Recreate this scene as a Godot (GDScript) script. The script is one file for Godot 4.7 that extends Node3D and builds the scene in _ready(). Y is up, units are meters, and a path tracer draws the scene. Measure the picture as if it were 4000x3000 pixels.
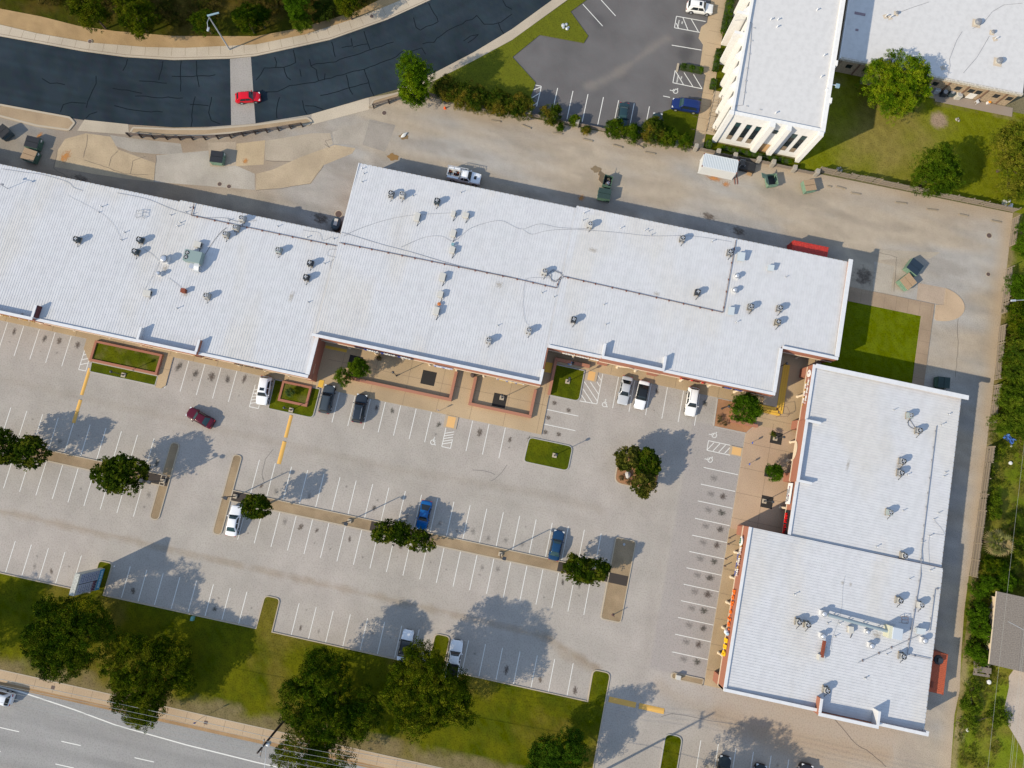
extends Node3D
# An aerial view, nearly straight down, of an L-shaped shopping centre and its car park. x runs along the long wing, z towards the main road, y up; metres.

const CAM_H := 110.0
const SUN_LEN := 1.65          # shadow length per metre of height
var rng := RandomNumberGenerator.new()
var taken := {}
var M := {}
var T := {}
var n_big := FastNoiseLite.new()
var n_mid := FastNoiseLite.new()
var n_fine := FastNoiseLite.new()
const ORD := ["first", "second", "third", "fourth", "fifth", "sixth", "seventh", "eighth", "ninth", "tenth", "eleventh", "twelfth", "thirteenth", "fourteenth", "fifteenth", "sixteenth"]

class Geo:
	var v := PackedVector3Array()
	var n := PackedVector3Array()
	var c := PackedColorArray()
	var uv := PackedVector2Array()
	var xf := Transform3D()
	var col := Color.WHITE
	var colored := false
	var mapped := false
	func put(a: Vector3, na: Vector3) -> void:
		v.append(xf * a); n.append((xf.basis * na).normalized())
		if colored: c.append(col)
	func tri(a: Vector3, b: Vector3, d: Vector3) -> void:      # counter-clockwise seen from outside
		var m := (b - a).cross(d - a).normalized()
		put(a, m); put(d, m); put(b, m)
	func quad(a: Vector3, b: Vector3, d: Vector3, e: Vector3) -> void:
		tri(a, b, d); tri(a, d, e)
	func box(x0: float, y0: float, z0: float, x1: float, y1: float, z1: float) -> void:
		var p := Vector3(x0, y0, z0); var q := Vector3(x1, y1, z1)
		quad(Vector3(p.x, q.y, q.z), Vector3(q.x, q.y, q.z), Vector3(q.x, q.y, p.z), Vector3(p.x, q.y, p.z))
		quad(Vector3(p.x, p.y, p.z), Vector3(q.x, p.y, p.z), Vector3(q.x, p.y, q.z), Vector3(p.x, p.y, q.z))
		quad(Vector3(p.x, p.y, q.z), Vector3(q.x, p.y, q.z), Vector3(q.x, q.y, q.z), Vector3(p.x, q.y, q.z))
		quad(Vector3(q.x, p.y, p.z), Vector3(p.x, p.y, p.z), Vector3(p.x, q.y, p.z), Vector3(q.x, q.y, p.z))
		quad(Vector3(q.x, p.y, q.z), Vector3(q.x, p.y, p.z), Vector3(q.x, q.y, p.z), Vector3(q.x, q.y, q.z))
		quad(Vector3(p.x, p.y, p.z), Vector3(p.x, p.y, q.z), Vector3(p.x, q.y, q.z), Vector3(p.x, q.y, p.z))
	func soft_box(x0: float, y0: float, z0: float, x1: float, y1: float, z1: float, b: float) -> void:   # its upright and top edges chamfered
		var r := [Vector2(x0 + b, z0), Vector2(x1 - b, z0), Vector2(x1, z0 + b), Vector2(x1, z1 - b), Vector2(x1 - b, z1), Vector2(x0 + b, z1), Vector2(x0, z1 - b), Vector2(x0, z0 + b)]
		var m := Vector2((x0 + x1) / 2, (z0 + z1) / 2)
		var top := []
		for p in r: top.append(Vector2(p.x - signf(p.x - m.x) * b * 0.7, p.y - signf(p.y - m.y) * b * 0.7))
		for i in 8:
			var j := (i + 1) % 8
			quad(Vector3(r[j].x, y0, r[j].y), Vector3(r[i].x, y0, r[i].y), Vector3(r[i].x, y1 - b, r[i].y), Vector3(r[j].x, y1 - b, r[j].y))
			quad(Vector3(r[j].x, y1 - b, r[j].y), Vector3(r[i].x, y1 - b, r[i].y), Vector3(top[i].x, y1, top[i].y), Vector3(top[j].x, y1, top[j].y))
			tri(Vector3(m.x, y1, m.y), Vector3(top[j].x, y1, top[j].y), Vector3(top[i].x, y1, top[i].y))
	func tube(p: Vector3, q: Vector3, r0: float, r1 := -1.0, k := 6, caps := true) -> void:
		if r1 < 0: r1 = r0
		var d := (q - p).normalized()
		var s := d.cross(Vector3.UP if absf(d.y) < 0.9 else Vector3.RIGHT).normalized()
		var t := s.cross(d)
		for i in k:
			var a0 := TAU * i / k; var a1 := TAU * (i + 1) / k
			var u0 := s * cos(a0) + t * sin(a0); var u1 := s * cos(a1) + t * sin(a1)
			put(p + u0 * r0, u0); put(p + u1 * r0, u1); put(q + u1 * r1, u1)
			put(p + u0 * r0, u0); put(q + u1 * r1, u1); put(q + u0 * r1, u0)
			if caps:
				put(q, d); put(q + u0 * r1, d); put(q + u1 * r1, d)
				put(p, -d); put(p + u1 * r0, -d); put(p + u0 * r0, -d)
	func path(pts: Array, r: float, k := 5) -> void:
		for i in pts.size() - 1: tube(pts[i], pts[i + 1], r, r, k)
	func lathe(at: Vector3, prof: Array, k := 12) -> void:      # prof: (radius, height) from the bottom up, smooth round the axis
		for j in prof.size() - 1:
			var e: Vector2 = prof[j + 1] - prof[j]
			var m := Vector2(e.y, -e.x).normalized()
			for i in k:
				var a0 := TAU * i / k; var a1 := TAU * (i + 1) / k
				var d0 := Vector3(cos(a0), 0, sin(a0)); var d1 := Vector3(cos(a1), 0, sin(a1))
				var n0 := d0 * m.x + Vector3.UP * m.y; var n1 := d1 * m.x + Vector3.UP * m.y
				var A: Vector3 = at + d0 * prof[j].x + Vector3.UP * prof[j].y; var B: Vector3 = at + d1 * prof[j].x + Vector3.UP * prof[j].y
				var C: Vector3 = at + d1 * prof[j + 1].x + Vector3.UP * prof[j + 1].y; var D: Vector3 = at + d0 * prof[j + 1].x + Vector3.UP * prof[j + 1].y
				if prof[j].x > 0.0005: put(A, n0); put(B, n1); put(C, n1)
				if prof[j + 1].x > 0.0005: put(A, n0); put(C, n1); put(D, n0)
	func loft(rows: Array, cap0 := false, cap1 := false) -> void:   # rows of points, smooth normals
		var R := rows.size(); var K: int = rows[0].size()
		var nn := []
		for i in R:
			var line := PackedVector3Array()
			for j in K:
				var a: Vector3 = rows[mini(i + 1, R - 1)][j] - rows[maxi(i - 1, 0)][j]
				var b: Vector3 = rows[i][mini(j + 1, K - 1)] - rows[i][maxi(j - 1, 0)]
				line.append(a.cross(b).normalized())
			nn.append(line)
		for i in R - 1:
			for j in K - 1:
				put(rows[i][j], nn[i][j]); put(rows[i][j + 1], nn[i][j + 1]); put(rows[i + 1][j + 1], nn[i + 1][j + 1])
				put(rows[i][j], nn[i][j]); put(rows[i + 1][j + 1], nn[i + 1][j + 1]); put(rows[i + 1][j], nn[i + 1][j])
		for e in [[cap0, 0], [cap1, R - 1]]:
			if e[0]:
				var m := Vector3.ZERO
				for q in rows[e[1]]: m += q / K
				for j in K - 1: tri(m, rows[e[1]][j], rows[e[1]][j + 1])
				tri(m, rows[e[1]][K - 1], rows[e[1]][0])
	func prism(poly: PackedVector2Array, y0: float, y1: float) -> void:
		if Geometry2D.is_polygon_clockwise(poly): poly.reverse()
		var ix := Geometry2D.triangulate_polygon(poly)
		for i in range(0, ix.size(), 3):
			up_tri(poly[ix[i]], poly[ix[i + 1]], poly[ix[i + 2]], y1)
		for i in poly.size():
			var a := poly[i]; var b := poly[(i + 1) % poly.size()]
			quad(Vector3(a.x, y1, a.y), Vector3(b.x, y1, b.y), Vector3(b.x, y0, b.y), Vector3(a.x, y0, a.y))
			# outward for a polygon that runs anticlockwise in (x, z)
	func up_tri(a: Vector2, b: Vector2, d: Vector2, y: float) -> void:
		if (b - a).cross(d - a) > 0: var s := b; b = d; d = s
		put(Vector3(a.x, y, a.y), Vector3.UP); put(Vector3(d.x, y, d.y), Vector3.UP); put(Vector3(b.x, y, b.y), Vector3.UP)
	func ribbon(pts: Array, w: float, y: float) -> void:        # a flat strip along a polyline in (x, z)
		for i in pts.size() - 1:
			var a: Vector2 = pts[i]; var b: Vector2 = pts[i + 1]
			var s := (b - a).normalized().orthogonal() * w / 2
			up_tri(a + s, b + s, b - s, y); up_tri(a + s, b - s, a - s, y)
	func mesh() -> ArrayMesh:
		var arr := []; arr.resize(Mesh.ARRAY_MAX)
		arr[Mesh.ARRAY_VERTEX] = v; arr[Mesh.ARRAY_NORMAL] = n
		if colored: arr[Mesh.ARRAY_COLOR] = c
		if mapped: arr[Mesh.ARRAY_TEX_UV] = uv
		var m := ArrayMesh.new()
		m.add_surface_from_arrays(Mesh.PRIMITIVE_TRIANGLES, arr)
		return m

func numbered(called: String) -> String:
	if not taken.has(called):
		taken[called] = 0
		return called
	taken[called] += 1
	return "%s_%03d" % [called, taken[called]]

func V(a: float, b: float) -> Vector2: return Vector2(a, b)

func obj(called: String, g, material: Material, parent: Node = self) -> MeshInstance3D:
	var o := MeshInstance3D.new()
	o.mesh = g.mesh() if g is Geo else g
	o.material_override = material
	o.name = numbered(called) if parent == self else called
	parent.add_child(o, true)
	return o

func tag(o: Node, label: String, category: String, group := "") -> Node:
	o.set_meta("label", label); o.set_meta("category", category)
	if group: o.set_meta("group", group)
	return o

func thing(called: String, label: String, category: String, at := Vector3.ZERO, turn := 0.0, group := "") -> Node3D:
	var o := Node3D.new()
	o.name = numbered(called); add_child(o)
	o.position = at; o.rotation.y = turn
	tag(o, label, category, group)
	return o

func struct(called: String, g, material: Material) -> MeshInstance3D:
	var o := obj(called, g, material)
	o.set_meta("kind", "structure")
	return o

func stuff(o: Node) -> Node:
	o.set_meta("kind", "stuff")
	return o

func copy(o: Node3D, at: Vector3, turn: float, label: String, group := "") -> Node3D:
	var r: Node3D = o.duplicate()
	r.name = numbered(str(o.name).split("_0")[0]); add_child(r)
	r.position = at; r.rotation.y = turn; r.set_meta("label", label)
	if group: r.set_meta("group", group)
	elif r.has_meta("group"): r.remove_meta("group")
	return r

# ---- textures and materials
func noise_image(size: int, freq: float, octaves: int, lo: float, hi: float, sd: int, kind := FastNoiseLite.TYPE_SIMPLEX_SMOOTH, power := 1.0) -> ImageTexture:
	var f := FastNoiseLite.new()
	f.noise_type = kind; f.frequency = freq; f.fractal_octaves = octaves; f.seed = sd; f.fractal_gain = 0.62
	var im := f.get_seamless_image(size, size)
	im.convert(Image.FORMAT_L8)
	var d := im.get_data()
	var lut := PackedByteArray(); lut.resize(256)
	for i in 256: lut[i] = int(clampf(pow(lerpf(lo, hi, pow(i / 255.0, power)), 1.0 / 2.2), 0, 1) * 255)
	for i in d.size(): d[i] = lut[d[i]]
	return ImageTexture.create_from_image(Image.create_from_data(size, size, false, Image.FORMAT_L8, d))

func mat(key: String, c: Color, rough := 0.85, metal := 0.0, tex := "", scale := 0.25) -> StandardMaterial3D:
	if M.has(key): return M[key]
	var m := StandardMaterial3D.new()
	m.resource_name = key
	m.albedo_color = c.linear_to_srgb(); m.roughness = rough; m.metallic = metal
	if tex:
		m.albedo_texture = T[tex]; m.uv1_triplanar = true; m.uv1_world_triplanar = true; m.uv1_scale = Vector3.ONE * scale
	M[key] = m
	return m

func ground(key: String, tex: String, scale: float, rough := 0.95) -> StandardMaterial3D:   # the colour comes with the vertices
	var m := mat(key, Color.WHITE, rough, 0.0, tex, scale)
	m.vertex_color_use_as_albedo = true; m.metallic_specular = 0.12
	return m

func paint(c: Color, rough := 0.28, metal := 0.0) -> StandardMaterial3D:
	var key := "paint_" + c.to_html()
	if M.has(key): return M[key]
	var m := mat(key, c, rough, metal)
	m.clearcoat_enabled = true; m.clearcoat = 0.35; m.clearcoat_roughness = 0.1; m.metallic_specular = 0.3
	return m

# ---- flat ground sheets on a grid, so that their colour can vary from place to place
func sheet(poly: PackedVector2Array, y: float, cell: float, tint: Callable) -> Geo:
	var g := Geo.new(); g.colored = true
	var lo := poly[0]; var hi := poly[0]
	for p in poly: lo = lo.min(p); hi = hi.max(p)
	var nx := int(ceil((hi.x - lo.x) / cell)); var nz := int(ceil((hi.y - lo.y) / cell))
	var inside := PackedByteArray(); inside.resize((nx + 1) * (nz + 1))
	var cols := PackedColorArray(); cols.resize((nx + 1) * (nz + 1))
	for j in nz + 1:
		for i in nx + 1:
			var p := lo + Vector2(i, j) * cell
			var k := j * (nx + 1) + i
			inside[k] = 1 if Geometry2D.is_point_in_polygon(p + Vector2(cell, cell) * 0.5, poly) else 0
			cols[k] = tint.call(p.x, p.y)
	var cut := {}
	for i in poly.size():
		var a := poly[i]; var b := poly[(i + 1) % poly.size()]
		var steps := int(ceil(a.distance_to(b) / (cell * 0.04))) + 1
		for s in steps + 1:
			var p := (a.lerp(b, float(s) / steps) - lo) / cell
			cut[Vector2i(int(floor(p.x)), int(floor(p.y)))] = true
	for j in nz:
		for i in nx:
			var k := j * (nx + 1) + i
			var p := lo + Vector2(i, j) * cell
			if cut.has(Vector2i(i, j)):
				var q := PackedVector2Array([p, p + Vector2(cell, 0), p + Vector2(cell, cell), p + Vector2(0, cell)])
				for piece in Geometry2D.intersect_polygons(poly, q):
					var ix := Geometry2D.triangulate_polygon(piece)
					g.col = cols[k]
					for t in range(0, ix.size(), 3): g.up_tri(piece[ix[t]], piece[ix[t + 1]], piece[ix[t + 2]], y)
			elif inside[k]:
				var A := Vector3(p.x, y, p.y); var B := Vector3(p.x + cell, y, p.y)
				var C := Vector3(p.x + cell, y, p.y + cell); var D := Vector3(p.x, y, p.y + cell)
				for e in [[A, k], [B, k + 1], [C, k + nx + 2], [A, k], [C, k + nx + 2], [D, k + nx + 1]]:
					g.v.append(e[0]); g.n.append(Vector3.UP); g.c.append(cols[e[1]])
	return g

func rect(x0: float, z0: float, x1: float, z1: float) -> PackedVector2Array:
	return PackedVector2Array([Vector2(x0, z0), Vector2(x1, z0), Vector2(x1, z1), Vector2(x0, z1)])

func rounded(pts: Array, radii: Array, seg := 5) -> PackedVector2Array:
	var out := PackedVector2Array()
	for i in pts.size():
		var p: Vector2 = pts[i]; var a: Vector2 = pts[(i + pts.size() - 1) % pts.size()]; var b: Vector2 = pts[(i + 1) % pts.size()]
		var r: float = radii[i % radii.size()]
		if r <= 0.01: out.append(p); continue
		var s := p + (a - p).normalized() * r; var e := p + (b - p).normalized() * r
		for k in seg + 1:
			var t := float(k) / seg
			out.append(s.lerp(p, t).lerp(p.lerp(e, t), t))
	return out

func inset(poly: PackedVector2Array, w: float) -> PackedVector2Array:      # per-corner mitre, towards the inside
	var out := PackedVector2Array(); var N := poly.size()
	var side := 1.0 if not Geometry2D.is_polygon_clockwise(poly) else -1.0
	for i in N:
		var d0 := (poly[i] - poly[(i + N - 1) % N]).normalized(); var d1 := (poly[(i + 1) % N] - poly[i]).normalized()
		var n0 := Vector2(-d0.y, d0.x) * side; var n1 := Vector2(-d1.y, d1.x) * side
		var m := (n0 + n1).normalized()
		out.append(poly[i] + m * w / maxf(0.35, m.dot(n0)))
	return out

func kerb_ring(poly: PackedVector2Array, w: float, y0: float, y1: float, open := false) -> Geo:
	var g := Geo.new(); var q := inset(poly, w); var N := poly.size()
	for i in (N - 1 if open else N):
		var j := (i + 1) % N
		var a := poly[i]; var b := poly[j]; var c := q[j]; var d := q[i]
		var ch := 0.03
		var ma := a.lerp(d, ch / w); var mb := b.lerp(c, ch / w)
		for f in [[Vector3(ma.x, y1, ma.y), Vector3(mb.x, y1, mb.y), Vector3(c.x, y1, c.y), Vector3(d.x, y1, d.y), Vector3.UP], [Vector3(a.x, y0, a.y), Vector3(b.x, y0, b.y), Vector3(mb.x, y1, mb.y), Vector3(ma.x, y1, ma.y), Vector3.ZERO], [Vector3(d.x, y1, d.y), Vector3(c.x, y1, c.y), Vector3(c.x, y0, c.y), Vector3(d.x, y0, d.y), Vector3.ZERO]]:
			var nn: Vector3 = (f[1] - f[0]).cross(f[2] - f[0]).normalized()
			if f[4] == Vector3.UP and nn.y < 0: g.quad(f[0], f[3], f[2], f[1])
			elif f[4] == Vector3.ZERO and Vector2(nn.x, nn.z).dot((a + b) / 2 - (c + d) / 2) * (1 if f[0].y == y0 else -1) < 0: g.quad(f[0], f[3], f[2], f[1])
			else: g.quad(f[0], f[1], f[2], f[3])
	return g

func nz(n: FastNoiseLite, x: float, z: float) -> float: return n.get_noise_2d(x, z)

func near_path(p: Vector2, pts: Array) -> float:
	var best := 1e9
	for i in pts.size() - 1:
		best = minf(best, p.distance_squared_to(Geometry2D.get_closest_point_to_segment(p, pts[i], pts[i + 1])))
	return sqrt(best)

func _ready() -> void:
	rng.seed = 7
	var cam := Camera3D.new(); cam.name = "camera"; add_child(cam)
	cam.transform = Transform3D(Basis(Vector3(0.97812, 0.01173, -0.20769), Vector3(-0.20726, 0.14031, -0.96817), Vector3(0.01778, 0.99004, 0.13967)).orthonormalized(), Vector3(0, CAM_H, 0))
	cam.fov = 59.3; cam.near = 1.0; cam.far = 1500.0; cam.current = true
	var env := Environment.new()
	env.background_mode = Environment.BG_SKY
	var sky := ProceduralSkyMaterial.new()
	sky.sky_top_color = Color(0.55, 0.64, 0.77); sky.sky_horizon_color = Color(0.84, 0.87, 0.90); sky.sky_curve = 0.22
	sky.ground_bottom_color = Color(0.33, 0.31, 0.28); sky.ground_horizon_color = Color(0.60, 0.60, 0.58)
	sky.sky_energy_multiplier = 1.1
	env.sky = Sky.new(); env.sky.sky_material = sky
	env.tonemap_mode = Environment.TONE_MAPPER_LINEAR
	env.tonemap_exposure = 1.1
	env.sdfgi_enabled = true; env.ssao_enabled = true; env.ssil_enabled = true
	var we := WorldEnvironment.new(); we.name = "environment"; we.environment = env; add_child(we)
	var sun := DirectionalLight3D.new(); sun.name = "sun"; add_child(sun)
	var d := Vector3(0.7912, 0, -0.6115) * SUN_LEN + Vector3.DOWN
	sun.look_at_from_position(Vector3.ZERO, d, Vector3.UP)
	sun.light_energy = 1.6; sun.light_color = Color(1.0, 0.94, 0.84); sun.light_angular_distance = 0.7; sun.shadow_enabled = true
	n_big.seed = 3; n_big.frequency = 0.035; n_big.fractal_octaves = 4
	n_mid.seed = 9; n_mid.frequency = 0.16; n_mid.fractal_octaves = 4
	n_fine.seed = 21; n_fine.frequency = 0.7; n_fine.fractal_octaves = 3
	make_textures()
	make_ground()
	make_walks()
	make_paint()
	make_mall()
	make_far_buildings()
	make_fences()
	make_roof_units()
	make_vehicles()
	make_yard_things()
	make_street_things()
	make_plants()

func make_textures() -> void:
	T.grain = noise_image(512, 0.055, 5, 0.74, 1.22, 11)
	T.grit = noise_image(512, 0.09, 4, 0.62, 1.3, 12)
	T.turf = noise_image(512, 0.06, 5, 0.42, 1.55, 13)
	T.brick = noise_image(256, 0.12, 3, 0.7, 1.25, 14)
	T.rust = noise_image(256, 0.03, 5, 0.45, 1.2, 15)
	T.soft = noise_image(512, 0.012, 4, 0.9, 1.05, 16)
	mat("brick", Color(0.33, 0.135, 0.085), 0.9, 0, "brick", 0.8)
	mat("white_metal", Color(0.61, 0.62, 0.63), 0.45, 0, "soft", 0.15)
	mat("seam_metal", Color(0.485, 0.495, 0.51), 0.5)
	mat("cream", Color(0.62, 0.52, 0.38), 0.8, 0, "soft", 0.5)
	mat("walk", Color(0.40, 0.32, 0.225), 0.95, 0, "grain", 0.3)
	mat("kerb", Color(0.40, 0.34, 0.255), 0.95, 0, "grain", 0.4)
	mat("kerb_grey", Color(0.36, 0.345, 0.32), 0.95, 0, "grain", 0.4)
	mat("white_paint", Color(0.66, 0.66, 0.62), 0.9, 0, "grain", 0.5)
	mat("yellow_paint", Color(0.62, 0.36, 0.085), 0.85, 0, "grain", 0.5)
	mat("step_yellow", Color(0.66, 0.40, 0.05), 0.8, 0, "grain", 0.6)
	mat("dark_metal", Color(0.025, 0.03, 0.038), 0.45)
	mat("black", Color(0.012, 0.013, 0.015), 0.6)
	mat("rubber", Color(0.018, 0.018, 0.02), 0.8)
	mat("silver", Color(0.55, 0.57, 0.6), 0.35, 0.6)
	mat("grey_metal", Color(0.36, 0.37, 0.38), 0.5)
	mat("pale_metal", Color(0.48, 0.47, 0.43), 0.5)
	mat("tan_metal", Color(0.44, 0.40, 0.31), 0.55, 0, "rust", 0.6)
	mat("dark_teal", Color(0.035, 0.06, 0.072), 0.5)
	mat("sage_metal", Color(0.20, 0.27, 0.26), 0.5)
	mat("rust", Color(0.24, 0.055, 0.025), 0.85, 0, "rust", 0.7)
	mat("pipe_brown", Color(0.12, 0.07, 0.06), 0.8)
	mat("pipe_grey", Color(0.22, 0.23, 0.26), 0.6)
	mat("glass", Color(0.015, 0.022, 0.026), 0.06)
	mat("tint_glass", Color(0.02, 0.05, 0.055), 0.05)
	mat("lamp_red", Color(0.35, 0.015, 0.012), 0.2)
	mat("lamp_clear", Color(0.6, 0.62, 0.62), 0.12)
	mat("bin_green", Color(0.07, 0.14, 0.10), 0.6, 0, "rust", 0.5)
	mat("bin_sage", Color(0.17, 0.28, 0.20), 0.6, 0, "rust", 0.4)
	mat("lid_black", Color(0.015, 0.018, 0.024), 0.7)
	mat("lid_tan", Color(0.36, 0.25, 0.15), 0.85)
	mat("card", Color(0.44, 0.27, 0.13), 0.9)
	mat("old_wood", Color(0.24, 0.20, 0.165), 0.95, 0, "rust", 0.8)
	mat("dark_wood", Color(0.045, 0.03, 0.026), 0.9, 0, "rust", 0.8)
	mat("timber", Color(0.30, 0.25, 0.18), 0.95, 0, "rust", 0.9)
	mat("stone", Color(0.36, 0.33, 0.28), 0.95, 0, "rust", 0.9)
	mat("bark", Color(0.07, 0.05, 0.035), 0.95)
	mat("stucco", Color(0.70, 0.695, 0.67), 0.85, 0, "soft", 0.2)
	mat("membrane", Color(0.555, 0.55, 0.54), 0.8, 0, "soft", 0.12)
	mat("deck_brown", Color(0.20, 0.13, 0.10), 0.9)  # plain dark brown of the roof deck
	mat("mulch", Color(0.022, 0.02, 0.018), 0.95, 0, "grit", 0.7)
	mat("galv", Color(0.42, 0.45, 0.48), 0.5, 0.3)
	mat("iron", Color(0.09, 0.06, 0.05), 0.8)

# ---- ground
func tone(c: Color, k: float) -> Color: return Color(c.r * k, c.g * k, c.b * k)

var lot_streaks := [
	[[V(-110, 0.6), V(-70, 1.4), V(-20, 2.0), V(6, 1.0), V(16, 1.4)], 1.3, 0.17, Color(0.60, 0.57, 0.52)],
	[[V(-110, 21.3), V(-60, 21.6), V(-20, 21.9), V(4, 22.2), V(12, 22.6), V(17, 24.2), V(20.5, 25.4)], 0.75, 0.26, Color(0.60, 0.53, 0.44)],
	[[V(12, 22.6), V(15, 24.6), V(20, 25.6)], 1.3, 0.2, Color(0.62, 0.54, 0.44)],
	[[V(-110, -0.9), V(-72, -0.2), V(-40, -0.6)], 1.5, 0.08, Color(0.6, 0.58, 0.55)],
	[[V(26.5, -12), V(27, 4), V(27.2, 28)], 1.8, 0.10, Color(0.62, 0.61, 0.6)],
	[[V(40, 28), V(56, 29.5), V(66, 29)], 2.8, 0.22, Color(0.72, 0.6, 0.46)],
	[[V(30, 26), V(44, 30), V(70, 34)], 2.0, 0.16, Color(0.66, 0.57, 0.46)],
	[[V(-110, 2.6), V(-20, 3.6), V(14, 3.4)], 0.9, 0.07, Color(0.6, 0.58, 0.55)],
]

func lot_tint(x: float, z: float) -> Color:
	var c := Color(0.350, 0.322, 0.286)
	c = c.lerp(Color(0.375, 0.34, 0.305), clampf(nz(n_big, x, z) * 1.4 + 0.3, 0, 1))
	c = tone(c, 1.0 + nz(n_mid, x, z) * 0.12 + nz(n_fine, x, z) * 0.05)
	if x > 30 and z > 24: c = c.lerp(Color(0.38, 0.325, 0.262), clampf((x - 34) / 16, 0, 1))
	if x > 28 and x < 38 and z < 24 and z > -16: c = c.lerp(Color(0.30, 0.275, 0.265), 0.5)
	var p := V(x, z)
	for s in lot_streaks:
		var q := near_path(p, s[0]) + nz(n_mid, x * 2, z * 2) * 0.5
		if q < s[1]: c = c.lerp(Color(c.r * s[3].r * 1.25, c.g * s[3].g * 1.25, c.b * s[3].b * 1.25), s[2] * 2.2 * smoothstep(s[1], 0.0, q))
	return c

func alley_tint(x: float, z: float) -> Color:
	var c := Color(0.375, 0.318, 0.245)
	var g := Color(0.345, 0.325, 0.295)
	c = c.lerp(g, clampf(0.5 + nz(n_big, x * 0.8, z * 2.2) * 1.9, 0, 1))
	c = tone(c, 1.0 + nz(n_mid, x * 0.5, z * 2.0) * 0.2 + nz(n_fine, x, z) * 0.09)
	c = c.lerp(Color(0.22, 0.19, 0.155), clampf(nz(n_mid, x * 0.28 + 40, z * 0.9) * 2.0 - 0.35, 0, 0.28))
	# old oil and damp behind the shops, mostly their cast shadow painted into the colour
	var damp_shade := clampf((z + 52.5) / 5.5, 0, 1) if x > -34 and x < 49 else (clampf((z + 40.0) / 5.5, 0, 1) if x <= -34 else 0.0)
	if x > 66 and z > -28: damp_shade = clampf((74.2 - x) / 4.5, 0, 1)
	damp_shade *= clampf(0.55 + nz(n_mid, x * 0.9, z * 0.9) * 1.3, 0, 1)
	c = c.lerp(Color(0.15, 0.135, 0.12), damp_shade * 0.55)
	if z > 20: c = c.lerp(tone(Color(0.38, 0.325, 0.262), 1.0 + nz(n_mid, x, z) * 0.12 + nz(n_fine, x, z) * 0.05), clampf((z - 20) / 4, 0, 1) * clampf((74 - x) / 5, 0, 1))
	if x > 73.6: c = c.lerp(Color(0.42, 0.33, 0.23), clampf((x - 73.6) / 2.0, 0, 1) * 0.7)
	if z < -58: c = c.lerp(Color(0.40, 0.31, 0.21), clampf((-58 - z) / 4.0, 0, 1) * 0.6)
	if x < -34: c = c.lerp(Color(0.33, 0.245, 0.165), clampf(0.4 + nz(n_big, x + 40, z) * 1.5, 0, 1) * 0.75 * clampf((-34 - x) / 30, 0, 1))
	if x < -34: c = tone(c, lerpf(1.0, 0.80, clampf((-34 - x) / 40, 0, 1)))
	return c

var road_mid := [V(-190, -51.5), V(-103, -51), V(-92, -51.1), V(-80, -52), V(-68, -54.2), V(-58, -57.2), V(-48, -61), V(-38, -66.8), V(-28, -74.4), V(-15, -86.5), V(8, -119)]

func road_tint(x: float, z: float) -> Color:
	var c := tone(Color(0.026, 0.037, 0.047), 1.0 + nz(n_mid, x, z) * 0.3 + nz(n_big, x, z) * 0.3)
	var q := near_path(V(x, z), road_mid)
	for k in [1.6, 3.4, 5.0]: c = tone(c, 1.0 + 0.14 * exp(-pow((q - k) / 0.45, 2)))
	return c

func street_tint(x: float, z: float) -> Color:
	var c := Color(0.285, 0.28, 0.27)
	c = tone(c, 1.0 + nz(n_mid, x * 0.3, z * 2) * 0.14 + nz(n_fine, x, z) * 0.05)
	for k in [50.8, 54.1, 57.3]: c = tone(c, 1.0 - 0.10 * exp(-pow((z - k) / 0.55, 2)))
	return c.lerp(Color(0.30, 0.235, 0.17), clampf((z - 57) / 3, 0, 1) * 0.4)

func north_lot_tint(x: float, z: float) -> Color:
	var c := tone(Color(0.135, 0.13, 0.13), 1.0 + nz(n_mid, x, z) * 0.16 + nz(n_big, x, z) * 0.15)
	var q := near_path(V(x, z), [V(12, -82), V(4, -73), V(0, -70)])
	c = c.lerp(Color(0.24, 0.215, 0.19), 0.55 * smoothstep(1.3, 0.0, q + nz(n_mid, x, z)))
	for s in [V(16, -79.6), V(16, -83.2), V(-1, -83), V(10, -66.5)]: c = c.lerp(Color(0.06, 0.06, 0.065), 0.5 * smoothstep(1.8, 0.0, V(x, z).distance_to(s) + nz(n_mid, x, z)))
	return c

func grass_tint(x: float, z: float) -> Color:
	var c := Color(0.100, 0.104, 0.006)
	c = c.lerp(Color(0.062, 0.076, 0.004), clampf(0.5 + nz(n_mid, x, z) * 1.5, 0, 1))
	c = c.lerp(Color(0.145, 0.115, 0.022), clampf(nz(n_big, x * 1.7, z * 1.7) * 2.2 - 0.15, 0, 0.7))
	if z > 41.5: c = c.lerp(Color(0.20, 0.155, 0.085), clampf((z - 41.5) / 2.5 + nz(n_mid, x, z), 0, 0.75))
	return tone(c, 1.0 + nz(n_fine, x, z) * 0.3)

func green_tint(x: float, z: float) -> Color:
	var c := Color(0.088, 0.100, 0.007).lerp(Color(0.060, 0.078, 0.005), clampf(0.5 + nz(n_mid, x, z) * 1.5, 0, 1))
	return tone(c, 1.0 + nz(n_fine, x, z) * 0.3)

func court_tint(x: float, z: float) -> Color:
	var c := Color(0.135, 0.15, 0.008)
	var dry := clampf(1.25 - V(x, z).distance_to(V(53, -71.5)) / 10.0 + nz(n_mid, x, z) * 0.5, 0, 1)
	c = c.lerp(Color(0.215, 0.175, 0.05), dry * 0.85)
	c = c.lerp(Color(0.30, 0.22, 0.15), smoothstep(1.9, 1.1, V(x, z).distance_to(V(61.6, -77.0)) + nz(n_fine, x, z) * 0.4))
	if z < -79.5: c = c.lerp(Color(0.22, 0.16, 0.09), 0.5 * clampf(0.3 + nz(n_mid, x, z) * 2, 0, 1))
	return tone(c, 1.0 + nz(n_fine, x, z) * 0.28)

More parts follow.
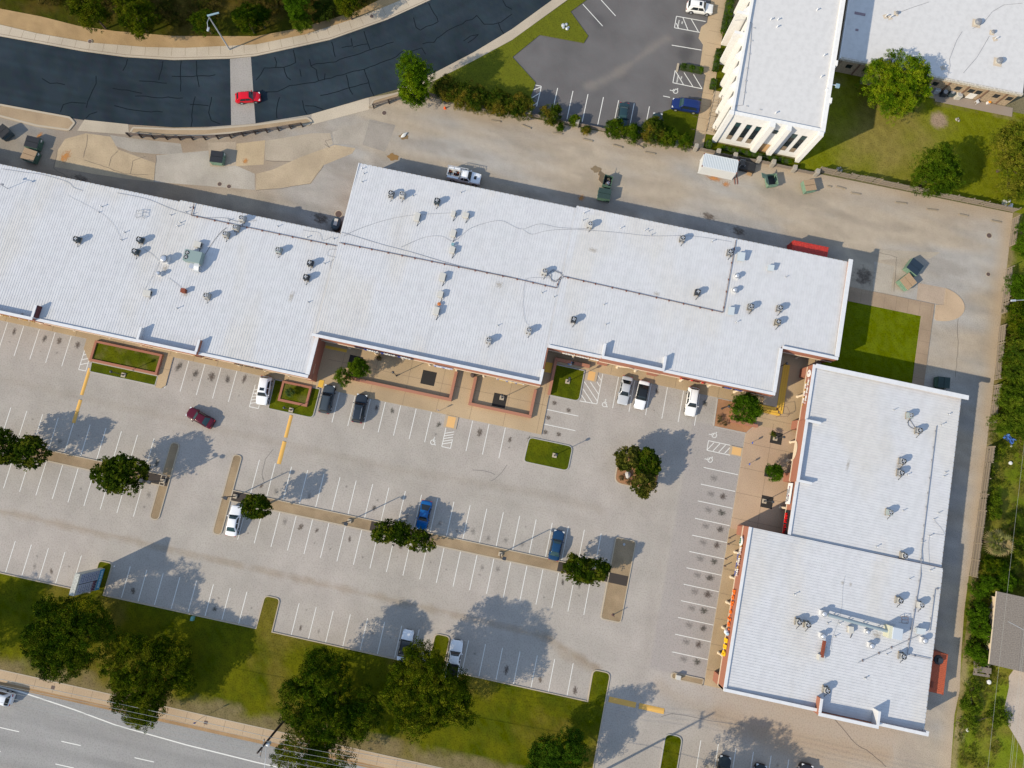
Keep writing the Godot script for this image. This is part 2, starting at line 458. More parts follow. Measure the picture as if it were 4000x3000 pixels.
func wild_tint(x: float, z: float) -> Color:
	var c := Color(0.040, 0.044, 0.006).lerp(Color(0.072, 0.055, 0.012), clampf(0.5 + nz(n_mid, x * 0.7, z * 0.7) * 1.8, 0, 1))
	return tone(c, 1.0 + nz(n_fine, x, z) * 0.4)

func east_tint(x: float, z: float) -> Color:
	var c := Color(0.105, 0.135, 0.010).lerp(Color(0.13, 0.12, 0.02), clampf(0.4 + nz(n_mid, x, z) * 1.6, 0, 1))
	c = c.lerp(Color(0.28, 0.2, 0.12), smoothstep(1.0, 0.0, absf(x - 76.5) + nz(n_mid, x, z)) * 0.6)
	if z > 11: c = tone(c, 1.25)
	return tone(c, 1.0 + nz(n_fine, x, z) * 0.35)

func dirt_tint(x: float, z: float) -> Color:
	return tone(Color(0.36, 0.245, 0.125), 1.0 + nz(n_mid, x, z) * 0.25 + nz(n_fine, x, z) * 0.12)

func gravel_tint(x: float, z: float) -> Color:
	return tone(Color(0.34, 0.185, 0.10), 1.0 + nz(n_mid, x, z) * 0.2 + nz(n_fine, x, z) * 0.15)

func bed_tint(x: float, z: float) -> Color:
	return tone(Color(0.285, 0.212, 0.132), 1.0 + nz(n_mid, x, z) * 0.35 + nz(n_fine, x, z) * 0.12)

func walk_tint(x: float, z: float) -> Color:
	return tone(Color(0.405, 0.305, 0.19), 1.0 + nz(n_mid, x, z) * 0.13 + nz(n_big, x, z) * 0.25)

func plaza_tint(x: float, z: float) -> Color:
	return tone(Color(0.435, 0.315, 0.215), 1.0 + nz(n_mid, x, z) * 0.10 + nz(n_big, x, z) * 0.2)

func pale_walk_tint(x: float, z: float) -> Color:
	return tone(Color(0.43, 0.37, 0.285), 1.0 + nz(n_mid, x, z) * 0.13 + nz(n_big, x, z) * 0.2)

func roof_tint(x: float, z: float) -> Color:
	var c := Color(0.535, 0.545, 0.562)
	c = c.lerp(Color(0.54, 0.51, 0.45), clampf(nz(n_big, x * 2, z * 0.8) * 1.4 - 0.1, 0, 0.4))
	c = tone(c, 1.0 - 0.08 * clampf(nz(n_mid, x * 1.6, z * 0.25) * 2.0 - 0.5, 0, 1))
	return tone(c, 1.0 + nz(n_mid, x, z) * 0.035)

func terrain_tint(x: float, z: float) -> Color:
	return Color(0.075, 0.085, 0.018).lerp(Color(0.20, 0.17, 0.11), clampf(0.4 + nz(n_big, x * 0.4, z * 0.4) * 1.5, 0, 1))

var road_s := [V(-190, -45.6), V(-130, -44.7), V(-98.9, -44.76), V(-91, -44.7), V(-83.67, -45.13), V(-75.66, -46.05), V(-68.5, -47.14), V(-62.7, -48.5), V(-54.85, -50.9), V(-46.29, -54.43), V(-37.3, -59.6), V(-32.1, -62.5), V(-26.9, -66.6), V(-21, -71.9), V(-15.2, -77.85), V(-9.3, -85.06), V(16, -118)]
var road_n := [V(-190, -57.6), V(-130, -57.0), V(-102.9, -57.1), V(-95.2, -57.3), V(-88, -57.45), V(-80.4, -58.0), V(-72, -59.26), V(-62.6, -61.6), V(-58.1, -63.1), V(-46.2, -68.9), V(-37.2, -74.9), V(-30.7, -80.2), V(-22, -88.5), V(4, -124)]
var walk_n := [V(-190, -60.0), V(-130, -59.4), V(-103.6, -59.2), V(-96.8, -59.0), V(-87.1, -59.3), V(-77.4, -60.55), V(-70.6, -61.9), V(-58.7, -65.2), V(-50.8, -68.9), V(-42.1, -74.3), V(-35.2, -79.5), V(-26, -88.0), V(0, -122)]
var dirt_n := [V(-190, -63.2), V(-104.5, -62.2), V(-97, -62.3), V(-90, -61.96), V(-83.5, -62.4), V(-73.3, -63.7), V(-59.1, -66.8), V(-51.9, -70.0), V(-43, -75.3), V(-38, -79.8), V(-30, -88.5), V(-4, -122)]

func band(a: Array, b: Array) -> PackedVector2Array:
	var p := PackedVector2Array(a)
	var r := b.duplicate(); r.reverse()
	p.append_array(PackedVector2Array(r))
	return p

func make_ground() -> void:
	var tarmac := ground("tarmac", "grain", 0.11)
	var grit := ground("gritty", "grit", 0.14)
	var turf := ground("turf", "turf", 0.10, 1.0)
	struct("terrain", sheet(rect(-420, -420, 420, 420), -0.012, 6.0, terrain_tint), turf)
	struct("parking_lot", sheet(rect(-130, -24, 69.5, 60), 0.0, 0.5, lot_tint), tarmac)
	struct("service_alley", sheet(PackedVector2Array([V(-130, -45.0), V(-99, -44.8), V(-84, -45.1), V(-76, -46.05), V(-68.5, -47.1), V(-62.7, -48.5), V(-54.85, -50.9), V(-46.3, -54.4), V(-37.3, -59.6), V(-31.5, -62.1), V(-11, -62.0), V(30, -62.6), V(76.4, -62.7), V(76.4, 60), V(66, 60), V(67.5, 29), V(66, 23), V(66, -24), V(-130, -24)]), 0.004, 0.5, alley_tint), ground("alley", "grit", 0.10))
	struct("asphalt_road", sheet(band(road_s, road_n), 0.008, 0.7, road_tint), ground("new_tarmac", "grit", 0.2, 0.9))
	struct("main_road", sheet(rect(-130, 46.3, 60, 80), 0.006, 0.5, street_tint), tarmac)
	struct("north_parking_lot", sheet(PackedVector2Array([V(-3.4, -86.4), V(-5.8, -83.4), V(-1.78, -79.54), V(-2.33, -78.05), V(-10.3, -77.9), V(-14.1, -72.6), V(-9.1, -68.7), V(-9.8, -62.5), V(20.2, -62.5), V(20.0, -76), V(18.5, -88), V(18.4, -125), V(26, -125), V(-4, -125), V(10, -104)]), 0.008, 0.5, north_lot_tint), ground("north_tarmac", "grit", 0.16))
	# the pale concrete strip that crosses the curved road
	var strip := struct("concrete_crossing", sheet(PackedVector2Array([V(-62.45, -61.6), V(-58.95, -49.6), V(-54.95, -50.85), V(-59.0, -62.8)]), 0.0125, 0.6, func(x, z): return tone(Color(0.315, 0.295, 0.27), 1.0 + nz(n_mid, x, z) * 0.12)), tarmac)
	# sealed cracks in the curved road
	var seals := [[[-79.95, -57.81], [-79.81, -56.60], [-80.08, -55.42]], [[-73.76, -58.72], [-73.56, -57.08], [-73.50, -55.08]], [[-70.67, -59.41], [-70.05, -56.51], [-69.18, -53.80]], [[-67.95, -60.01], [-67.38, -57.55], [-66.28, -55.33]], [[-71.34, -56.27], [-70.08, -56.61], [-67.28, -57.19], [-64.15, -58.15]], [[-84.31, -53.48], [-83.99, -52.10], [-84.20, -50.72], [-84.22, -47.40]], [[-80.87, -51.79], [-78.23, -51.99], [-75.64, -52.05]], [[-76.67, -51.31], [-72.01, -52.07], [-68.46, -52.74]], [[-66.43, -53.63], [-66.45, -51.52], [-65.98, -49.86], [-65.62, -47.86]], [[-63.72, -54.00], [-63.36, -50.99], [-62.44, -49.76], [-60.90, -49.44]], [[-79.68, -48.84], [-77.22, -48.61], [-74.21, -48.94], [-71.15, -49.45]], [[-66.93, -51.75], [-63.76, -52.29]], [[-88.41, -45.82], [-88.37, -47.04], [-86.97, -47.90], [-84.57, -48.20]], [[-83.56, -45.57], [-83.39, -46.37], [-82.16, -47.08]], [[-76.81, -54.24], [-71.97, -54.81]], [[-93.37, -51.04], [-91.78, -50.61], [-89.11, -50.75]],
		[[-52.00, -65.68], [-51.09, -63.39], [-53.05, -62.10], [-56.14, -61.14], [-56.96, -58.72]], [[-45.95, -68.72], [-45.09, -66.97], [-44.52, -65.96]], [[-40.85, -71.90], [-39.80, -70.19], [-38.90, -68.68]], [[-42.72, -70.11], [-42.02, -68.56], [-43.86, -67.93]], [[-41.98, -68.39], [-39.55, -69.61]], [[-54.79, -56.85], [-52.85, -57.39], [-50.97, -58.92], [-47.95, -60.14], [-43.34, -62.50], [-39.10, -64.79], [-36.39, -66.51], [-34.10, -68.31], [-33.00, -69.87]], [[-48.40, -63.53], [-44.41, -65.08], [-38.88, -68.57], [-35.15, -70.94]], [[-48.87, -64.55], [-48.25, -63.33], [-47.29, -62.87], [-46.29, -60.96]], [[-39.10, -64.79], [-37.77, -62.72], [-36.11, -60.18]], [[-41.81, -63.07], [-40.94, -61.24], [-39.83, -59.70]], [[-45.19, -58.30], [-40.80, -60.67], [-37.69, -62.40]], [[-52.09, -56.45], [-52.12, -54.45], [-51.59, -52.58]], [[-48.00, -56.68], [-47.23, -55.30], [-46.73, -54.42]], [[-47.38, -55.89], [-45.89, -56.15], [-44.16, -55.86]], [[-30.86, -79.66], [-29.42, -78.00], [-28.40, -76.50], [-31.08, -74.22], [-31.87, -74.46], [-32.83, -76.32]], [[-30.09, -71.76], [-28.17, -72.53], [-27.26, -74.10], [-25.56, -75.86], [-23.42, -77.60], [-21.85, -79.10], [-20.30, -77.83], [-18.67, -78.07], [-17.36, -78.83], [-15.83, -80.78]], [[-17.81, -78.49], [-16.36, -76.63]], [[-18.06, -83.08], [-17.21, -82.10], [-16.02, -81.67]], [[-23.21, -73.85], [-22.21, -74.99], [-20.85, -75.52], [-22.32, -73.60]], [[-33.02, -69.07], [-30.11, -70.96], [-29.12, -69.86]], [[-52.84, -62.10], [-51.90, -60.51], [-51.05, -60.02]], [[-54.83, -63.69], [-54.22, -61.79]], [[-45.65, -62.56], [-45.33, -61.28]], [[-49.86, -62.30], [-49.44, -61.05]]]
	var road: Node = get_node("asphalt_road")
	var bitumen := mat("bitumen", Color(0.010, 0.0145, 0.019), 0.95); bitumen.metallic_specular = 0.05
	for s in seals:
		var g := Geo.new(); var pts := []
		for q in s: pts.append(V(q[0], q[1]))
		g.ribbon(wobble(pts, 0.14), 0.15, 0.0122)
		obj("crack_seal", g, bitumen, road)
	# slabs and repairs of another tone in the alley
	var alley: Node = get_node("service_alley")
	var patches := [[[[-86.32, -35.86], [-86.72, -38.78], [-86.10, -41.08], [-82.94, -42.86], [-78.59, -43.16], [-76.67, -41.20], [-69.68, -40.13], [-69.13, -36.82], [-73.60, -36.38], [-79.62, -36.03]], Color(0.44, 0.335, 0.205)],
		[[[-78.78, -43.45], [-75.53, -43.61], [-66.53, -44.50], [-65.62, -42.75], [-70.16, -41.75], [-74.42, -41.25], [-77.24, -41.72]], Color(0.30, 0.285, 0.255)],
		[[[-69.68, -40.13], [-70.00, -41.57], [-61.53, -44.29], [-60.45, -41.50], [-56.16, -42.65], [-52.69, -41.91], [-51.93, -39.08], [-69.13, -36.82]], Color(0.385, 0.36, 0.315)],
		[[[-62.03, -45.70], [-57.40, -46.82], [-56.16, -42.65], [-60.45, -41.50]], Color(0.385, 0.31, 0.225)],
		[[[-57.18, -46.54], [-52.49, -48.22], [-51.64, -43.86], [-56.14, -42.55]], Color(0.46, 0.345, 0.20)],
		[[[-52.37, -48.14], [-45.03, -51.16], [-41.91, -51.85], [-40.95, -50.09], [-42.63, -48.20], [-46.67, -45.59], [-51.63, -44.61]], Color(0.37, 0.315, 0.24)],
		[[[-35.78, -55.83], [-31.21, -55.73], [-31.83, -50.57], [-35.93, -50.97]], Color(0.27, 0.255, 0.235)],
		[[[-52.46, -41.96], [-50.11, -43.12], [-45.52, -46.70], [-40.61, -49.95], [-36.95, -50.10], [-37.30, -49.04], [-41.54, -45.95], [-42.84, -42.23], [-47.93, -40.27], [-51.70, -39.13]], Color(0.45, 0.35, 0.225)],
		[[[-41.57, -52.14], [-35.78, -55.83], [-35.93, -50.97], [-40.85, -50.11]], Color(0.345, 0.32, 0.28)],
		[[[61.77, -46.86], [66.52, -46.95], [66.49, -43.86], [61.85, -43.89]], Color(0.44, 0.335, 0.25)],
		[[[54.45, -51.21], [64.80, -53.04], [63.18, -51.54], [59.29, -50.80], [54.69, -49.38]], Color(0.36, 0.32, 0.26)],
		[[[53.94, -49.01], [57.34, -48.91], [57.39, -43.95], [54.36, -43.71]], Color(0.37, 0.34, 0.29)]]
	var y := 0.0085
	for p in patches:
		var poly := PackedVector2Array()
		for q in p[0]: poly.append(V(q[0], q[1]))
		var base: Color = Color(p[1]).lerp(Color(0.36, 0.305, 0.235), 0.35)
		obj("slab_patch", sheet(poly, y, 0.5, func(x, z): return tone(base, 1.0 + nz(n_mid, x, z) * 0.2 + nz(n_fine, x, z) * 0.06)), M.alley, alley)
		y += 0.0008
	var cracks := [[[-86.72, -38.78], [-86.38, -36.70], [-86.55, -35.59], [-80.92, -33.61]], [[-82.59, -42.72], [-82.25, -40.62], [-82.02, -38.51]], [[-77.30, -37.83], [-77.40, -39.52], [-76.61, -40.99]], [[-73.48, -37.37], [-73.56, -39.72], [-71.68, -40.99]], [[-81.90, -38.11], [-78.07, -37.66], [-74.25, -37.20], [-70.35, -37.84]], [[-70.00, -41.57], [-69.03, -36.85]], [[-41.62, -45.83], [-42.94, -42.21], [-47.90, -40.17], [-51.67, -39.03]], [[-42.41, -49.77], [-41.23, -49.16], [-42.32, -50.23], [-41.25, -50.90]], [[-51.63, -44.61], [-47.22, -45.36]], [[69.08, -41.96], [69.86, -35.26], [69.85, -32.06]], [[57.34, 24.85], [59.01, 26.39], [61.42, 28.12], [64.07, 29.10], [66.41, 30.48]], [[54.50, -50.81], [57.52, -50.62], [57.92, -44.48]]]
	for s in cracks:
		var g := Geo.new(); var pts := []
		for q in s: pts.append(V(q[0], q[1]))
		g.ribbon(wobble(pts, 0.12), 0.06, 0.022)
		obj("crack", g, mat("crack", Color(0.11, 0.09, 0.07), 0.9), alley)
	# lawns, beds and the wild verge
	struct("verge", sheet(band(dirt_n, [V(-190, -140), V(-100, -140), V(-4, -140)]), 0.02, 0.6, wild_tint), turf)
	struct("dirt_verge", sheet(band(walk_n, dirt_n), 0.03, 0.6, dirt_tint), grit)
	struct("street_lawn", sheet(PackedVector2Array([V(-15, -75.5), V(-6.6, -85.6), V(-3.4, -89.5), V(-1, -92), V(12, -107), V(-2, -88), V(-5.7, -83.45), V(-1.7, -79.5), V(-2.2, -77.95), V(-10.2, -77.8), V(-14.0, -72.6), V(-9.0, -68.7), V(-9.7, -62.4), V(-27, -62.6), V(-26.2, -65.6)]), 0.10, 0.5, func(x, z): return court_tint(x - 4, z + 11).lerp(Color(0.09, 0.10, 0.018), 0.55)), turf)
	struct("courtyard_lawn", sheet(PackedVector2Array([V(39, -92), V(39, -64.4), V(36.5, -62.9), V(76.4, -62.9), V(100, -62.9), V(100, -81.2), V(74.2, -81.4), V(63.9, -81.3), V(47.7, -83.5), V(42, -84)]), 0.03, 0.5, court_tint), turf)
	struct("office_lawn", sheet(PackedVector2Array([V(21.5, -90), V(24, -90), V(24, -64.5), V(39, -64.4), V(39, -62.8), V(13.6, -62.6), V(13.9, -68.2), V(19.9, -71.9), V(20.1, -71.9), V(20.1, -62.8), V(21.8, -62.8), V(21.8, -76)]), 0.03, 0.5, green_tint), turf)
	struct("east_verge", sheet(PackedVector2Array([V(76.3, -62.9), V(140, -62.9), V(140, 60), V(76.2, 60), V(76.2, 28), V(75.9, 20.8), V(76.3, 16.9), V(75.9, 12), V(75.6, 5), V(75.7, -0.5), V(76.2, -10)]), 0.03, 0.6, east_tint), turf)
	struct("neighbour_driveway", sheet(PackedVector2Array([V(85.6, 9.8), V(83.6, 13.4), V(83.8, 15), V(83.4, 18.4), V(84, 20.3), V(85.4, 22), V(86.5, 23.3), V(88, 26), V(100, 26), V(100, 9)]), 0.045, 0.5, func(x, z): return tone(Color(0.40, 0.34, 0.28), 1.0 + nz(n_mid, x, z) * 0.15)), tarmac)
	struct("shop_lawn", sheet(rect(47.6, -41.2, 62.9, -27.9), 0.05, 0.5, func(x, z): return tone(Color(0.098, 0.125, 0.004), 1.0 + nz(n_mid, x, z) * 0.18 + nz(n_fine, x, z) * 0.25)), turf)
	# the lawn along the main road, with its fingers between the parking bays
	var south := PackedVector2Array([V(-130, 30.5), V(-59.85, 30.5)])
	south.append_array(rounded([V(-59.85, 30.5), V(-59.85, 25.5), V(-57.5, 25.5), V(-57.5, 30.45)], [0, 0.7, 0.7, 0]))
	south.append_array(rounded([V(-33.1, 30.4), V(-33.0, 25.3), V(-30.4, 25.3), V(-30.35, 30.4)], [0, 0.8, 0.8, 0]))
	south.append_array(rounded([V(-5.6, 30.4), V(-5.6, 25.4), V(-3.05, 25.4), V(-3.0, 30.4)], [0, 0.8, 0.8, 0]))
	south.append_array(rounded([V(19.65, 30.4), V(19.6, 25.6), V(22.5, 25.6), V(22.5, 44.5)], [0, 0.9, 0.9, 0]))
	south.append_array(PackedVector2Array([V(22.5, 44.55), V(-130, 44.55)]))
	south = tidy(south)
	var lawn := struct("road_lawn", sheet(inset(south, 0.12), 0.10, 0.5, grass_tint), turf)
	obj("kerb", kerb_ring(south, 0.17, -0.01, 0.125), M.kerb, lawn)
	for b in [["island_lawn", [V(32.35, 60), V(32.3, 32.5), V(35.1, 32.5), V(35.1, 60)], [0, 1.0, 1.0, 0], grass_tint], ["island_lawn", [V(2.5, -7.65), V(9.9, -7.65), V(9.9, -3.4), V(2.4, -3.4)], [0.8, 0.9, 0.9, 0.7], green_tint], ["island_lawn", [V(-40.25, -8.2), V(-32.45, -8.2), V(-32.45, -3.15), V(-40.1, -3.15)], [0.05, 0.05, 0.8, 0.4], green_tint], ["island_lawn", [V(4.3, -20.3), V(9.4, -20.3), V(9.45, -14.9), V(4.3, -14.9)], [0.05, 0.05, 0.9, 0.1], green_tint], ["island_lawn", [V(-70.3, -4.75), V(-58.9, -4.75), V(-58.9, -2.95), V(-70.1, -2.95)], [0.05, 0.05, 0.2, 0.2], green_tint]]:
		var poly := rounded(b[1], b[2])
		var s := struct(b[0], sheet(inset(poly, 0.12), 0.11, 0.4, b[3]), turf)
		obj("kerb", kerb_ring(poly, 0.17, -0.01, 0.13), M.kerb_grey, s)
	for b in [["planting_strip", [V(-130, 10.55), V(-53.0, 10.55), V(-53.0, 12.4), V(-130, 12.4)], [0]], ["planting_strip", [V(-53.95, 5.2), V(-52.35, 5.2), V(-52.35, 17.75), V(-53.95, 17.75)], [0.75]], ["planting_strip", [V(-42.2, 10.6), V(19.5, 10.6), V(19.5, 12.45), V(-42.2, 12.45)], [0]], ["planting_strip", [V(-43.6, 5.0), V(-42.05, 5.0), V(-42.05, 17.95), V(-43.6, 17.95)], [0.75]], ["planting_strip", [V(19.3, 5.1), V(22.75, 5.1), V(22.65, 18.05), V(19.3, 18.05)], [0.6]], ["planting_strip", [V(31.75, 23.5), V(36.85, 23.5), V(36.85, 24.55), V(31.75, 24.55)], [0.5, 0.02, 0.02, 0.5]]]:
		var poly := rounded(b[1], b[2])
		var yy: float = 0.1 + rng.randf_range(0.001, 0.008)
		var s := struct(b[0], sheet(inset(poly, 0.12), yy, 0.4, bed_tint), grit)
		obj("kerb", kerb_ring(poly, 0.17, -0.01, 0.13 + yy * 0.03), M.kerb, s)
	var bed := rounded([V(17.35, -8.3), V(24.4, -8.5), V(24.4, -3.1), V(17.5, -3.2)], [1.2])
	obj("kerb", kerb_ring(bed, 0.15, -0.01, 0.11), M.kerb, struct("gravel_bed", sheet(inset(bed, 0.1), 0.09, 0.4, gravel_tint), grit))
	bed = rounded([V(31.55, -20.4), V(38.5, -20.4), V(38.5, -17.2), V(37.2, -15.5), V(31.7, -15.5)], [0.03])
	obj("kerb", kerb_ring(bed, 0.15, -0.01, 0.135), M.kerb_grey, struct("gravel_bed", sheet(inset(bed, 0.1), 0.12, 0.4, gravel_tint), grit))

func tidy(p: PackedVector2Array) -> PackedVector2Array:
	var out := PackedVector2Array()
	for q in p:
		if out.is_empty() or out[-1].distance_to(q) > 0.02: out.append(q)
	return out

func wobble(pts: Array, amt: float) -> Array:
	var out := []
	for i in pts.size() - 1:
		var a: Vector2 = pts[i]; var b: Vector2 = pts[i + 1]
		var k := maxi(1, int(a.distance_to(b) / 0.9))
		for s in k:
			var p := a.lerp(b, float(s) / k)
			out.append(p + V(nz(n_fine, p.x * 1.3, p.y * 1.3), nz(n_fine, p.x * 1.3 + 50, p.y * 1.3)) * amt * 2.0)
	out.append(pts[-1])
	return out

func walk_slab(called: String, poly: PackedVector2Array, y: float, tint: Callable, m: Material, joints := []) -> Node:
	var s := struct(called, sheet(poly, y, 0.6, tint), m)
	var q := PackedVector2Array(poly)
	var g := Geo.new()
	for i in q.size():
		var a := q[i]; var b := q[(i + 1) % q.size()]
		g.quad(Vector3(a.x, y - 0.002, a.y), Vector3(b.x, y - 0.002, b.y), Vector3(b.x, -0.02, b.y), Vector3(a.x, -0.02, a.y))
	obj("edge", g, M.kerb, s)
	for j in joints:
		var r := Geo.new(); r.ribbon(j, 0.05, y + 0.003)
		obj("joint", r, mat("joint", Color(0.19, 0.14, 0.09), 0.95), s)
	return s

func make_walks() -> void:
	var m := ground("paving", "grain", 0.16)
	var y := 0.14
	# along the shop fronts
	var js := []
	for k in 20: js.append([V(-110 + k * 4.0, -14), V(-110 + k * 4.0, -8.2)])
	walk_slab("sidewalk", rect(-130, -14, -33.0, -8.2), y, walk_tint, m, js)
	walk_slab("sidewalk", PackedVector2Array([V(-72.1, -8.2), V(-57.4, -8.2), V(-57.3, -3.4), V(-57.9, -2.8), V(-58.85, -2.8), V(-58.9, -4.7), V(-70.35, -4.7), V(-70.5, -4.5), V(-72.1, -6.5)]), y - 0.008, walk_tint, m, [[V(-58.9, -6), V(-57.3, -6)]])
	js = []
	for k in 7: js.append([V(-30 + k * 5.6, -21.0 if k < 1 else -17.5), V(-30 + k * 5.6, -8.4)])
	js.append([V(-32.4, -13.2), V(4.4, -13.2)])
	walk_slab("plaza", PackedVector2Array([V(-34.2, -18.5), V(2.4, -18.5), V(2.4, -23), V(4.3, -23), V(4.42, -8.38), V(-32.4, -8.3), V(-32.4, -9.3), V(-34.2, -9.3)]), y + 0.006, walk_tint, m, js)
	js = []
	for k in 9: js.append([V(10 + k * 3.6, -24), V(10 + k * 3.6, -20.5)])
	walk_slab("sidewalk", PackedVector2Array([V(4.3, -24.5), V(39, -24.5), V(39, -20.4), V(4.3, -20.4)]), y + 0.002, walk_tint, m, js)
	js = []
	for k in 6: js.append([V(37.1, -14 + k * 4.1), V(45, -14 + k * 4.1)])
	js.append([V(41.3, -18), V(41.3, 2.5)])
	walk_slab("plaza", PackedVector2Array([V(37.1, -15.5), V(38.45, -17.2), V(46.5, -17.4), V(46.5, 0), V(37.1, 0)]), y + 0.004, plaza_tint, m, js)
	walk_slab("plaza", PackedVector2Array([V(38.5, -30.5), V(46.5, -30.5), V(46.5, -17.4), V(38.5, -17.2)]), y, walk_tint, m, [[V(38.5, -18.6), V(46, -18.6)]])
	js = []
	for k in 6: js.append([V(37.0, 2.4 + k * 3.93), V(40, 2.4 + k * 3.93)])
	walk_slab("sidewalk", rect(37.0, 0, 41.5, 24.4), y - 0.003, walk_tint, m, js)
	# round the lawn behind the right wing
	js = []
	for k in 8: js.append([V(50.5 + k * 2.0, -43.7), V(50.5 + k * 2.0, -41.2)])
	for k in 6: js.append([V(62.9, -39 + k * 2.1), V(64.9, -39 + k * 2.1)])
	walk_slab("sidewalk", PackedVector2Array([V(47.6, -43.7), V(64.9, -43.75), V(64.8, -27.9), V(62.85, -27.9), V(62.9, -41.2), V(47.6, -41.2)]), 0.10, func(x, z): return tone(Color(0.30, 0.225, 0.155), 1.0 + nz(n_mid, x, z) * 0.25), m, js)
	var half := [V(66.5, -46.9)]
	for k in 13: half.append(V(65.4, -44.0) + V(sin(PI * k / 12.0 * 0.87 + 0.38) * 4.6, -cos(PI * k / 12.0 * 0.87 + 0.38) * 3.0))
	half.append_array([V(65.2, -41.3), V(65.15, -43.7), V(66.5, -43.95)])
	walk_slab("round_pad", PackedVector2Array(half), 0.09, func(x, z): return tone(Color(0.43, 0.32, 0.215), 1.0 + nz(n_mid, x, z) * 0.2), m)
	# pavements of the roads
	js = []
	for i in walk_n.size() - 1:
		if i > 1 and i < 11:
			var a: Vector2 = walk_n[i]; var b: Vector2 = walk_n[i + 1]
			var ks := int(a.distance_to(b) / 2.0)
			for k in ks:
				var p := a.lerp(b, float(k) / ks); var nn := (b - a).normalized().orthogonal()
				js.append([p, p - nn * 1.55])
	var kerb_n := []
	for p in road_n: kerb_n.append(p)
	walk_slab("sidewalk", band(kerb_n, walk_n), 0.13, pale_walk_tint, m, js)
	var gut := Geo.new()
	for i in road_n.size() - 1: gut.ribbon([road_n[i] - V(0, 0.38), road_n[i + 1] - V(0, 0.38)], 0.10, 0.134)
	struct("kerb_line", gut, mat("gutter", Color(0.22, 0.17, 0.12), 0.95))
	var rs := [V(-26.15, -65.5), V(-20.5, -70.5), V(-14.77, -75.8), V(-6.7, -85.6), V(19, -118)]
	walk_slab("sidewalk", band([V(-32.4, -62.3), V(-26.9, -66.6), V(-21, -71.9), V(-15.2, -77.85), V(-9.3, -85.06), V(16, -118)], [V(-31.6, -61.2)] + rs), 0.12, pale_walk_tint, m)
	walk_slab("sidewalk", PackedVector2Array([V(-130, 44.4), V(22.4, 44.5), V(22.4, 46.15), V(-130, 46.05)]), 0.12, func(x, z): return tone(Color(0.43, 0.325, 0.215), 1.0 + nz(n_mid, x, z) * 0.13), m, sep(-100, 20, 3.0, 44.5, 46.0))
	walk_slab("kerb_gutter", rect(-130, 46.05, 22.4, 46.7), 0.045, func(x, z): return tone(Color(0.33, 0.215, 0.115), 1.0 + nz(n_mid, x, z) * 0.3), m)
	for p in [[V(-99, -44.9), V(-86.4, -45.2), V(-85.1, -44.3), V(-85.75, -42.6), V(-91.5, -42.2), V(-99, -42.6)], [V(-75.4, -45.7), V(-68.5, -46.9), V(-62.7, -48.2), V(-54.9, -50.7), V(-46.4, -53.9), V(-45.3, -53.4), V(-45.6, -52.5), V(-54.4, -49.4), V(-63, -46.6), V(-70, -44.9), V(-75.7, -44.3)], [V(-36.6, -57.7), V(-36.2, -59.5), V(-31.7, -62.1), V(-26, -62.3), V(-27.5, -61.0), V(-30.7, -60.9)]]:
		var poly := rounded(p, [0.35], 3)
		var s := walk_slab("road_island", poly, 0.12, func(x, z): return tone(Color(0.34, 0.255, 0.165), 1.0 + nz(n_mid, x, z) * 0.25), m)
		obj("kerb", kerb_ring(poly, 0.35, -0.01, 0.15), M.kerb, s)
	for p in [[V(-83.9, -45.2), V(-76.3, -46.0), V(-75.6, -44.2), V(-84.5, -43.0)], [V(-45.9, -54.6), V(-36.9, -59.7), V(-36.3, -57.6), V(-45.4, -52.7)]]:
		walk_slab("drive_apron", PackedVector2Array(p), 0.03, pale_walk_tint, m)
	# path beside the white office block, with its crossing bay
	walk_slab("footpath", PackedVector2Array([V(18.5, -125), V(20.6, -125), V(21.7, -84), V(21.9, -76.3), V(21.9, -62.8), V(20.2, -62.8), V(20.1, -72), V(20.1, -76.6), V(18.8, -77.4), V(18.6, -82.3), V(17.6, -83.4), V(17.7, -85.6), V(18.6, -86.6)]), 0.11, func(x, z): return tone(Color(0.41, 0.315, 0.205), 1.0 + nz(n_mid, x, z) * 0.14), m, sep_z(-90, -63, 2.4, 19.2, 21.8))
	# brick planters
	for w in [["low brick planter wall around the long lawn bed before the left wing", rect(-70.4, -8.25, -58.95, -4.75), 0.62], ["small square brick planter wall on the lawn island with a yucca inside", rect(-38.75, -8.2, -33.8, -4.8), 0.55]]:
		var t := thing("planter_wall", w[0], "planter")
		obj("brick_wall", kerb_ring(w[1], 0.38, 0.1, w[2]), M.brick, t)
		obj("soil_lawn", sheet(inset(w[1], 0.36), 0.42, 0.4, func(x, z): return green_tint(x, z).lerp(Color(0.13, 0.12, 0.04), clampf(nz(n_mid, x * 2, z * 2) * 2, 0, 0.6))), M.turf, t)
	for w in [["L-shaped low brick wall along the tan plaza, left of the gap", [[-28.9, -11.0, -11.1, -10.6], [-11.5, -15.5, -11.1, -11.0]]], ["U-shaped low brick wall around the second plaza court with a black tree pit", [[-8.2, -11.0, 2.2, -10.6], [-8.2, -15.3, -7.8, -11.0], [1.8, -15.3, 2.2, -11.0]]], ["low brick wall edging the corner lawn beside the accessible ramp", [[4.1, -21.2, 9.9, -20.75], [4.1, -20.75, 4.5, -15.0]]], ["low brick wall framing the round tree in the gravel corner bed", [[34.2, -20.3, 34.6, -17.2], [34.2, -17.2, 38.6, -16.8]]]]:
		var t := thing("brick_wall", w[0], "wall")
		for r in w[1]:
			var g := Geo.new(); g.box(r[0], 0.1, r[1], r[2], 0.78, r[3])
			obj("wall_run", g, M.brick, t)
			g = Geo.new(); g.box(r[0] - 0.03, 0.782, r[1] - 0.03, r[2] + 0.03, 0.84, r[3] + 0.03)
			obj("coping", g, mat("coping", Color(0.36, 0.16, 0.10), 0.9, 0, "brick", 0.8), t)
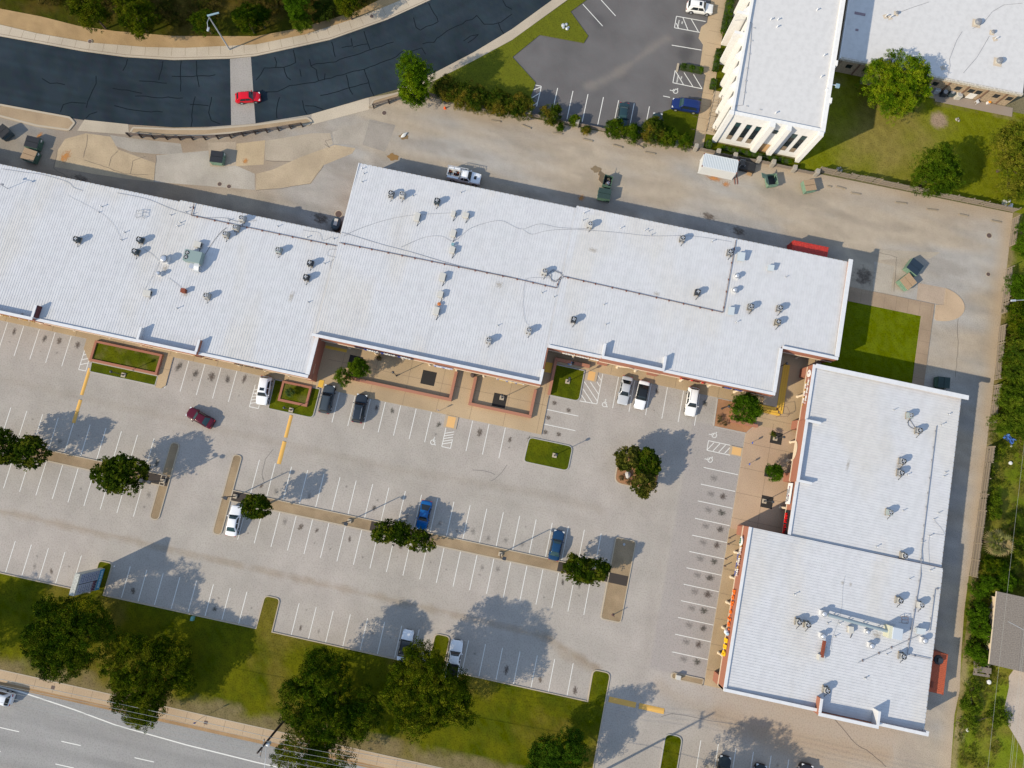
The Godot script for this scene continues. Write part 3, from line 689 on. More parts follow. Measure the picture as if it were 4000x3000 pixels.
	# yellow steps between the two wings
	var st := struct("corner_steps", Geo_steps(), M.step_yellow)
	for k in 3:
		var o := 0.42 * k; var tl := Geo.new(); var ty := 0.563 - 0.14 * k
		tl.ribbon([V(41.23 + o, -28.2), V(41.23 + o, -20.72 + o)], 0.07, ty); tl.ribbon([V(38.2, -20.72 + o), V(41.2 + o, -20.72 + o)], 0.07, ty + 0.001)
		obj("tread_shade", tl, mat("tread_shade", Color(0.16, 0.085, 0.015), 0.9), st)  # riser shading put in as dark strips along the tread edges
	var pl := Geo.new(); pl.box(38.95, 0.1, -29.4, 41.2, 0.60, -20.75); obj("landing", pl, M.walk, st)
	for e in [[-33.4, -15.4, -29.8, -14.9, 0.155, 0.02], [-33.0, -9.6, -32.2, -8.4, 0.155, 0.03], [2.75, -20.3, 3.9, -18.6, 0.155, 0.03], [-59.9, -8.15, -58.95, -7.4, 0.146, 0.1]]:
		var g := Geo.new(); g.box(e[0], e[4] - 0.02, e[1], e[2], e[4] + e[5], e[3])
		struct("yellow_edge", g, M.step_yellow)
	# accessible ramps with yellow pads
	for r in [[9.85, -20.45, 11.3, -18.7, false], [-41.95, -8.25, -40.4, -6.5, false], [-11.2, -8.3, -9.6, -6.3, false], [35.2, -13.1, 37.0, -11.6, true]]:
		var g := Geo.new(); g.box(r[0] - 0.25, 0.0, r[1], r[2] + 0.25, 0.09, r[3])
		var rp := struct("kerb_ramp", g, M.walk)
		g = Geo.new(); g.box(r[0] + 0.15, 0.08, r[1] + 0.12, r[2] - 0.15, 0.10, r[3] - 0.12)
		obj("tactile_pad", g, mat("pad_yellow", Color(0.62, 0.37, 0.14), 0.8), rp)
	# black mulch beds in the planting strips
	for p in [[-57.2, 10.7, -52.6, 12.25], [-42.0, 10.75, -37.2, 12.3], [-19.3, 10.7, -9.6, 12.3], [11.2, 10.75, 19.4, 12.3], [19.45, 10.75, 22.45, 12.3]]:
		var g := Geo.new(); g.box(p[0], 0.1, p[1], p[2], 0.122, p[3])
		struct("mulch_bed", g, mat("mulch_brown", Color(0.045, 0.036, 0.03), 0.95, 0, "grit", 0.8))
	# black tree pits
	for p in [[-15.6, -13.6, 1.15], [-3.4, -12.4, 1.1], [-28.0, -13.6, 1.1], [42.1, -15.8, 0.95], [42.0, -10.2, 0.9], [42.2, -5.3, 0.95]]:
		var g := Geo.new(); g.box(p[0] - p[2], 0.1, p[1] - p[2], p[0] + p[2], 0.165, p[1] + p[2])
		struct("tree_pit", g, M.mulch)

func sep(x0: float, x1: float, step: float, z0: float, z1: float) -> Array:
	var o := []
	var x := x0
	while x < x1: o.append([V(x, z0), V(x, z1)]); x += step
	return o

func sep_z(z0: float, z1: float, step: float, x0: float, x1: float) -> Array:
	var o := []
	var z := z0
	while z < z1: o.append([V(x0, z), V(x1, z)]); z += step
	return o

func Geo_steps() -> Geo:
	var g := Geo.new()
	for k in 3:
		var o := 0.42 * k
		g.box(41.2 + o, 0.1, -28.2, 41.62 + o, 0.56 - 0.14 * k, -20.75 + o)
		g.box(38.2, 0.1, -20.75 + o, 41.2 + o, 0.56 - 0.14 * k, -20.33 + o)
	return g

# ---- paint on the tarmac
func stripe(parent: Node, called: String, a: Vector2, b: Vector2, w: float, y: float, m: Material) -> void:
	var g := Geo.new(); g.ribbon([a, b], w, y)
	obj(called, g, m, parent)

func wheelchair(parent: Node, at: Vector2, turn: float, s: float, y: float) -> void:
	var g := Geo.new()
	var ring := []
	for k in 13: ring.append(V(cos(PI * 0.05 + k * PI * 1.45 / 12), sin(PI * 0.05 + k * PI * 1.45 / 12)) * 0.36 + V(-0.02, 0.22))
	for l in [[ring, 0.11], [[V(-0.08, -0.42), V(-0.04, 0.06), V(0.26, 0.06), V(0.40, 0.48), V(0.56, 0.42)], 0.13], [[V(-0.07, -0.16), V(0.24, -0.16)], 0.1]]:
		var pts := []
		for p in l[0]: pts.append(at + (p * s).rotated(turn))
		g.ribbon(pts, l[1] * s, y)
	var head := []
	for k in 9: head.append(at + (V(-0.08, -0.56) + V(cos(TAU * k / 8), sin(TAU * k / 8)) * 0.05) .rotated(turn) * s)
	g.ribbon(head, 0.12 * s, y)
	obj("wheelchair_symbol", g, M.white_paint, parent)

func stain_images() -> void:
	for k in 5:
		var n := FastNoiseLite.new(); n.seed = 40 + k; n.frequency = 0.09; n.fractal_octaves = 4
		var im := Image.create(64, 64, false, Image.FORMAT_RGBA8)
		for j in 64:
			for i in 64:
				var p := V(i - 31.5, j - 31.5) / 31.5
				var r := V(p.x * 1.3, p.y).length()
				var a := smoothstep(0.0, 1.0, 1.1 - r * 1.3 + n.get_noise_2d(i, j) * 0.65)
				a = a * clampf(0.85 + n.get_noise_2d(i * 2.6 + 90, j * 2.6) * 0.6, 0, 1) * smoothstep(1.0, 0.75, p.length()) * (0.4 if k == 4 else 0.85)
				im.set_pixel(i, j, Color(1, 1, 1, clampf(a * 0.95, 0, 1)))
		var m := mat("stain_%d" % k, [Color(0.05, 0.042, 0.035), Color(0.075, 0.052, 0.04), Color(0.05, 0.05, 0.035), Color(0.10, 0.075, 0.055), Color(0.09, 0.085, 0.08)][k], 0.75)
		m.albedo_texture = ImageTexture.create_from_image(im); m.transparency = BaseMaterial3D.TRANSPARENCY_ALPHA

func stain(parent: Node, at: Vector2, w: float, l: float, turn: float, k: int, y: float) -> void:
	var g := Geo.new(); g.mapped = true
	var p := []
	for q in [V(-w, -l), V(w, -l), V(w, l), V(-w, l)]: p.append(at + (q * 0.5).rotated(turn))
	for i in [0, 1, 2, 0, 2, 3]:
		g.put(Vector3(p[i].x, y, p[i].y), Vector3.UP); g.uv.append([V(0, 0), V(1, 0), V(1, 1), V(0, 1)][i])
	obj("oil_stain", g, M["stain_%d" % k], parent)

func make_paint() -> void:
	stain_images()
	var lot: Node = get_node("parking_lot")
	var y := 0.007
	var w: Material = M.white_paint
	for r in [[[-88.4, -85.68, -82.91, -80.24, -77.55, -74.8], -8.1, -2.95], [[-57.4, -54.78, -52.05, -49.33, -46.65], -8.15, -2.95], [[-83.4, -80.79, -78.1, -75.44, -72.81, -70.15, -67.47, -64.81, -62.24, -59.53, -56.76], 5.3, 10.5], [[-83.2, -80.6, -77.93, -75.27, -72.57, -69.86, -67.28, -64.64, -61.96, -59.21, -56.49], 12.45, 17.95],
		[[-39.27, -36.63, -33.94, -31.26, -28.57, -25.91, -23.24, -20.52, -17.84, -15.12, -12.45, -9.79, -7.12, -4.46, -1.73, 0.98, 3.67, 6.36, 9.0, 11.63, 14.24, 16.99], 5.1, 10.55], [[-39.38, -36.67, -33.94, -31.25, -28.56, -25.88, -23.2, -20.52, -17.84, -15.16, -12.49, -9.77, -7.08, -4.38, -1.71, 1.03, 3.74, 6.4, 8.99, 11.54, 14.13, 16.68], 12.5, 18.0],
		[[-79.0, -76.3, -73.56, -70.92, -68.14, -65.43, -62.75, -54.77, -52.07, -49.43, -46.72, -44.01, -41.28, -38.55, -35.85, -27.42, -24.66, -21.92, -19.17, -16.39, -13.64, -10.9, -8.12, -0.2, 2.51, 5.22, 8.0, 10.76, 13.52, 16.47], 25.45, 30.35], [[-29.34, -26.7, -24.13, -21.62, -19.06, -16.45, -13.88, -7.0, -4.27, -1.54], -8.25, -3.2], [[15.0, 17.74, 20.5, 23.23, 25.95, 28.67], -20.35, -15.05], [[37.9, 40.63, 43.38, 46.1, 48.86, 51.61, 54.3, 57.0, 59.7], 32.5, 37.8]]:
		for x in r[0]: stripe(lot, "bay_line", V(x, r[1]), V(x, r[2]), 0.11, y, w)
	for z in [-12.6, -10.15]: stripe(lot, "bay_line", V(4.48, z), V(9.75, z), 0.11, y, w)
	for z in [-8.65, -5.91, -3.17, -0.36, 2.35, 4.95, 7.54, 10.13, 12.7, 15.31, 17.9, 20.61]: stripe(lot, "bay_line", V(31.3, z), V(36.95, z), 0.11, y, w)
	# hatched access aisles
	for h in [[-71.95, -8.0, -70.75, -3.0, 5, -1], [-43.1, -6.6, -41.6, -2.9, 5, -1], [-11.0, -6.2, -9.55, -3.1, 5, -1]]:
		stripe(lot, "aisle_line", V(h[0], h[1]), V(h[0], h[3]), 0.11, y, w); stripe(lot, "aisle_line", V(h[0], h[3]), V(h[2], h[3]), 0.11, y + 0.001, w)
		stripe(lot, "aisle_line", V(h[2], h[1] + 1.6), V(h[2], h[3]), 0.11, y, w)
		for k in h[4]:
			var z: float = lerpf(h[1] + 0.9, h[3], float(k) / h[4])
			stripe(lot, "aisle_line", V(h[0], z), V(h[2], z - 0.55), 0.11, y + 0.0012, w)
	stripe(lot, "aisle_line", V(12.35, -20.3), V(12.35, -15.2), 0.12, y, w); stripe(lot, "aisle_line", V(9.5, -15.1), V(12.35, -15.2), 0.12, y + 0.001, w)
	for s in [[11.45, -20.05, 12.3, -19.2], [11.45, -19.0, 12.3, -18.15], [10.6, -18.55, 12.3, -16.85], [9.6, -18.4, 12.3, -15.7], [9.6, -17.2, 11.6, -15.2], [9.6, -16.1, 10.5, -15.2]]: stripe(lot, "aisle_line", V(s[0], s[1]), V(s[2], s[3]), 0.12, y + 0.0012, w)
	for z in [-13.1, -11.5]: stripe(lot, "aisle_line", V(31.35, z), V(35.2, z), 0.11, y, w)
	stripe(lot, "aisle_line", V(31.35, -13.1), V(31.35, -11.5), 0.11, y + 0.001, w)
	for k in 4: stripe(lot, "aisle_line", V(31.4 + k * 0.95, -11.6), V(32.3 + k * 0.95, -13.0), 0.11, y + 0.0012, w)
	for p in [[-12.5, -3.7, 0.2, 1.05], [13.65, -15.6, 0.1, 1.05], [31.9, -14.2, -1.5, 1.05], [31.9, -10.1, -1.5, 1.05]]: wheelchair(lot, V(p[0], p[1]), p[2], p[3], y)
	# oil under the parked engines
	for r in [[-85.68, -8.1, 1, 5, 2.7, 0.95], [-57.4, -8.1, 1, 5, 2.7, 1.0], [-26.7, -8.2, 1, 6, 2.6, 0.8], [-7.0, -8.2, 1, 4, 2.7, 0.95], [15.0, -20.3, 1, 6, 2.7, 0.8], [-80.79, 10.5, -1, 10, 2.67, 0.5], [-80.6, 12.5, 1, 10, 2.67, 0.5], [-39.27, 10.5, -1, 21, 2.68, 0.45], [-39.38, 12.5, 1, 21, 2.67, 0.45], [-73.56, 30.3, -1, 4, 2.7, 0.3], [-54.77, 30.3, -1, 8, 2.7, 0.45], [-27.4, 30.3, -1, 7, 2.75, 0.2], [-0.2, 30.3, -1, 7, 2.75, 0.6], [37.9, 32.5, 1, 5, 2.7, 0.4]]:
		for k in r[3]:
			if rng.randf() < r[5] * 0.85:
				var big: float = r[5] * rng.randf_range(0.8, 1.3)
				stain(lot, V(r[0] + r[4] * (k + 0.5) + rng.randf_range(-0.25, 0.25), r[1] + r[2] * rng.randf_range(0.9, 1.8)), (0.9 + big * 0.9) * rng.randf_range(0.7, 1.25), (1.1 + big * 1.2) * rng.randf_range(0.7, 1.2), rng.randf_range(-0.5, 0.5) + (PI if rng.randf() < 0.5 else 0.0), (4 if r[5] < 0.6 and rng.randf() < 0.65 else rng.randi() % 4), y + 0.003 + k * 0.0002)
			if rng.randf() < 0.35: stain(lot, V(r[0] + r[4] * (k + 0.5), r[1] + r[2] * rng.randf_range(2.6, 4.2)), rng.randf_range(0.5, 0.9), rng.randf_range(0.4, 0.9), rng.randf() * 3, 4, y + 0.003 + k * 0.0002)
	for k in 12:
		var z := -7.3 + k * 2.6
		if k > 0: stain(lot, V(35.4 + rng.randf_range(-0.3, 0.3), z), 2.4 * rng.randf_range(0.8, 1.15), 1.6, rng.randf_range(-0.3, 0.3), k % 3, y + 0.003)
		stain(lot, V(33.2, z), 2.6, 1.5, 0.1, 4, y + 0.0034)
	for p in [[5.5, -13.9], [5.0, -11.3], [5.0, -8.9], [8.0, -13.2], [7.2, -9.0]]: stain(lot, V(p[0], p[1]), 1.8, 1.2, 0.2, 3, y + 0.003)
	# tyre marks
	for p in [[[-5.32, -0.46], [-3.65, -0.70], [-2.30, -0.67], [-1.58, -0.44]], [[-0.03, -2.38], [-0.64, -0.93], [-1.52, 0.30], [-2.02, 0.65]], [[31.31, 30.36], [32.81, 29.61], [34.96, 29.42], [38.60, 29.44], [43.97, 29.01]], [[-37.52, 2.93], [-38.37, 4.82], [-38.29, 7.26], [-37.55, 8.61]]]:
		var g := Geo.new(); var pts := []
		for q in p: pts.append(V(q[0], q[1]))
		g.ribbon(pts, 0.09, y - 0.002); obj("tyre_mark", g, mat("tyre_mark", Color(0.17, 0.155, 0.145), 0.9), lot)
	# yellow speed humps
	for h in [[-70.5, -3.6, -69.95, 0.95, "upper speed hump left of the brick planter, faded yellow"], [-70.45, 1.75, -69.88, 5.6, "lower speed hump beside the left tree row, bright yellow"], [-36.35, -2.95, -35.78, 0.75, "yellow speed hump touching the square planter lawn"], [-36.4, 1.4, -35.72, 5.1, "yellow speed hump just above the second tree row"], [22.9, 29.1, 27.15, 29.95, "left yellow speed hump across the exit drive by the lawn"], [27.65, 29.1, 31.6, 29.95, "right yellow speed hump across the exit drive, away from the lawn"]]:
		var along_z: bool = h[3] - h[1] > h[2] - h[0]
		var g := Geo.new()
		for k in 8:
			var p := []
			for e in [[0, k], [1, k], [1, k + 1], [0, k + 1]]:
				var t: float = e[1] / 8.0; var hh := 0.006 + sin(PI * t) * 0.08
				if along_z: p.append(Vector3(lerpf(h[0], h[2], t), hh, lerpf(h[1], h[3], e[0])))
				else: p.append(Vector3(lerpf(h[0], h[2], e[0]), hh, lerpf(h[1], h[3], t)))
			if (p[1] - p[0]).cross(p[2] - p[0]).y < 0: p.reverse()
			g.quad(p[0], p[1], p[2], p[3])
		tag(obj("speed_hump", g, M.yellow_paint), h[4], "speed hump", "yellow speed humps in the car park")
	# the main road
	var road: Node = get_node("main_road")
	for x0 in [-67.3, -57.6, -46.1, -34.8, -23.4]: stripe(road, "lane_dash", V(x0, 52.5), V(x0 + 3.05, 52.5), 0.13, 0.012, w)
	for x0 in [-69.0, -57.5, -46.0]: stripe(road, "lane_dash", V(x0 - (2.0 if x0 < -68 else 0.0), 55.78), V(x0 + 2.9, 55.78), 0.13, 0.012, w)
	var g2 := Geo.new(); g2.ribbon([V(-80, 46.5), V(-65.6, 46.95), V(-57, 47.75), V(-50.2, 48.6), V(-39, 49.15), V(-27.9, 49.4), V(-10, 49.4), V(20, 49.5)], 0.17, 0.013)
	obj("edge_line", g2, w, road)
	# the north car park
	var nl: Node = get_node("north_parking_lot")
	for p in [[-5.05, -68.6, -5.05, -64.6], [-2.3, -68.64, -2.3, -63.2], [0.4, -68.6, 0.4, -63.3], [3.16, -68.62, 3.16, -63.3], [5.88, -68.62, 5.88, -63.2], [8.67, -68.65, 8.67, -63.2], [11.38, -68.64, 11.38, -63.4], [-3.84, -85.41, 0.42, -81.99], [-0.79, -86.95, 2.33, -84.43], [13.16, -81.01, 18.5, -81.2], [13.0, -86.74, 18.3, -86.85], [13.05, -84.44, 18.4, -84.55], [13.0, -86.74, 13.05, -84.44], [14.2, -86.7, 15.5, -84.5], [15.7, -86.75, 17.4, -84.55], [13.2, -85.4, 13.8, -84.5], [14.61, -76.36, 14.62, -73.95], [14.62, -73.95, 19.9, -73.92], [14.65, -76.3, 16.5, -74], [16.2, -76.3, 18.2, -74], [17.9, -76.3, 19.8, -74], [-9.0, -68.3, -7.9, -68.3], [-7.9, -68.3, -7.95, -64.4], [-9.2, -67.3, -8.0, -68.1], [-9.3, -65.6, -8.0, -66.9], [-8.6, -64.4, -8.0, -65.1], [13.4, -71.1, 14.6, -71.1]]:
		stripe(nl, "bay_line", V(p[0], p[1]), V(p[2], p[3]), 0.13, 0.0125, w)
	wheelchair(nl, V(15.1, -72.5), -1.5, 1.15, 0.0128)
	for p in [[13.6, -86.1], [15.3, -75.6]]:
		for line in [["PARKING", 0.0, 0.0, 0.42], ["NO", 0.62, 0.35, 0.38]]:
			var tm := TextMesh.new(); var f := SystemFont.new(); f.font_names = PackedStringArray(["Droid Sans"]); f.font_weight = 700
			tm.font = f; tm.text = line[0]; tm.font_size = 32; tm.pixel_size = 0.011; tm.depth = 0.002
			var o := obj("painted_word", tm, w, nl)
			o.transform = Transform3D(Basis(Vector3(0, 0, 1), Vector3(1, 0, 0), Vector3(0, 1, 0)), Vector3(p[0] + line[1], 0.0145, p[1] + 0.75 - line[2]))

# ---- the shops
var roofs := [   # x0, z0, x1, z1, axis of fall, y at the low edge, y at the high edge
	["A1", -130.0, -33.05, -61.45, -8.95, "z", 3.95, 4.50], ["A2", -61.45, -33.28, -34.25, -9.1, "z", 4.07, 4.62], ["A3", -34.25, -15.78, -33.5, -9.15, "z", 4.47, 4.62], ["B", -34.25, -45.75, 2.35, -15.8, "z", 4.15, 4.75],
	["C", 2.35, -46.1, 38.95, -21.75, "z", 4.25, 4.80], ["C2", 38.95, -46.1, 47.95, -29.6, "z", 4.25, 4.60], ["E", 44.35, -27.95, 68.55, -0.8, "x", 4.05, 4.62], ["F", 38.2, -0.8, 68.55, 23.45, "x", 4.5, 5.1]]

func roof_y(x: float, z: float) -> float:
	for r in roofs:
		if x >= r[1] and x <= r[3] and z >= r[2] and z <= r[4]:
			if r[5] == "z": return lerpf(r[6], r[7], (z - r[2]) / (r[4] - r[2]))
			return lerpf(r[7], r[6], (x - r[1]) / (r[3] - r[1]))
	return 4.5

func roof_part(b: Node, key: String, first: bool) -> void:
	for r in roofs:
		if r[0] != key: continue
		var g := sheet(rect(r[1], r[2], r[3], r[4]), 0.0, 1.0, roof_tint)
		for i in g.v.size():
			var p := g.v[i]
			g.v[i].y = roof_y(clampf(p.x, r[1] + 0.001, r[3] - 0.001), clampf(p.z, r[2] + 0.001, r[4] - 0.001)) if true else 0.0
		var hi := Geo.new(); hi = g
		obj("roof", hi, M.roof_sheet, b)
		var s := Geo.new(); var under := Geo.new()
		if r[5] == "z":
			var x: float = r[1] + 0.2
			while x < r[3] - 0.1:
				if x > -112:
					beam(s, Vector3(x, r[6] + 0.004, r[2] + 0.02), Vector3(x, r[7] + 0.004, r[4] - 0.3), 0.045, 0.016)
				x += 0.415
		else:
			var z: float = r[2] + 0.2
			while z < r[4] - 0.1:
				beam(s, Vector3(r[1] + 0.3, r[7] + 0.004, z), Vector3(r[3] - 0.02, r[6] + 0.004, z), 0.045, 0.016)
				z += 0.415
		stuff(obj("roof_seams", s, M.seam_metal, b))
		# deck below the sheet, down to the soffit
		for i in g.v.size(): g.v[i].y -= 0.14
		obj("roof_deck", under_copy(g), M.deck_brown, b)

func under_copy(g: Geo) -> Geo:
	var o := Geo.new(); o.v = g.v.duplicate(); o.n = g.n.duplicate(); return o

func beam(g: Geo, a: Vector3, b: Vector3, w: float, h: float) -> void:    # a low ridge of trapezium section
	var s := (b - a).normalized().cross(Vector3.UP) * w / 2; var u := Vector3.UP * h; var t := s * 0.45
	g.quad(a + s, b + s, b + t + u, a + t + u); g.quad(a + t + u, b + t + u, b - t + u, a - t + u); g.quad(a - t + u, b - t + u, b - s, a - s)
	g.tri(a + s, a + t + u, a - s); g.tri(a + t + u, a - t + u, a - s)

# a run of shop front: local x runs along it, local z faces out; up is how far the parapet stands above the roof edge
func front(b: Node, frame: Transform3D, x0: float, x1: float, roof: float, up: float, returns := 0, cap := 0.40, ret := 2.35, bricked := 0) -> void:
	var top := roof + up
	var g := Geo.new(); g.xf = frame
	g.box(x0, 2.72, -0.28, x1, top - 0.1, 0.0)
	var c := Geo.new(); c.xf = frame
	c.soft_box(x0 - 0.02, top - 0.1, -cap, x1 + 0.02, top, 0.07, 0.02)
	for e in [[1, x0], [2, x1]]:
		if returns & e[0]:
			var m: float = e[1]; var s := 0.0 if e[0] == 1 else -0.28
			var rw := Geo.new(); rw.xf = frame; rw.box(m + s, roof - 0.5, -ret, m + s + 0.28, top - 0.1, -0.28)
			obj("return_wall", rw, M.brick if bricked & e[0] else M.white_metal, b)
			c.soft_box(m + s - 0.06, top - 0.1, -ret - 0.04, m + s + 0.34, top, -cap - 0.002, 0.02)
	obj("parapet_wall", g, M.brick, b); obj("parapet_cap", c, M.white_metal, b)
	g = Geo.new(); g.xf = frame; g.box(x0 + 0.02, 2.66, 0.002, x1 - 0.02, 2.80, 0.11)
	obj("cornice", g, M.cream, b)
	g = Geo.new(); g.xf = frame; g.box(x0, 2.62, -2.6, x1, 2.70, -0.02)
	obj("soffit", g, M.cream, b)

func column(b: Node, x: float, z: float) -> void:
	var g := Geo.new(); g.lathe(Vector3(x, 0.13, z), [V(0.27, 0), V(0.27, 0.12), V(0.20, 0.16), V(0.19, 2.4), V(0.25, 2.46), V(0.25, 2.53)], 10)
	obj("column", g, M.cream, b)

func box_part(b: Node, called: String, m: Material, x0: float, y0: float, z0: float, x1: float, y1: float, z1: float) -> MeshInstance3D:
	var g := Geo.new(); g.box(x0, y0, z0, x1, y1, z1)
	return obj(called, g, m, b)

func windows_along(b: Node, x0: float, x1: float, z: float, along_x: bool, face: float) -> void:
	var x := x0
	while x + 2.4 < x1:
		if along_x:
			box_part(b, "shop_window", M.glass, x, 0.5, z, x + 2.2, 2.45, z + 0.04 * face)
		else:
			box_part(b, "shop_window", M.glass, z, 0.5, x, z + 0.04 * face, 2.45, x + 2.2)
		x += 2.75

func make_mall() -> void:
	var rs := ground("roof_sheet", "soft", 0.1, 0.5)
	var south := func(z): return Transform3D(Basis(), Vector3(0, 0, z))
	var west := func(x): return Transform3D(Basis(Vector3.UP, -PI / 2), Vector3(x, 0, 0))
	# left wing, far-left shop
	var b := thing("shop_building", "white-roofed brick shop wing at the left edge, below the wooden rail fence", "building", Vector3.ZERO)
	roof_part(b, "A1", true)
	front(b, south.call(-8.93), -130, -77.85, 4.5, 1.0, 2); front(b, south.call(-9.03), -77.85, -61.0, 4.5, 0.22)
	box_part(b, "wall", M.brick, -130, 0, -32.9, -61.5, 3.9, -11.6); windows_along(b, -110, -62, -11.6, true, 1)
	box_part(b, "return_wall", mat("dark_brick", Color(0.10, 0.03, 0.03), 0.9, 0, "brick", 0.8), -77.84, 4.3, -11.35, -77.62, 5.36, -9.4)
	for x in [-105.0, -99.0, -93.0, -87.0, -80.2, -74.4, -68.4, -63.0]: column(b, x, -9.2)
	for x in [-79.3, -62.0]: box_part(b, "brick_pier", M.brick, x - 0.8, 0.12, -9.9, x + 0.8, 2.7, -9.0)
	gutter(b, -112, -61.5, -33.15, 3.93)
	b = thing("shop_building", "white-roofed brick shop wing behind the square and long brick planters", "building")
	roof_part(b, "A2", true); roof_part(b, "A3", false)
	front(b, south.call(-9.0), -61.0, -51.25, 4.62, 0.92, 3, 0.4, 2.35, 2); front(b, south.call(-9.12), -51.25, -33.5, 4.62, 0.2, 0)
	box_part(b, "wall", M.brick, -61.45, 0, -33.1, -34.3, 3.95, -11.6); windows_along(b, -60.5, -36, -11.6, true, 1)
	box_part(b, "end_wall", M.brick, -34.1, 0.1, -15.8, -33.52, 4.5, -9.3)
	box_part(b, "end_cap", M.white_metal, -34.0, 4.62, -15.8, -33.4, 4.80, -9.6)
	for x in [-57.0, -52.6, -46.5, -42.0, -38.0]: column(b, x, -9.25)
	box_part(b, "brick_pier", M.brick, -34.9, 0.12, -10.1, -33.45, 2.7, -9.08)
	gutter(b, -61.4, -34.3, -33.38, 4.05)
	b = thing("shop_building", "tall middle shop block with white ribbed roof, flush wall along the tan plaza", "building")
	roof_part(b, "B", true)
	front(b, south.call(-15.7), -34.35, 2.55, 4.75, 0.72, 2)
	box_part(b, "wall", M.brick, -34.2, 0, -45.6, 2.3, 4.0, -18.3); windows_along(b, -33.6, 1.5, -18.3, true, 1)
	box_part(b, "end_wall", M.brick, 2.36, 0.1, -22.4, 2.56, 4.6, -15.98)
	for x in [-29.4, -25.0, -20.4, -15.85, -11.3, -6.76, -2.2]: column(b, x, -15.85)
	gutter(b, -34.2, 2.3, -45.85, 4.13)
	box_part(b, "verge_trim", M.white_metal, -34.42, 4.12, -45.8, -34.26, 4.26, -33.4)
	b = thing("shop_building", "long white-roofed shop block right of the middle, with the red container behind", "building")
	roof_part(b, "C", true); roof_part(b, "C2", false)
	front(b, south.call(-21.85), 2.58, 11.05, 4.8, 0.2); front(b, south.call(-21.72), 11.05, 21.05, 4.8, 0.95, 3)
	front(b, south.call(-21.78), 21.05, 39.05, 4.8, 0.12); front(b, south.call(-29.5), 39.05, 48.0, 4.62, 0.35)
	box_part(b, "wall", M.brick, 2.4, 0, -45.95, 38.8, 4.1, -24.5); box_part(b, "wall", M.brick, 38.8, 0, -45.95, 47.85, 4.1, -31.5)
	box_part(b, "end_wall", M.brick, 47.6, 0.05, -46.2, 47.96, 4.75, -29.8)
	box_part(b, "end_cap", M.white_metal, 47.45, 4.75, -46.4, 48.1, 4.95, -29.95)
	box_part(b, "end_wall", M.brick, 38.7, 0.1, -29.4, 39.04, 4.6, -22.1)
	box_part(b, "end_cap", M.white_metal, 38.6, 4.82, -29.4, 39.12, 4.97, -22.2)
	windows_along(b, 3, 38, -24.5, true, 1); windows_along(b, 39.5, 47, -31.5, true, 1)
	for x in [6.93, 14.46, 17.48, 25.1, 29.67, 34.15]: column(b, x, -21.9)
	column(b, 43.3, -29.75)
	for x in [11.85, 20.2]: box_part(b, "brick_pier", M.brick, x - 0.8, 0.12, -22.6, x + 0.8, 2.71, -21.68)
	gutter(b, 2.4, 47.5, -46.2, 4.23)
	var f := Geo.new()
	var arc := []
	for k in 9: arc.append(Vector3(14.46 + 3.02 * k / 8.0, 2.2 + sin(PI * k / 8.0) * 0.9, -21.62))
	f.path(arc, 0.10, 6); obj("arch_trim", f, M.cream, b)
	# right wing
	b = thing("shop_building", "upper block of the right wing with ribs running across, facing the pink plaza", "building")
	roof_part(b, "E", true)
	front(b, west.call(44.35), -27.95, -18.95, 4.62, 0.25); front(b, west.call(44.25), -18.95, -9.15, 4.62, 0.78, 3); front(b, west.call(44.4), -9.15, -0.9, 4.62, 0.22)
	box_part(b, "wall", M.brick, 46.9, 0, -27.7, 68.3, 3.95, -0.9); windows_along(b, -27, -2, 46.9, false, -1)
	box_part(b, "end_wall", M.brick, 44.4, 0.1, -28.05, 68.4, 4.75, -27.75)
	box_part(b, "end_cap", M.white_metal, 44.75, 4.75, -28.15, 69.2, 4.95, -27.45)
	for z in [-23.3, -15.65, -12.62, -4.93]: column(b, 44.5, z)
	for z in [-27.2, -18.4, -9.8]: box_part(b, "brick_pier", M.brick, 44.22, 0.12, z - 0.7, 45.1, 2.71, z + 0.7)
	f = Geo.new()
	var half := []
	for k in 11: half.append(V(cos(PI * k / 10.0) * 1.55, sin(PI * k / 10.0) * 1.1))
	for k in 10:
		f.tri(Vector3(44.18, 2.75, -14.15), Vector3(44.18, 2.75 + half[k].y, -14.15 + half[k].x), Vector3(44.18, 2.75 + half[k + 1].y, -14.15 + half[k + 1].x))
	obj("half_round_panel", f, M.cream, b)
	gutter_z(b, -27.7, -0.9, 68.65, 4.03)
	b = thing("shop_building", "lower block of the right wing, corner shop with orange and yellow letters", "building")
	roof_part(b, "F", true)
	front(b, west.call(38.2), -0.8, 23.45, 5.1, 0.22)
	front(b, south.call(23.45), 38.2, 52.1, 5.0, 0.45); front(b, south.call(23.8), 52.1, 60.95, 4.85, 1.35, 3, 0.42, 2.35, 1); front(b, south.call(23.5), 60.95, 68.7, 4.72, 0.78, 2, 0.42, 0.6)
	box_part(b, "wall", M.brick, 40.8, 0, -0.7, 68.4, 4.4, 21.2); windows_along(b, 0, 20, 40.8, false, -1)
	box_part(b, "south_wall", M.brick, 38.6, 0.05, 22.7, 68.4, 4.5, 23.1)
	box_part(b, "end_wall", M.brick, 38.3, 0.1, -0.86, 68.5, 4.3, -0.6)
	for z in [3.51, 7.45, 11.38, 15.3, 19.21]: column(b, 38.42, z)
	for z in [0.05, 22.75]: box_part(b, "brick_pier", M.brick, 38.17, 0.12, z - 0.72, 39.1, 2.71, z + 0.72)
	gutter_z(b, -0.6, 23.0, 68.65, 4.48)
	make_signs()
	# old stains on the sheets
	var rm := mat("roof_stain", Color(0.30, 0.24, 0.15), 0.9); rm.albedo_texture = M.stain_4.albedo_texture; rm.transparency = BaseMaterial3D.TRANSPARENCY_ALPHA; M["stain_8"] = rm
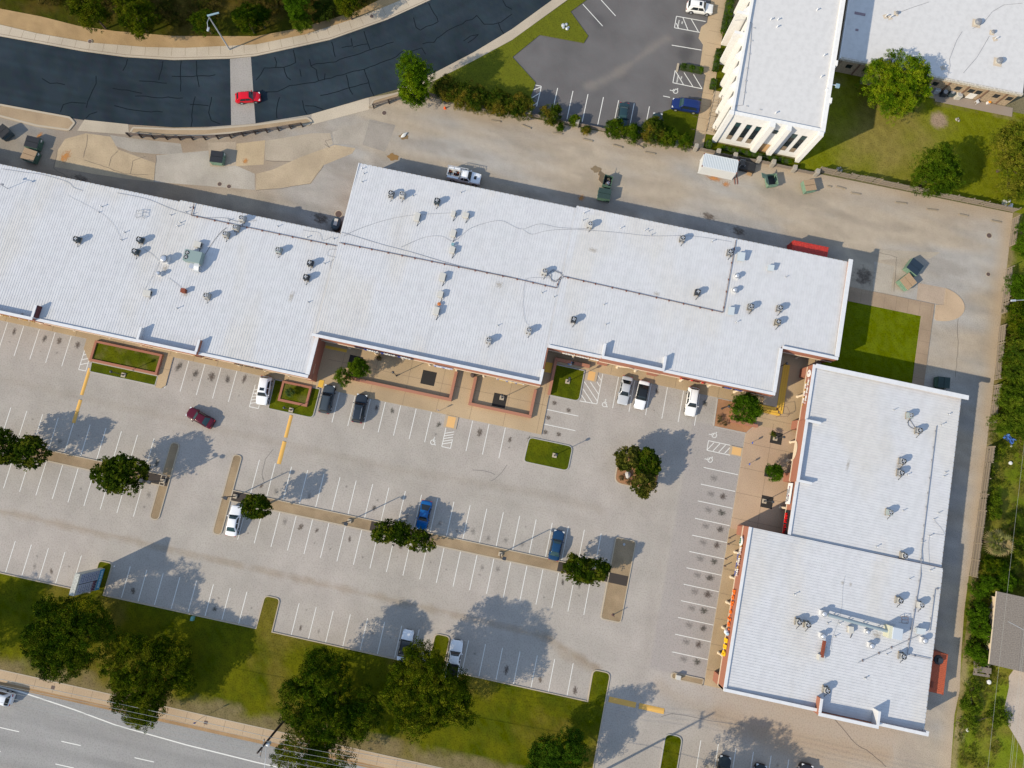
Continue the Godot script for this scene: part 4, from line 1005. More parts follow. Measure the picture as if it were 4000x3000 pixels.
	for s in [[[53.60, 4.49], 1.2, 0.9], [[54.85, 4.49], 0.9, 1.0], [[-7.30, -30.26], 2.5, 1.8], [[-16.33, -24.73], 1.4, 1.2], [[-60.44, -21.53], 2.0, 2.2], [[-56.03, -18.17], 1.6, 1.4], [[6.41, -39.18], 3.0, 1.2], [[17.87, -34.12], 2.2, 1.2], [[52.10, -13.36], 1.0, 3.0], [[52.07, 14.77], 2.4, 2.2], [[59.82, 11.11], 3.0, 2.0], [[-55.87, -23.70], 4.0, 3.0], [[-39.46, -21.33], 1.6, 3.0], [[60.19, -14.72], 2.4, 2.2], [[33.08, -34.60], 2.2, 2.0]]:
		stain(b, V(s[0][0], s[0][1]), s[1], s[2], 0.1, 8, roof_y(s[0][0], s[0][1]) + 0.045)

func gutter(b: Node, x0: float, x1: float, z: float, y: float) -> void:
	box_part(b, "gutter", M.white_metal, x0, y - 0.16, z, x1, y - 0.02, z + 0.12)
	var g := Geo.new(); var x := x0 + 0.4
	while x < x1:
		g.box(x, y - 0.02, z - 0.02, x + 0.14, y + 0.02, z + 0.14); x += 0.83
	stuff(obj("gutter_straps", g, M.timber, b))

func gutter_z(b: Node, z0: float, z1: float, x: float, y: float) -> void:
	box_part(b, "gutter", M.white_metal, x - 0.12, y - 0.16, z0, x, y - 0.02, z1)
	var g := Geo.new(); var z := z0 + 0.4
	while z < z1:
		g.box(x - 0.14, y - 0.02, z, x + 0.02, y + 0.02, z + 0.14); z += 0.83
	stuff(obj("gutter_straps", g, M.timber, b))

func letters(parent: Node, text: String, size: float, at: Transform3D, m: Material, deep := 0.12, serif := false) -> void:
	# each letter a mesh of its own, set along local x
	var f := SystemFont.new(); f.font_names = PackedStringArray(["Droid Serif" if serif else "Droid Sans"]); f.font_weight = 700
	var x := 0.0
	for ch in text:
		if ch == " ": x += size * 0.32; continue
		var tm := TextMesh.new(); tm.font = f; tm.text = ch; tm.font_size = 24; tm.pixel_size = size / 24.0; tm.depth = deep; tm.curve_step = 3.0
		tm.horizontal_alignment = HORIZONTAL_ALIGNMENT_LEFT
		var w := f.get_string_size(ch, HORIZONTAL_ALIGNMENT_LEFT, -1, 24).x * size / 24.0
		var o := obj("letter", tm, m, parent)
		o.transform = at * Transform3D(Basis(), Vector3(x, 0, 0))
		x += w + size * 0.06

func strokes(parent: Node, at: Transform3D, count: int, w: float, h: float, m: Material, m2: Material) -> void:
	# raised letter blocks too small to read in the photograph: uprights with a bar or a bowl, each a piece of its own
	for k in count:
		var g := Geo.new(); g.xf = at
		var x := k * w; var a := w * 0.78; var kind := (k * 7 + 3) % 5
		g.box(x, 0, 0, x + a * 0.28, h * (1.0 if kind < 3 else 0.72), 0.1)
		if kind != 1: g.box(x + a * 0.28, 0, 0, x + a, h * 0.22, 0.1)
		if kind == 0 or kind == 2: g.box(x + a * 0.28, h * 0.42, 0, x + a, h * 0.62, 0.1)
		if kind > 1: g.box(x + a * 0.74, h * 0.22, 0, x + a, h * 0.7, 0.1)
		obj("letter", g, m if k % 5 else m2, parent)

func make_signs() -> void:
	var west := func(x: float, y: float, z: float): return Transform3D(Basis(Vector3.UP, -PI / 2), Vector3(x, y, z))
	var face := func(x: float, y: float, z: float): return Transform3D(Basis(), Vector3(x, y, z))
	var orange := mat("sign_orange", Color(0.80, 0.16, 0.01), 0.4); var yellow := mat("sign_yellow", Color(0.85, 0.52, 0.01), 0.4)
	var white := mat("sign_white", Color(0.78, 0.78, 0.76), 0.4); var red := mat("sign_red", Color(0.72, 0.005, 0.008), 0.35); var blue := mat("sign_blue", Color(0.05, 0.09, 0.35), 0.4); var gold := mat("sign_gold", Color(0.62, 0.42, 0.12), 0.5)
	var t := thing("shop_sign", "orange script shop letters on the right wing's brick front, above yellow ones", "sign", Vector3(38.05, 3.2, 8.9))
	letters(t, "Pok-e-Jo's", 1.28, Transform3D(Basis(Vector3.UP, -PI / 2), Vector3(-0.05, 0.45, 0.0)), orange, 0.14, true)
	t = thing("shop_sign", "thick yellow BBQ letters near the corner of the right wing", "sign", Vector3(38.05, 3.0, 16.2))
	letters(t, "BBQ", 1.35, Transform3D(Basis(Vector3.UP, -PI / 2), Vector3(-0.06, 0.55, 0.0)), yellow, 0.22)
	t = thing("shop_sign", "small white and blue figure sign between orange and yellow letters", "sign", Vector3(38.0, 2.9, 14.9))
	for p in [[white, 0.2, 0.0, 0.7, 0.9], [blue, 0.3, -0.2, 0.35, 0.4], [mat("sign_pale_blue", Color(0.4, 0.55, 0.68), 0.5), 0.9, 0.15, 0.55, 0.5]]:
		var g := Geo.new(); g.lathe(Vector3(-0.1, p[1], 0.5 + p[2]), [V(p[3] * 0.4, 0), V(p[3] * 0.55, p[4] * 0.5), V(p[3] * 0.3, p[4]), V(0, p[4])], 10); obj("figure_piece", g, p[0], t)
	t = thing("shop_sign", "long row of tiny white and navy letters on the lower right wing's front", "sign", Vector3(38.02, 3.1, 2.2))
	strokes(t, west.call(-0.05, 0.5, 0.0), 15, 0.33, 0.55, white, gold); strokes(t, west.call(-0.05, -0.15, 1.2), 14, 0.26, 0.4, blue, white)
	t = thing("shop_sign", "oval white sign with green marks at the lower right wing's north end", "sign", Vector3(38.0, 3.0, 1.6))
	var g0 := Geo.new(); g0.xf = Transform3D(Basis(Vector3.FORWARD, PI / 2), Vector3(0.0, 0.55, 0)); g0.lathe(Vector3.ZERO, [V(0.0, -0.16), V(0.52, -0.16), V(0.52, 0), V(0, 0.002)], 18)
	for i in g0.v.size(): g0.v[i].z *= 1.5
	obj("disc", g0, white, t)
	strokes(t, west.call(-0.17, 0.35, -0.45), 3, 0.3, 0.4, mat("sign_green", Color(0.01, 0.16, 0.08), 0.5), mat("sign_green", Color.GREEN))
	t = thing("shop_sign", "glossy red letters in the dark recess of the right wing, by the roof step", "sign", Vector3(44.25, 3.05, -4.1))
	strokes(t, west.call(-0.08, 0.2, 0.0), 9, 0.36, 0.95, red, red)
	var bk := Geo.new(); bk.box(0.0, -0.1, -0.45, 0.09, 1.35, 3.4); obj("backing", bk, M.black, t)
	t = thing("shop_sign", "long white panel sign with fine dark print on the right wing", "sign", Vector3(44.2, 2.78, -8.8))
	var pn := Geo.new(); pn.box(-0.14, 0.0, 0.0, 0.0, 1.45, 3.3); obj("panel", pn, white, t)
	strokes(t, west.call(-0.145, 0.75, 0.5), 9, 0.27, 0.3, M.pipe_grey, mat("sign_plum", Color(0.25, 0.08, 0.12), 0.5)); strokes(t, west.call(-0.145, 0.25, 1.0), 7, 0.3, 0.25, M.pipe_grey, M.pipe_grey)
	t = thing("shop_sign", "round white emblem and two lines of white letters facing the yellow steps", "sign", Vector3(44.3, 3.0, -26.6))
	g0 = Geo.new(); g0.xf = Transform3D(Basis(Vector3.FORWARD, PI / 2), Vector3(-0.02, 0.9, 0)); g0.lathe(Vector3.ZERO, [V(0.0, -0.1), V(0.62, -0.1), V(0.62, 0), V(0, 0.002)], 18); obj("disc", g0, white, t)
	letters(t, "C", 0.5, west.call(-0.16, 0.9, -0.2), mat("sign_plum", Color.WHITE), 0.03)
	strokes(t, west.call(-0.04, 0.95, 0.9), 16, 0.26, 0.5, white, mat("sign_pink", Color(0.7, 0.5, 0.5), 0.5)); strokes(t, west.call(-0.04, 0.15, 1.4), 16, 0.24, 0.42, white, gold)
	t = thing("shop_sign", "row of bright white letters on the shaded front beside the corner lawn", "sign", Vector3(5.0, 3.0, -21.78))
	strokes(t, face.call(0.0, 0.0, 0.05), 13, 0.46, 0.85, white, white)
	t = thing("shop_sign", "dark sign with white scallops under the middle block's parapet, left part", "sign", Vector3(-26.2, 3.2, -15.62))
	strokes(t, face.call(0.0, 0.0, 0.05), 14, 0.55, 0.95, white, blue)
	bk = Geo.new(); bk.box(-1.6, -0.2, 0.0, 8.0, 1.15, 0.05); obj("backing", bk, mat("sign_dark", Color(0.03, 0.025, 0.05), 0.5), t)
	t = thing("shop_banner", "blue and white banner hanging below the middle block's parapet, by a column", "banner", Vector3(-14.9, 1.9, -15.5))
	bk = Geo.new(); bk.box(0, 0, 0, 3.1, 1.1, 0.04); obj("cloth", bk, mat("banner_blue", Color(0.45, 0.52, 0.75), 0.7), t)
	strokes(t, face.call(0.15, 0.35, 0.042), 10, 0.28, 0.4, white, blue)
	t = thing("shop_banner", "pale yellow and blue banner at the middle block's right end", "banner", Vector3(-4.6, 2.0, -15.5))
	bk = Geo.new(); bk.box(0, 0, 0, 4.6, 0.9, 0.04); obj("cloth", bk, mat("banner_pale", Color(0.62, 0.6, 0.55), 0.7), t)
	strokes(t, face.call(0.2, 0.25, 0.042), 14, 0.3, 0.4, gold, blue)
	t = thing("shop_sign", "gold and white letters on the far-left shop front by the notch", "sign", Vector3(-84.6, 3.1, -8.88))
	strokes(t, face.call(0, 0, 0.02), 18, 0.32, 0.6, gold, white)
	t = thing("shop_sign", "dark red letters under the raised parapet beside the long planter", "sign", Vector3(-52.6, 3.1, -8.95))
	strokes(t, face.call(0, 0, 0.02), 12, 0.33, 0.6, mat("sign_maroon", Color(0.12, 0.015, 0.012), 0.5), gold)
	t = thing("shop_sign", "row of small black letters over the walk near the white parked SUV", "sign", Vector3(-46.0, 3.0, -9.06))
	strokes(t, face.call(0, 0, 0.02), 14, 0.34, 0.55, M.black, M.black)
	t = thing("shop_sign", "red letters above the walk in front of the three white cars", "sign", Vector3(24.3, 2.9, -21.72))
	strokes(t, face.call(0, 0, 0.02), 12, 0.35, 0.7, mat("sign_maroon", Color.RED), red)
	t = thing("shop_sign", "black backed sign strip near the round tree in the gravel corner", "sign", Vector3(31.2, 2.9, -21.72))
	strokes(t, face.call(0, 0, 0.02), 10, 0.34, 0.6, blue, M.black)
	t = thing("shop_sign", "dark red letters low on the right wing's south front", "sign", Vector3(42.3, 2.9, 23.5))
	strokes(t, face.call(0, 0, 0.02), 16, 0.34, 0.6, mat("sign_maroon", Color.RED), gold)

# ---- buildings beyond the alley
func make_far_buildings() -> void:
	var b := thing("office_block", "tall white office block with slit windows and finned side walls", "building")
	var st: Material = M.stucco
	box_part(b, "wall", st, 23.6, 0, -125, 38.5, 8.6, -64.7)
	box_part(b, "roof", M.membrane, 23.9, 8.6, -125, 38.2, 8.66, -64.9)
	for r in [[23.55, -125, 23.95, -64.6], [38.15, -125, 38.85, -64.6]]: box_part(b, "parapet", st, r[0], 8.3, r[1], r[2], 9.05, r[3])
	box_part(b, "parapet", st, 23.952, 8.3, -65.2, 38.148, 9.05, -64.6)
	for p in [[23.2, -64.9], [37.9, -64.35]]: box_part(b, "corner_pier", st, p[0], 0.05, p[1] - 0.25, p[0] + 0.75, 9.2, p[1] + 0.5)
	for z in [-77.5, -70.8]: box_part(b, "roof_bracket", st, 38.852, 8.4, z, 39.15, 9.1, z + 0.9)
	for k in 3: box_part(b, "edge_pier", st, 38.502, 0, -86 + k * 7.5, 38.8, 8.25, -85 + k * 7.5)
	# the windows of the front, each glass with a lower panel
	for x in [25.13, 26.93, 28.5, 34.53, 36.1]:
		var w := box_part(b, "window", M.glass, x, 1.6, -64.68, x + 0.85, 6.9, -64.64)
		box_part(w, "pane", M.tint_glass, x + 0.04, 5.8, -64.638, x + 0.81, 6.86, -64.62)
		box_part(w, "panel", mat("window_panel", Color(0.22, 0.17, 0.12), 0.6), x + 0.04, 1.62, -64.638, x + 0.81, 2.9, -64.62)
	box_part(b, "window", M.tint_glass, 31.45, 5.9, -64.68, 32.2, 6.9, -64.64)
	box_part(b, "fin", st, 29.95, 0.05, -64.66, 30.85, 9.06, -63.75); box_part(b, "fin", st, 32.75, 0.05, -64.66, 33.5, 9.06, -63.75)
	box_part(b, "door", M.card, 31.1, 0.1, -64.68, 32.6, 2.4, -64.6)
	# saw-tooth fins and slits along the side
	for k in 9:
		var z := -66.6 - k * 2.75
		if absf(z + 81.0) < 1.2: continue
		var g := Geo.new(); g.xf = Transform3D(Basis(), Vector3(23.6, 0, z))
		g.prism(PackedVector2Array([V(0, 0.0), V(-0.85, -0.25), V(-0.85, -0.62), V(0, -1.75)]), 0.05, 8.3)
		obj("fin", g, st, b)
		box_part(b, "window", M.glass, 23.5, 0.6, z + 0.08, 23.58, 7.9, z + 0.72)
	box_part(b, "entry_box", st, 21.7, 0.05, -83.4, 23.58, 8.4, -82.9); box_part(b, "entry_box", st, 21.9, 0.05, -79.7, 23.58, 8.4, -79.2)
	box_part(b, "door", M.card, 23.4, 0.1, -82.5, 23.56, 3.2, -80.2)
	var vp_i := 0
	for p in [[34.56, -86.05], [27.33, -82.67], [28.49, -82.89], [28.56, -81.58], [30.65, -66.48], [38.10, -72.29], [36.86, -78.17], [36.95, -74.32]]:
		var pipe := Geo.new(); pipe.lathe(Vector3(p[0], 8.6, p[1]), [V(0.14, 0), V(0.12, 0.1), V(0.09, 0.45), V(0.14, 0.5), V(0, 0.56)], 8)
		tag(obj("vent_pipe", pipe, M.white_metal), "short white vent pipe on the tall white office roof, %s of eight" % ORD[vp_i], "vent pipe", "vent pipes on the white office roof"); vp_i += 1
	var an_i := 0
	for p in [[24.91, -80.60], [24.90, -78.27], [24.90, -75.84], [24.94, -73.24], [25.07, -71.02], [25.21, -68.94], [25.96, -66.68], [28.20, -66.55]]:
		var a := Geo.new(); a.box(p[0] - 0.18, 8.62, p[1] - 0.09, p[0] + 0.18, 8.75, p[1] + 0.09)
		tag(obj("anchor_block", a, M.grey_metal), "%s little grey cable anchor from the back along the office roof's left edge" % ORD[an_i], "roof anchor", "cable anchors on the office roof"); an_i += 1
	var cable := Geo.new(); var cps := []
	for p in [[21.52, -81.24], [22.82, -81.59], [24.40, -81.34], [24.90, -75.84], [25.07, -71.02], [25.21, -68.94], [25.24, -66.68], [23.44, -66.08]]: cps.append(Vector3(p[0], 8.73, p[1]))
	cable.path(cps, 0.03, 4); tag(obj("roof_cable", cable, M.pipe_grey), "thin grey cable running along the tall white office roof", "cable")
	# warehouse
	b = thing("warehouse", "low wide warehouse with white roof and tan pilastered wall, top right corner", "building")
	var tan_wall := mat("tan_wall", Color(0.42, 0.32, 0.215), 0.9, 0, "rust", 0.35)
	box_part(b, "wall", tan_wall, 42.2, 0, -130, 72.8, 3.2, -82.25)
	box_part(b, "roof", M.membrane, 41.6, 3.55, -130, 73.2, 3.62, -82.5)
	box_part(b, "roof_edge", mat("edge_pale", Color(0.56, 0.52, 0.45), 0.8, 0, "rust", 0.3), 41.55, 3.2, -82.5, 73.25, 3.68, -82.15)
	box_part(b, "roof_edge", M.white_metal, 41.4, 3.2, -130, 41.598, 3.7, -82.15)
	for x in [45.2, 48.2, 51.2, 54.5, 57.8, 61.0, 64.3, 67.6, 70.9]: box_part(b, "pilaster", mat("pilaster", Color(0.17, 0.10, 0.065), 0.9), x, 0.05, -82.24, x + 0.22, 3.19, -82.1)
	for x in [43.4, 46.4, 56.0, 58.6, 62.6, 64.9, 66.2, 69.3, 71.6]: box_part(b, "window", M.glass, x, 1.6, -82.24, x + 0.95, 2.5, -82.19)
	box_part(b, "door", M.stucco, 65.6, 0.1, -82.24, 66.9, 1.5, -82.18)
	for r in [[42.6, -99.0, 1.9, 0.5], [42.2, -95.3, 0.5, 0.4], [42.8, -91.5, 1.9, 0.5], [43.4, -88.3, 0.5, 0.4], [44.4, -99.6, 0.6, 0.6]]:
		box_part(b, "roof_patch", mat("roof_patch", Color(0.24, 0.18, 0.2), 0.8), r[0], 3.62, r[1], r[0] + r[2], 3.66, r[1] + r[3])
	var ec_i := 0
	for p in [[[63.92, -93.85], 1.0], [[66.78, -92.69], 0.6], [[68.36, -87.37], 1.0], [[49.97, -92.67], 0.55]]:
		var t := thing("roof_fan", ["large round exhaust cap, left of two big ones on the warehouse roof", "small dark cap between two big ones on the warehouse roof", "large round exhaust cap nearest the warehouse roof's lower right corner", "small round cap at the warehouse roof's left part beside two gooseneck vents"][ec_i], "exhaust fan", Vector3(p[0][0], 3.62, p[0][1]), 0, "exhaust caps on the warehouse roof")
		var s: float = p[1]; var g := Geo.new(); g.box(-0.75 * s, 0, -0.8 * s, 0.7 * s, 0.012, 0.8 * s); obj("patch", g, mat("patch_tan", Color(0.5, 0.43, 0.34), 0.9), t)
		g = Geo.new(); g.box(-0.4 * s, 0, -0.4 * s, 0.4 * s, 0.35 * s, 0.4 * s); obj("curb", g, M.pale_metal, t)
		g = Geo.new(); g.lathe(Vector3(0, 0.3 * s, 0), [V(0.3 * s, 0), V(0.55 * s, 0.1), V(0.55 * s, 0.3 * s), V(0.4 * s, 0.55 * s), V(0, 0.6 * s)], 14); ec_i += 1; obj("cap", g, mat("cap_grey", Color(0.17, 0.18, 0.2), 0.5), t)
	var gn_i := 0
	for p in [[48.17, -91.71], [48.98, -91.66], [67.40, -91.60], [59.15, -84.24]]:
		var t := thing("roof_vent", ["left of two close gooseneck vents on the warehouse roof", "right of two close gooseneck vents on the warehouse roof", "gooseneck vent just below a small dark cap, warehouse roof", "gooseneck vent near the warehouse roof's lower edge beside tree shade"][gn_i], "vent pipe", Vector3(p[0], 3.62, p[1]), 0.5, "gooseneck vents on the warehouse roof")
		var g := Geo.new(); g.box(-0.4, 0, -0.4, 0.4, 0.012, 0.4); obj("patch", g, M.patch_tan, t)
		g = Geo.new(); g.path([Vector3(0, 0, 0), Vector3(0, 0.4, 0), Vector3(0.2, 0.5, 0), Vector3(0.34, 0.38, 0)], 0.1, 6); obj("pipe", g, M.white_metal, t); gn_i += 1
	var wc_i := 0
	for c in [[[61.63, -91.77], [60.85, -89.81], [60.07, -86.09], [60.32, -84.83], [60.14, -83.03]], [[63.34, -92.71], [65.01, -94.09], [66.35, -96.64], [68.19, -98.40], [71.38, -99.45]], [[50.43, -93.00], [52.40, -94.33], [55.23, -96.09]], [[66.36, -91.92], [64.73, -87.56], [62.72, -84.04]]]:
		var g := Geo.new(); var pts := []
		for q in c: pts.append(Vector3(q[0], 3.66, q[1]))
		g.path(pts, 0.025, 4); tag(obj("roof_cable", g, M.pipe_grey), "thin grey cable lying across the warehouse's white roof, %s of four" % ORD[wc_i], "cable", "cables on the warehouse roof"); wc_i += 1
	var pat := Geo.new(); pat.box(60.5, 0, -82.1, 74.2, 0.10, -80.4); pat.box(47.0, 0, -82.1, 60.49, 0.08, -80.9)
	struct("patio", pat, mat("patio", Color(0.27, 0.22, 0.175), 0.95, 0, "grain", 0.3))
	# house at the right edge
	b = thing("house", "house with a weathered grey shingle roof and cream wall, right edge", "house")
	box_part(b, "wall", mat("cream_wall", Color(0.62, 0.50, 0.36), 0.9), 79.2, 0.03, 1.8, 87.4, 2.55, 11.4)
	var g := Geo.new()
	var sh := mat("shingle", Color(0.225, 0.20, 0.175), 0.95, 0, "rust", 0.6)
	var nrow := 22
	for k in nrow:      # courses of shingles, each lapping the one below
		var t0 := float(k) / nrow; var t1 := float(k + 1) / nrow
		var xa := lerpf(78.5, 83.2, t0); var xb := lerpf(78.5, 83.2, t1) + 0.05
		var ya := lerpf(2.6, 3.6, t0); var yb := lerpf(2.6, 3.6, t1)
		for s in 2:
			var q := Geo.new()
			var za := 0.9; var zb := 11.9
			if s == 0: q.quad(Vector3(xa, ya + 0.03, zb), Vector3(xb, yb, zb), Vector3(xb, yb, za), Vector3(xa, ya + 0.03, za)); q.quad(Vector3(xa, ya - 0.02, zb), Vector3(xa, ya + 0.03, zb), Vector3(xa, ya + 0.03, za), Vector3(xa, ya - 0.02, za))
			else: q.quad(Vector3(166.4 - xb, yb, zb), Vector3(166.4 - xa, ya + 0.03, zb), Vector3(166.4 - xa, ya + 0.03, za), Vector3(166.4 - xb, yb, za))
			obj("shingle_course", q, sh, b)
	g.quad(Vector3(78.55, 2.6, 11.85), Vector3(87.8, 2.6, 11.85), Vector3(83.2, 3.58, 11.85), Vector3(83.2, 3.58, 11.85)); g.quad(Vector3(87.8, 2.6, 0.95), Vector3(78.55, 2.6, 0.95), Vector3(83.2, 3.58, 0.95), Vector3(83.2, 3.58, 0.95))
	obj("gable", g, M.cream_wall, b)
	box_part(b, "fascia", M.cream, 78.42, 2.45, 0.9, 78.5, 2.6, 11.9)

# ---- fences and low walls
func make_fences() -> void:
	# dark timber rail fences along the curved road
	for f in [["long dark wooden rail fence along the curved road's lower kerb", [V(-75.4, -43.9), V(-71.2, -44.35), V(-66.7, -45.15), V(-62.5, -46.1), V(-58.3, -47.35), V(-54.4, -48.95), V(-50.6, -50.4), V(-46.8, -52.0)], 2.6], ["short dark wooden rail fence between the drive apron and the tall green tree", [V(-35.6, -58.0), V(-33.2, -59.4), V(-30.5, -60.9)], 2.9], ["stub of dark wooden rail fence between the tall tree and the hedge", [V(-26.9, -62.1), V(-23.9, -61.9)], 2.9]]:
		var t := thing("rail_fence", f[0], "fence")
		var pts: Array = f[1]
		for i in pts.size() - 1:
			var a: Vector2 = pts[i]; var b: Vector2 = pts[i + 1]
			var k := maxi(1, int(round(a.distance_to(b) / f[2])))
			for s in k + (1 if i == pts.size() - 2 else 0):
				var p := a.lerp(b, float(s) / k)
				var g := Geo.new(); g.xf = Transform3D(Basis(Vector3.UP, -(b - a).angle()), Vector3(p.x, 0, p.y)); g.box(-0.1, 0.0, -0.1, 0.1, 1.25, 0.1)
				obj("post", g, M.dark_wood, t)
			for s in k:
				for h in [0.42, 0.78, 1.1]:
					var g := Geo.new(); var p := a.lerp(b, float(s) / k); var q := a.lerp(b, float(s + 1) / k)
					var n := (b - a).normalized().orthogonal() * 0.12
					g.tube(Vector3(p.x + n.x, h, p.y + n.y), Vector3(q.x + n.x, h + 0.02, q.y + n.y), 0.075, 0.075, 4)
					obj("rail", g, M.dark_wood if (s + i) % 3 else mat("worn_wood", Color(0.13, 0.10, 0.085), 0.9), t)
	# stone piers with low board panels along the top of the alley
	var t := thing("pier_fence", "low fence of stone piers and grey board panels between alley and north car park", "fence")
	var px := [-8.9, -4.6, -0.4, 5.3, 9.2, 13.0, 17.2, 20.5, 24.4, 27.4, 31.5, 34.0, 37.8, 41.7]
	for i in px.size():
		var z := -62.35 + 0.1 * sin(i * 1.7)
		var g := Geo.new(); g.soft_box(px[i] - 0.33, 0.0, z - 0.42, px[i] + 0.33, 1.35 + 0.1 * (i % 3), z + 0.42, 0.05)
		obj("pier", g, M.stone, t)
		if i == px.size() - 1: break
		var n := 5
		for k in n:
			var x0: float = lerpf(px[i] + 0.38, px[i + 1] - 0.38, float(k) / n); var x1: float = lerpf(px[i] + 0.38, px[i + 1] - 0.38, float(k + 1) / n) - 0.02
			g = Geo.new(); g.xf = Transform3D(Basis(Vector3.RIGHT, rng.randf_range(-0.06, 0.06)), Vector3(0, 0, z)); g.box(x0, 0.05, -0.03, x1, 0.95 + rng.randf_range(-0.08, 0.05), 0.03)
			obj("board", g, M.old_wood, t)
		g = Geo.new(); g.box(px[i] + 0.34, 0.62, z - 0.10, px[i + 1] - 0.34, 0.74, z - 0.035); obj("rail", g, M.timber, t)
	# board fence below the courtyard lawn
	t = thing("board_fence", "weathered grey board fence along the bottom of the courtyard lawn", "fence")
	board_run(t, V(42.0, -62.9), V(76.2, -62.85), 1.9, 2.45)
	t = thing("board_fence", "long leaning grey picket fence along the far right edge of the alley", "fence")
	for s in [[V(76.3, -61.6), V(76.2, -56.5), 1.7], [V(76.15, -52.4), V(76.1, -44.4), 1.9], [V(76.1, -42.2), V(76.3, -33.0), 1.7], [V(76.35, -32.0), V(76.2, -25.6), 1.7], [V(76.25, -21.6), V(75.75, -0.6), 1.9]]: board_run(t, s[0], s[1], s[2], 2.4)
	# steps and railing of the office block
	t = thing("side_stairs", "concrete landing and steps with black railing beside the white office", "stairs")
	for r in [[21.9, -73.4, 23.5, -71.9, 1.0], [21.9, -68.9, 23.5, -67.3, 0.55]]: box_part(t, "landing", M.walk, r[0], 0.05, r[1], r[2], r[4], r[3])
	for k in 5: box_part(t, "step", M.walk, 21.95, 0.05, -71.88 + k * 0.58, 23.45, 0.92 - k * 0.1, -71.34 + k * 0.58)
	for k in 4: box_part(t, "step", M.walk, 21.95, 0.05, -67.28 + k * 0.4, 23.45, 0.45 - k * 0.1, -66.9 + k * 0.4)
	for x in [21.85, 23.1]:
		var g := Geo.new(); g.path([Vector3(x, 1.9, -73.3), Vector3(x, 1.9, -71.8), Vector3(x, 1.45, -69.0), Vector3(x, 1.45, -67.3), Vector3(x, 0.95, -65.6)], 0.04, 5)
		for z in [-73.2, -72.2, -71.2, -70.2, -69.2, -68.2, -67.2, -66.2]: g.tube(Vector3(x, 0.1, z), Vector3(x, 1.6, z), 0.025, 0.025, 4)
		obj("railing", g, M.dark_metal, t)

func board_run(t: Node, a: Vector2, b: Vector2, h: float, bay: float) -> void:
	var n := int(a.distance_to(b) / bay)
	var d := (b - a).normalized()
	var step := a.distance_to(b) / n
	for i in n + 1:
		var p := a + d * step * i
		var lean := Basis(Vector3.UP, -d.angle())
		var g := Geo.new(); g.xf = Transform3D(lean, Vector3(p.x, 0, p.y)); g.box(-0.06, 0, -0.06, 0.06, h + 0.1, 0.06)
		obj("post", g, M.timber, t)
		if i == n: break
		var tilt := rng.randf_range(-0.05, 0.12)
		var fr := Transform3D(lean * Basis(Vector3.RIGHT, tilt), Vector3(p.x, 0, p.y))
		for y in [0.4, h * 0.55, h - 0.3]:
			g = Geo.new(); g.xf = fr; g.box(0.06, y, 0.03, step - 0.06, y + 0.09, 0.10); obj("rail", g, M.timber, t)
		g = Geo.new(); g.xf = fr
		var x := 0.05
		while x < step - 0.1:
			if rng.randf() > 0.05:
				var hh := h + rng.randf_range(-0.12, 0.04)
				g.box(x, 0.06, -0.012, x + 0.125, hh, 0.012)
			x += 0.165
		stuff(obj("pickets", g, M.old_wood, t))

# ---- what stands on the roofs
func cond(x: float, z: float, label: String, m: Material, fan_m: Material, s := 0.78, h := 0.85, turn := 0.0, legs := 0.25) -> void:
	var y := roof_y(x, z)
	var t := thing("condenser_unit", label, "air conditioner", Vector3(x, y, z), turn)
	var g := Geo.new()
	var a := s / 2
	g.soft_box(-a, legs, -a, a, legs + h - 0.06, a, 0.03); obj("cabinet", g, m, t)
	g = Geo.new()
	for k in 6:      # louvres round the sides
		var yy := legs + 0.08 + k * (h - 0.2) / 6
		g.box(-a - 0.012, yy, -a - 0.012, a + 0.012, yy + 0.035, a + 0.012)
	obj("louvres", g, fan_m, t)
	g = Geo.new(); g.lathe(Vector3(0, legs + h - 0.058, 0), [V(a * 0.9, 0), V(a * 0.9, 0.09), V(a * 0.8, 0.09), V(a * 0.78, 0.012), V(0, 0.01)], 14); obj("fan_well", g, M.black, t)
	g = Geo.new(); g.lathe(Vector3(0, legs + h - 0.055, 0), [V(a * 0.97, 0), V(a * 0.97, 0.1), V(a * 0.84, 0.105)], 14); obj("fan_ring", g, fan_m, t)
	for k in 4:
		g = Geo.new(); var an := TAU * k / 4 + 0.4
		g.xf = Transform3D(Basis(Vector3.UP, an), Vector3(0, legs + h - 0.02, 0)); g.quad(Vector3(0.05, 0, 0.06), Vector3(a * 0.72, 0.03, 0.12), Vector3(a * 0.72, 0.0, -0.12), Vector3(0.05, -0.01, -0.06)); obj("fan_blade", g, M.grey_metal, t)
	g = Geo.new(); g.lathe(Vector3(0, legs + h - 0.03, 0), [V(0.09, 0), V(0.09, 0.05), V(0, 0.06)], 8); obj("fan_hub", g, M.silver, t)
	for sx in [-1, 1]:
		g = Geo.new(); g.box(sx * a * 0.8 - 0.05, 0.03, -a - 0.15, sx * a * 0.8 + 0.05, legs, a + 0.15); obj("foot_rail", g, M.timber, t)
	g = Geo.new(); g.path([Vector3(a * 0.6, legs + 0.2, a), Vector3(a * 0.6, legs + 0.16, a + 0.25), Vector3(a * 0.35, 0.1, a + 0.5), Vector3(a * 0.2, 0.06, a + 0.72)], 0.035, 5); obj("pipe", g, M.black, t)

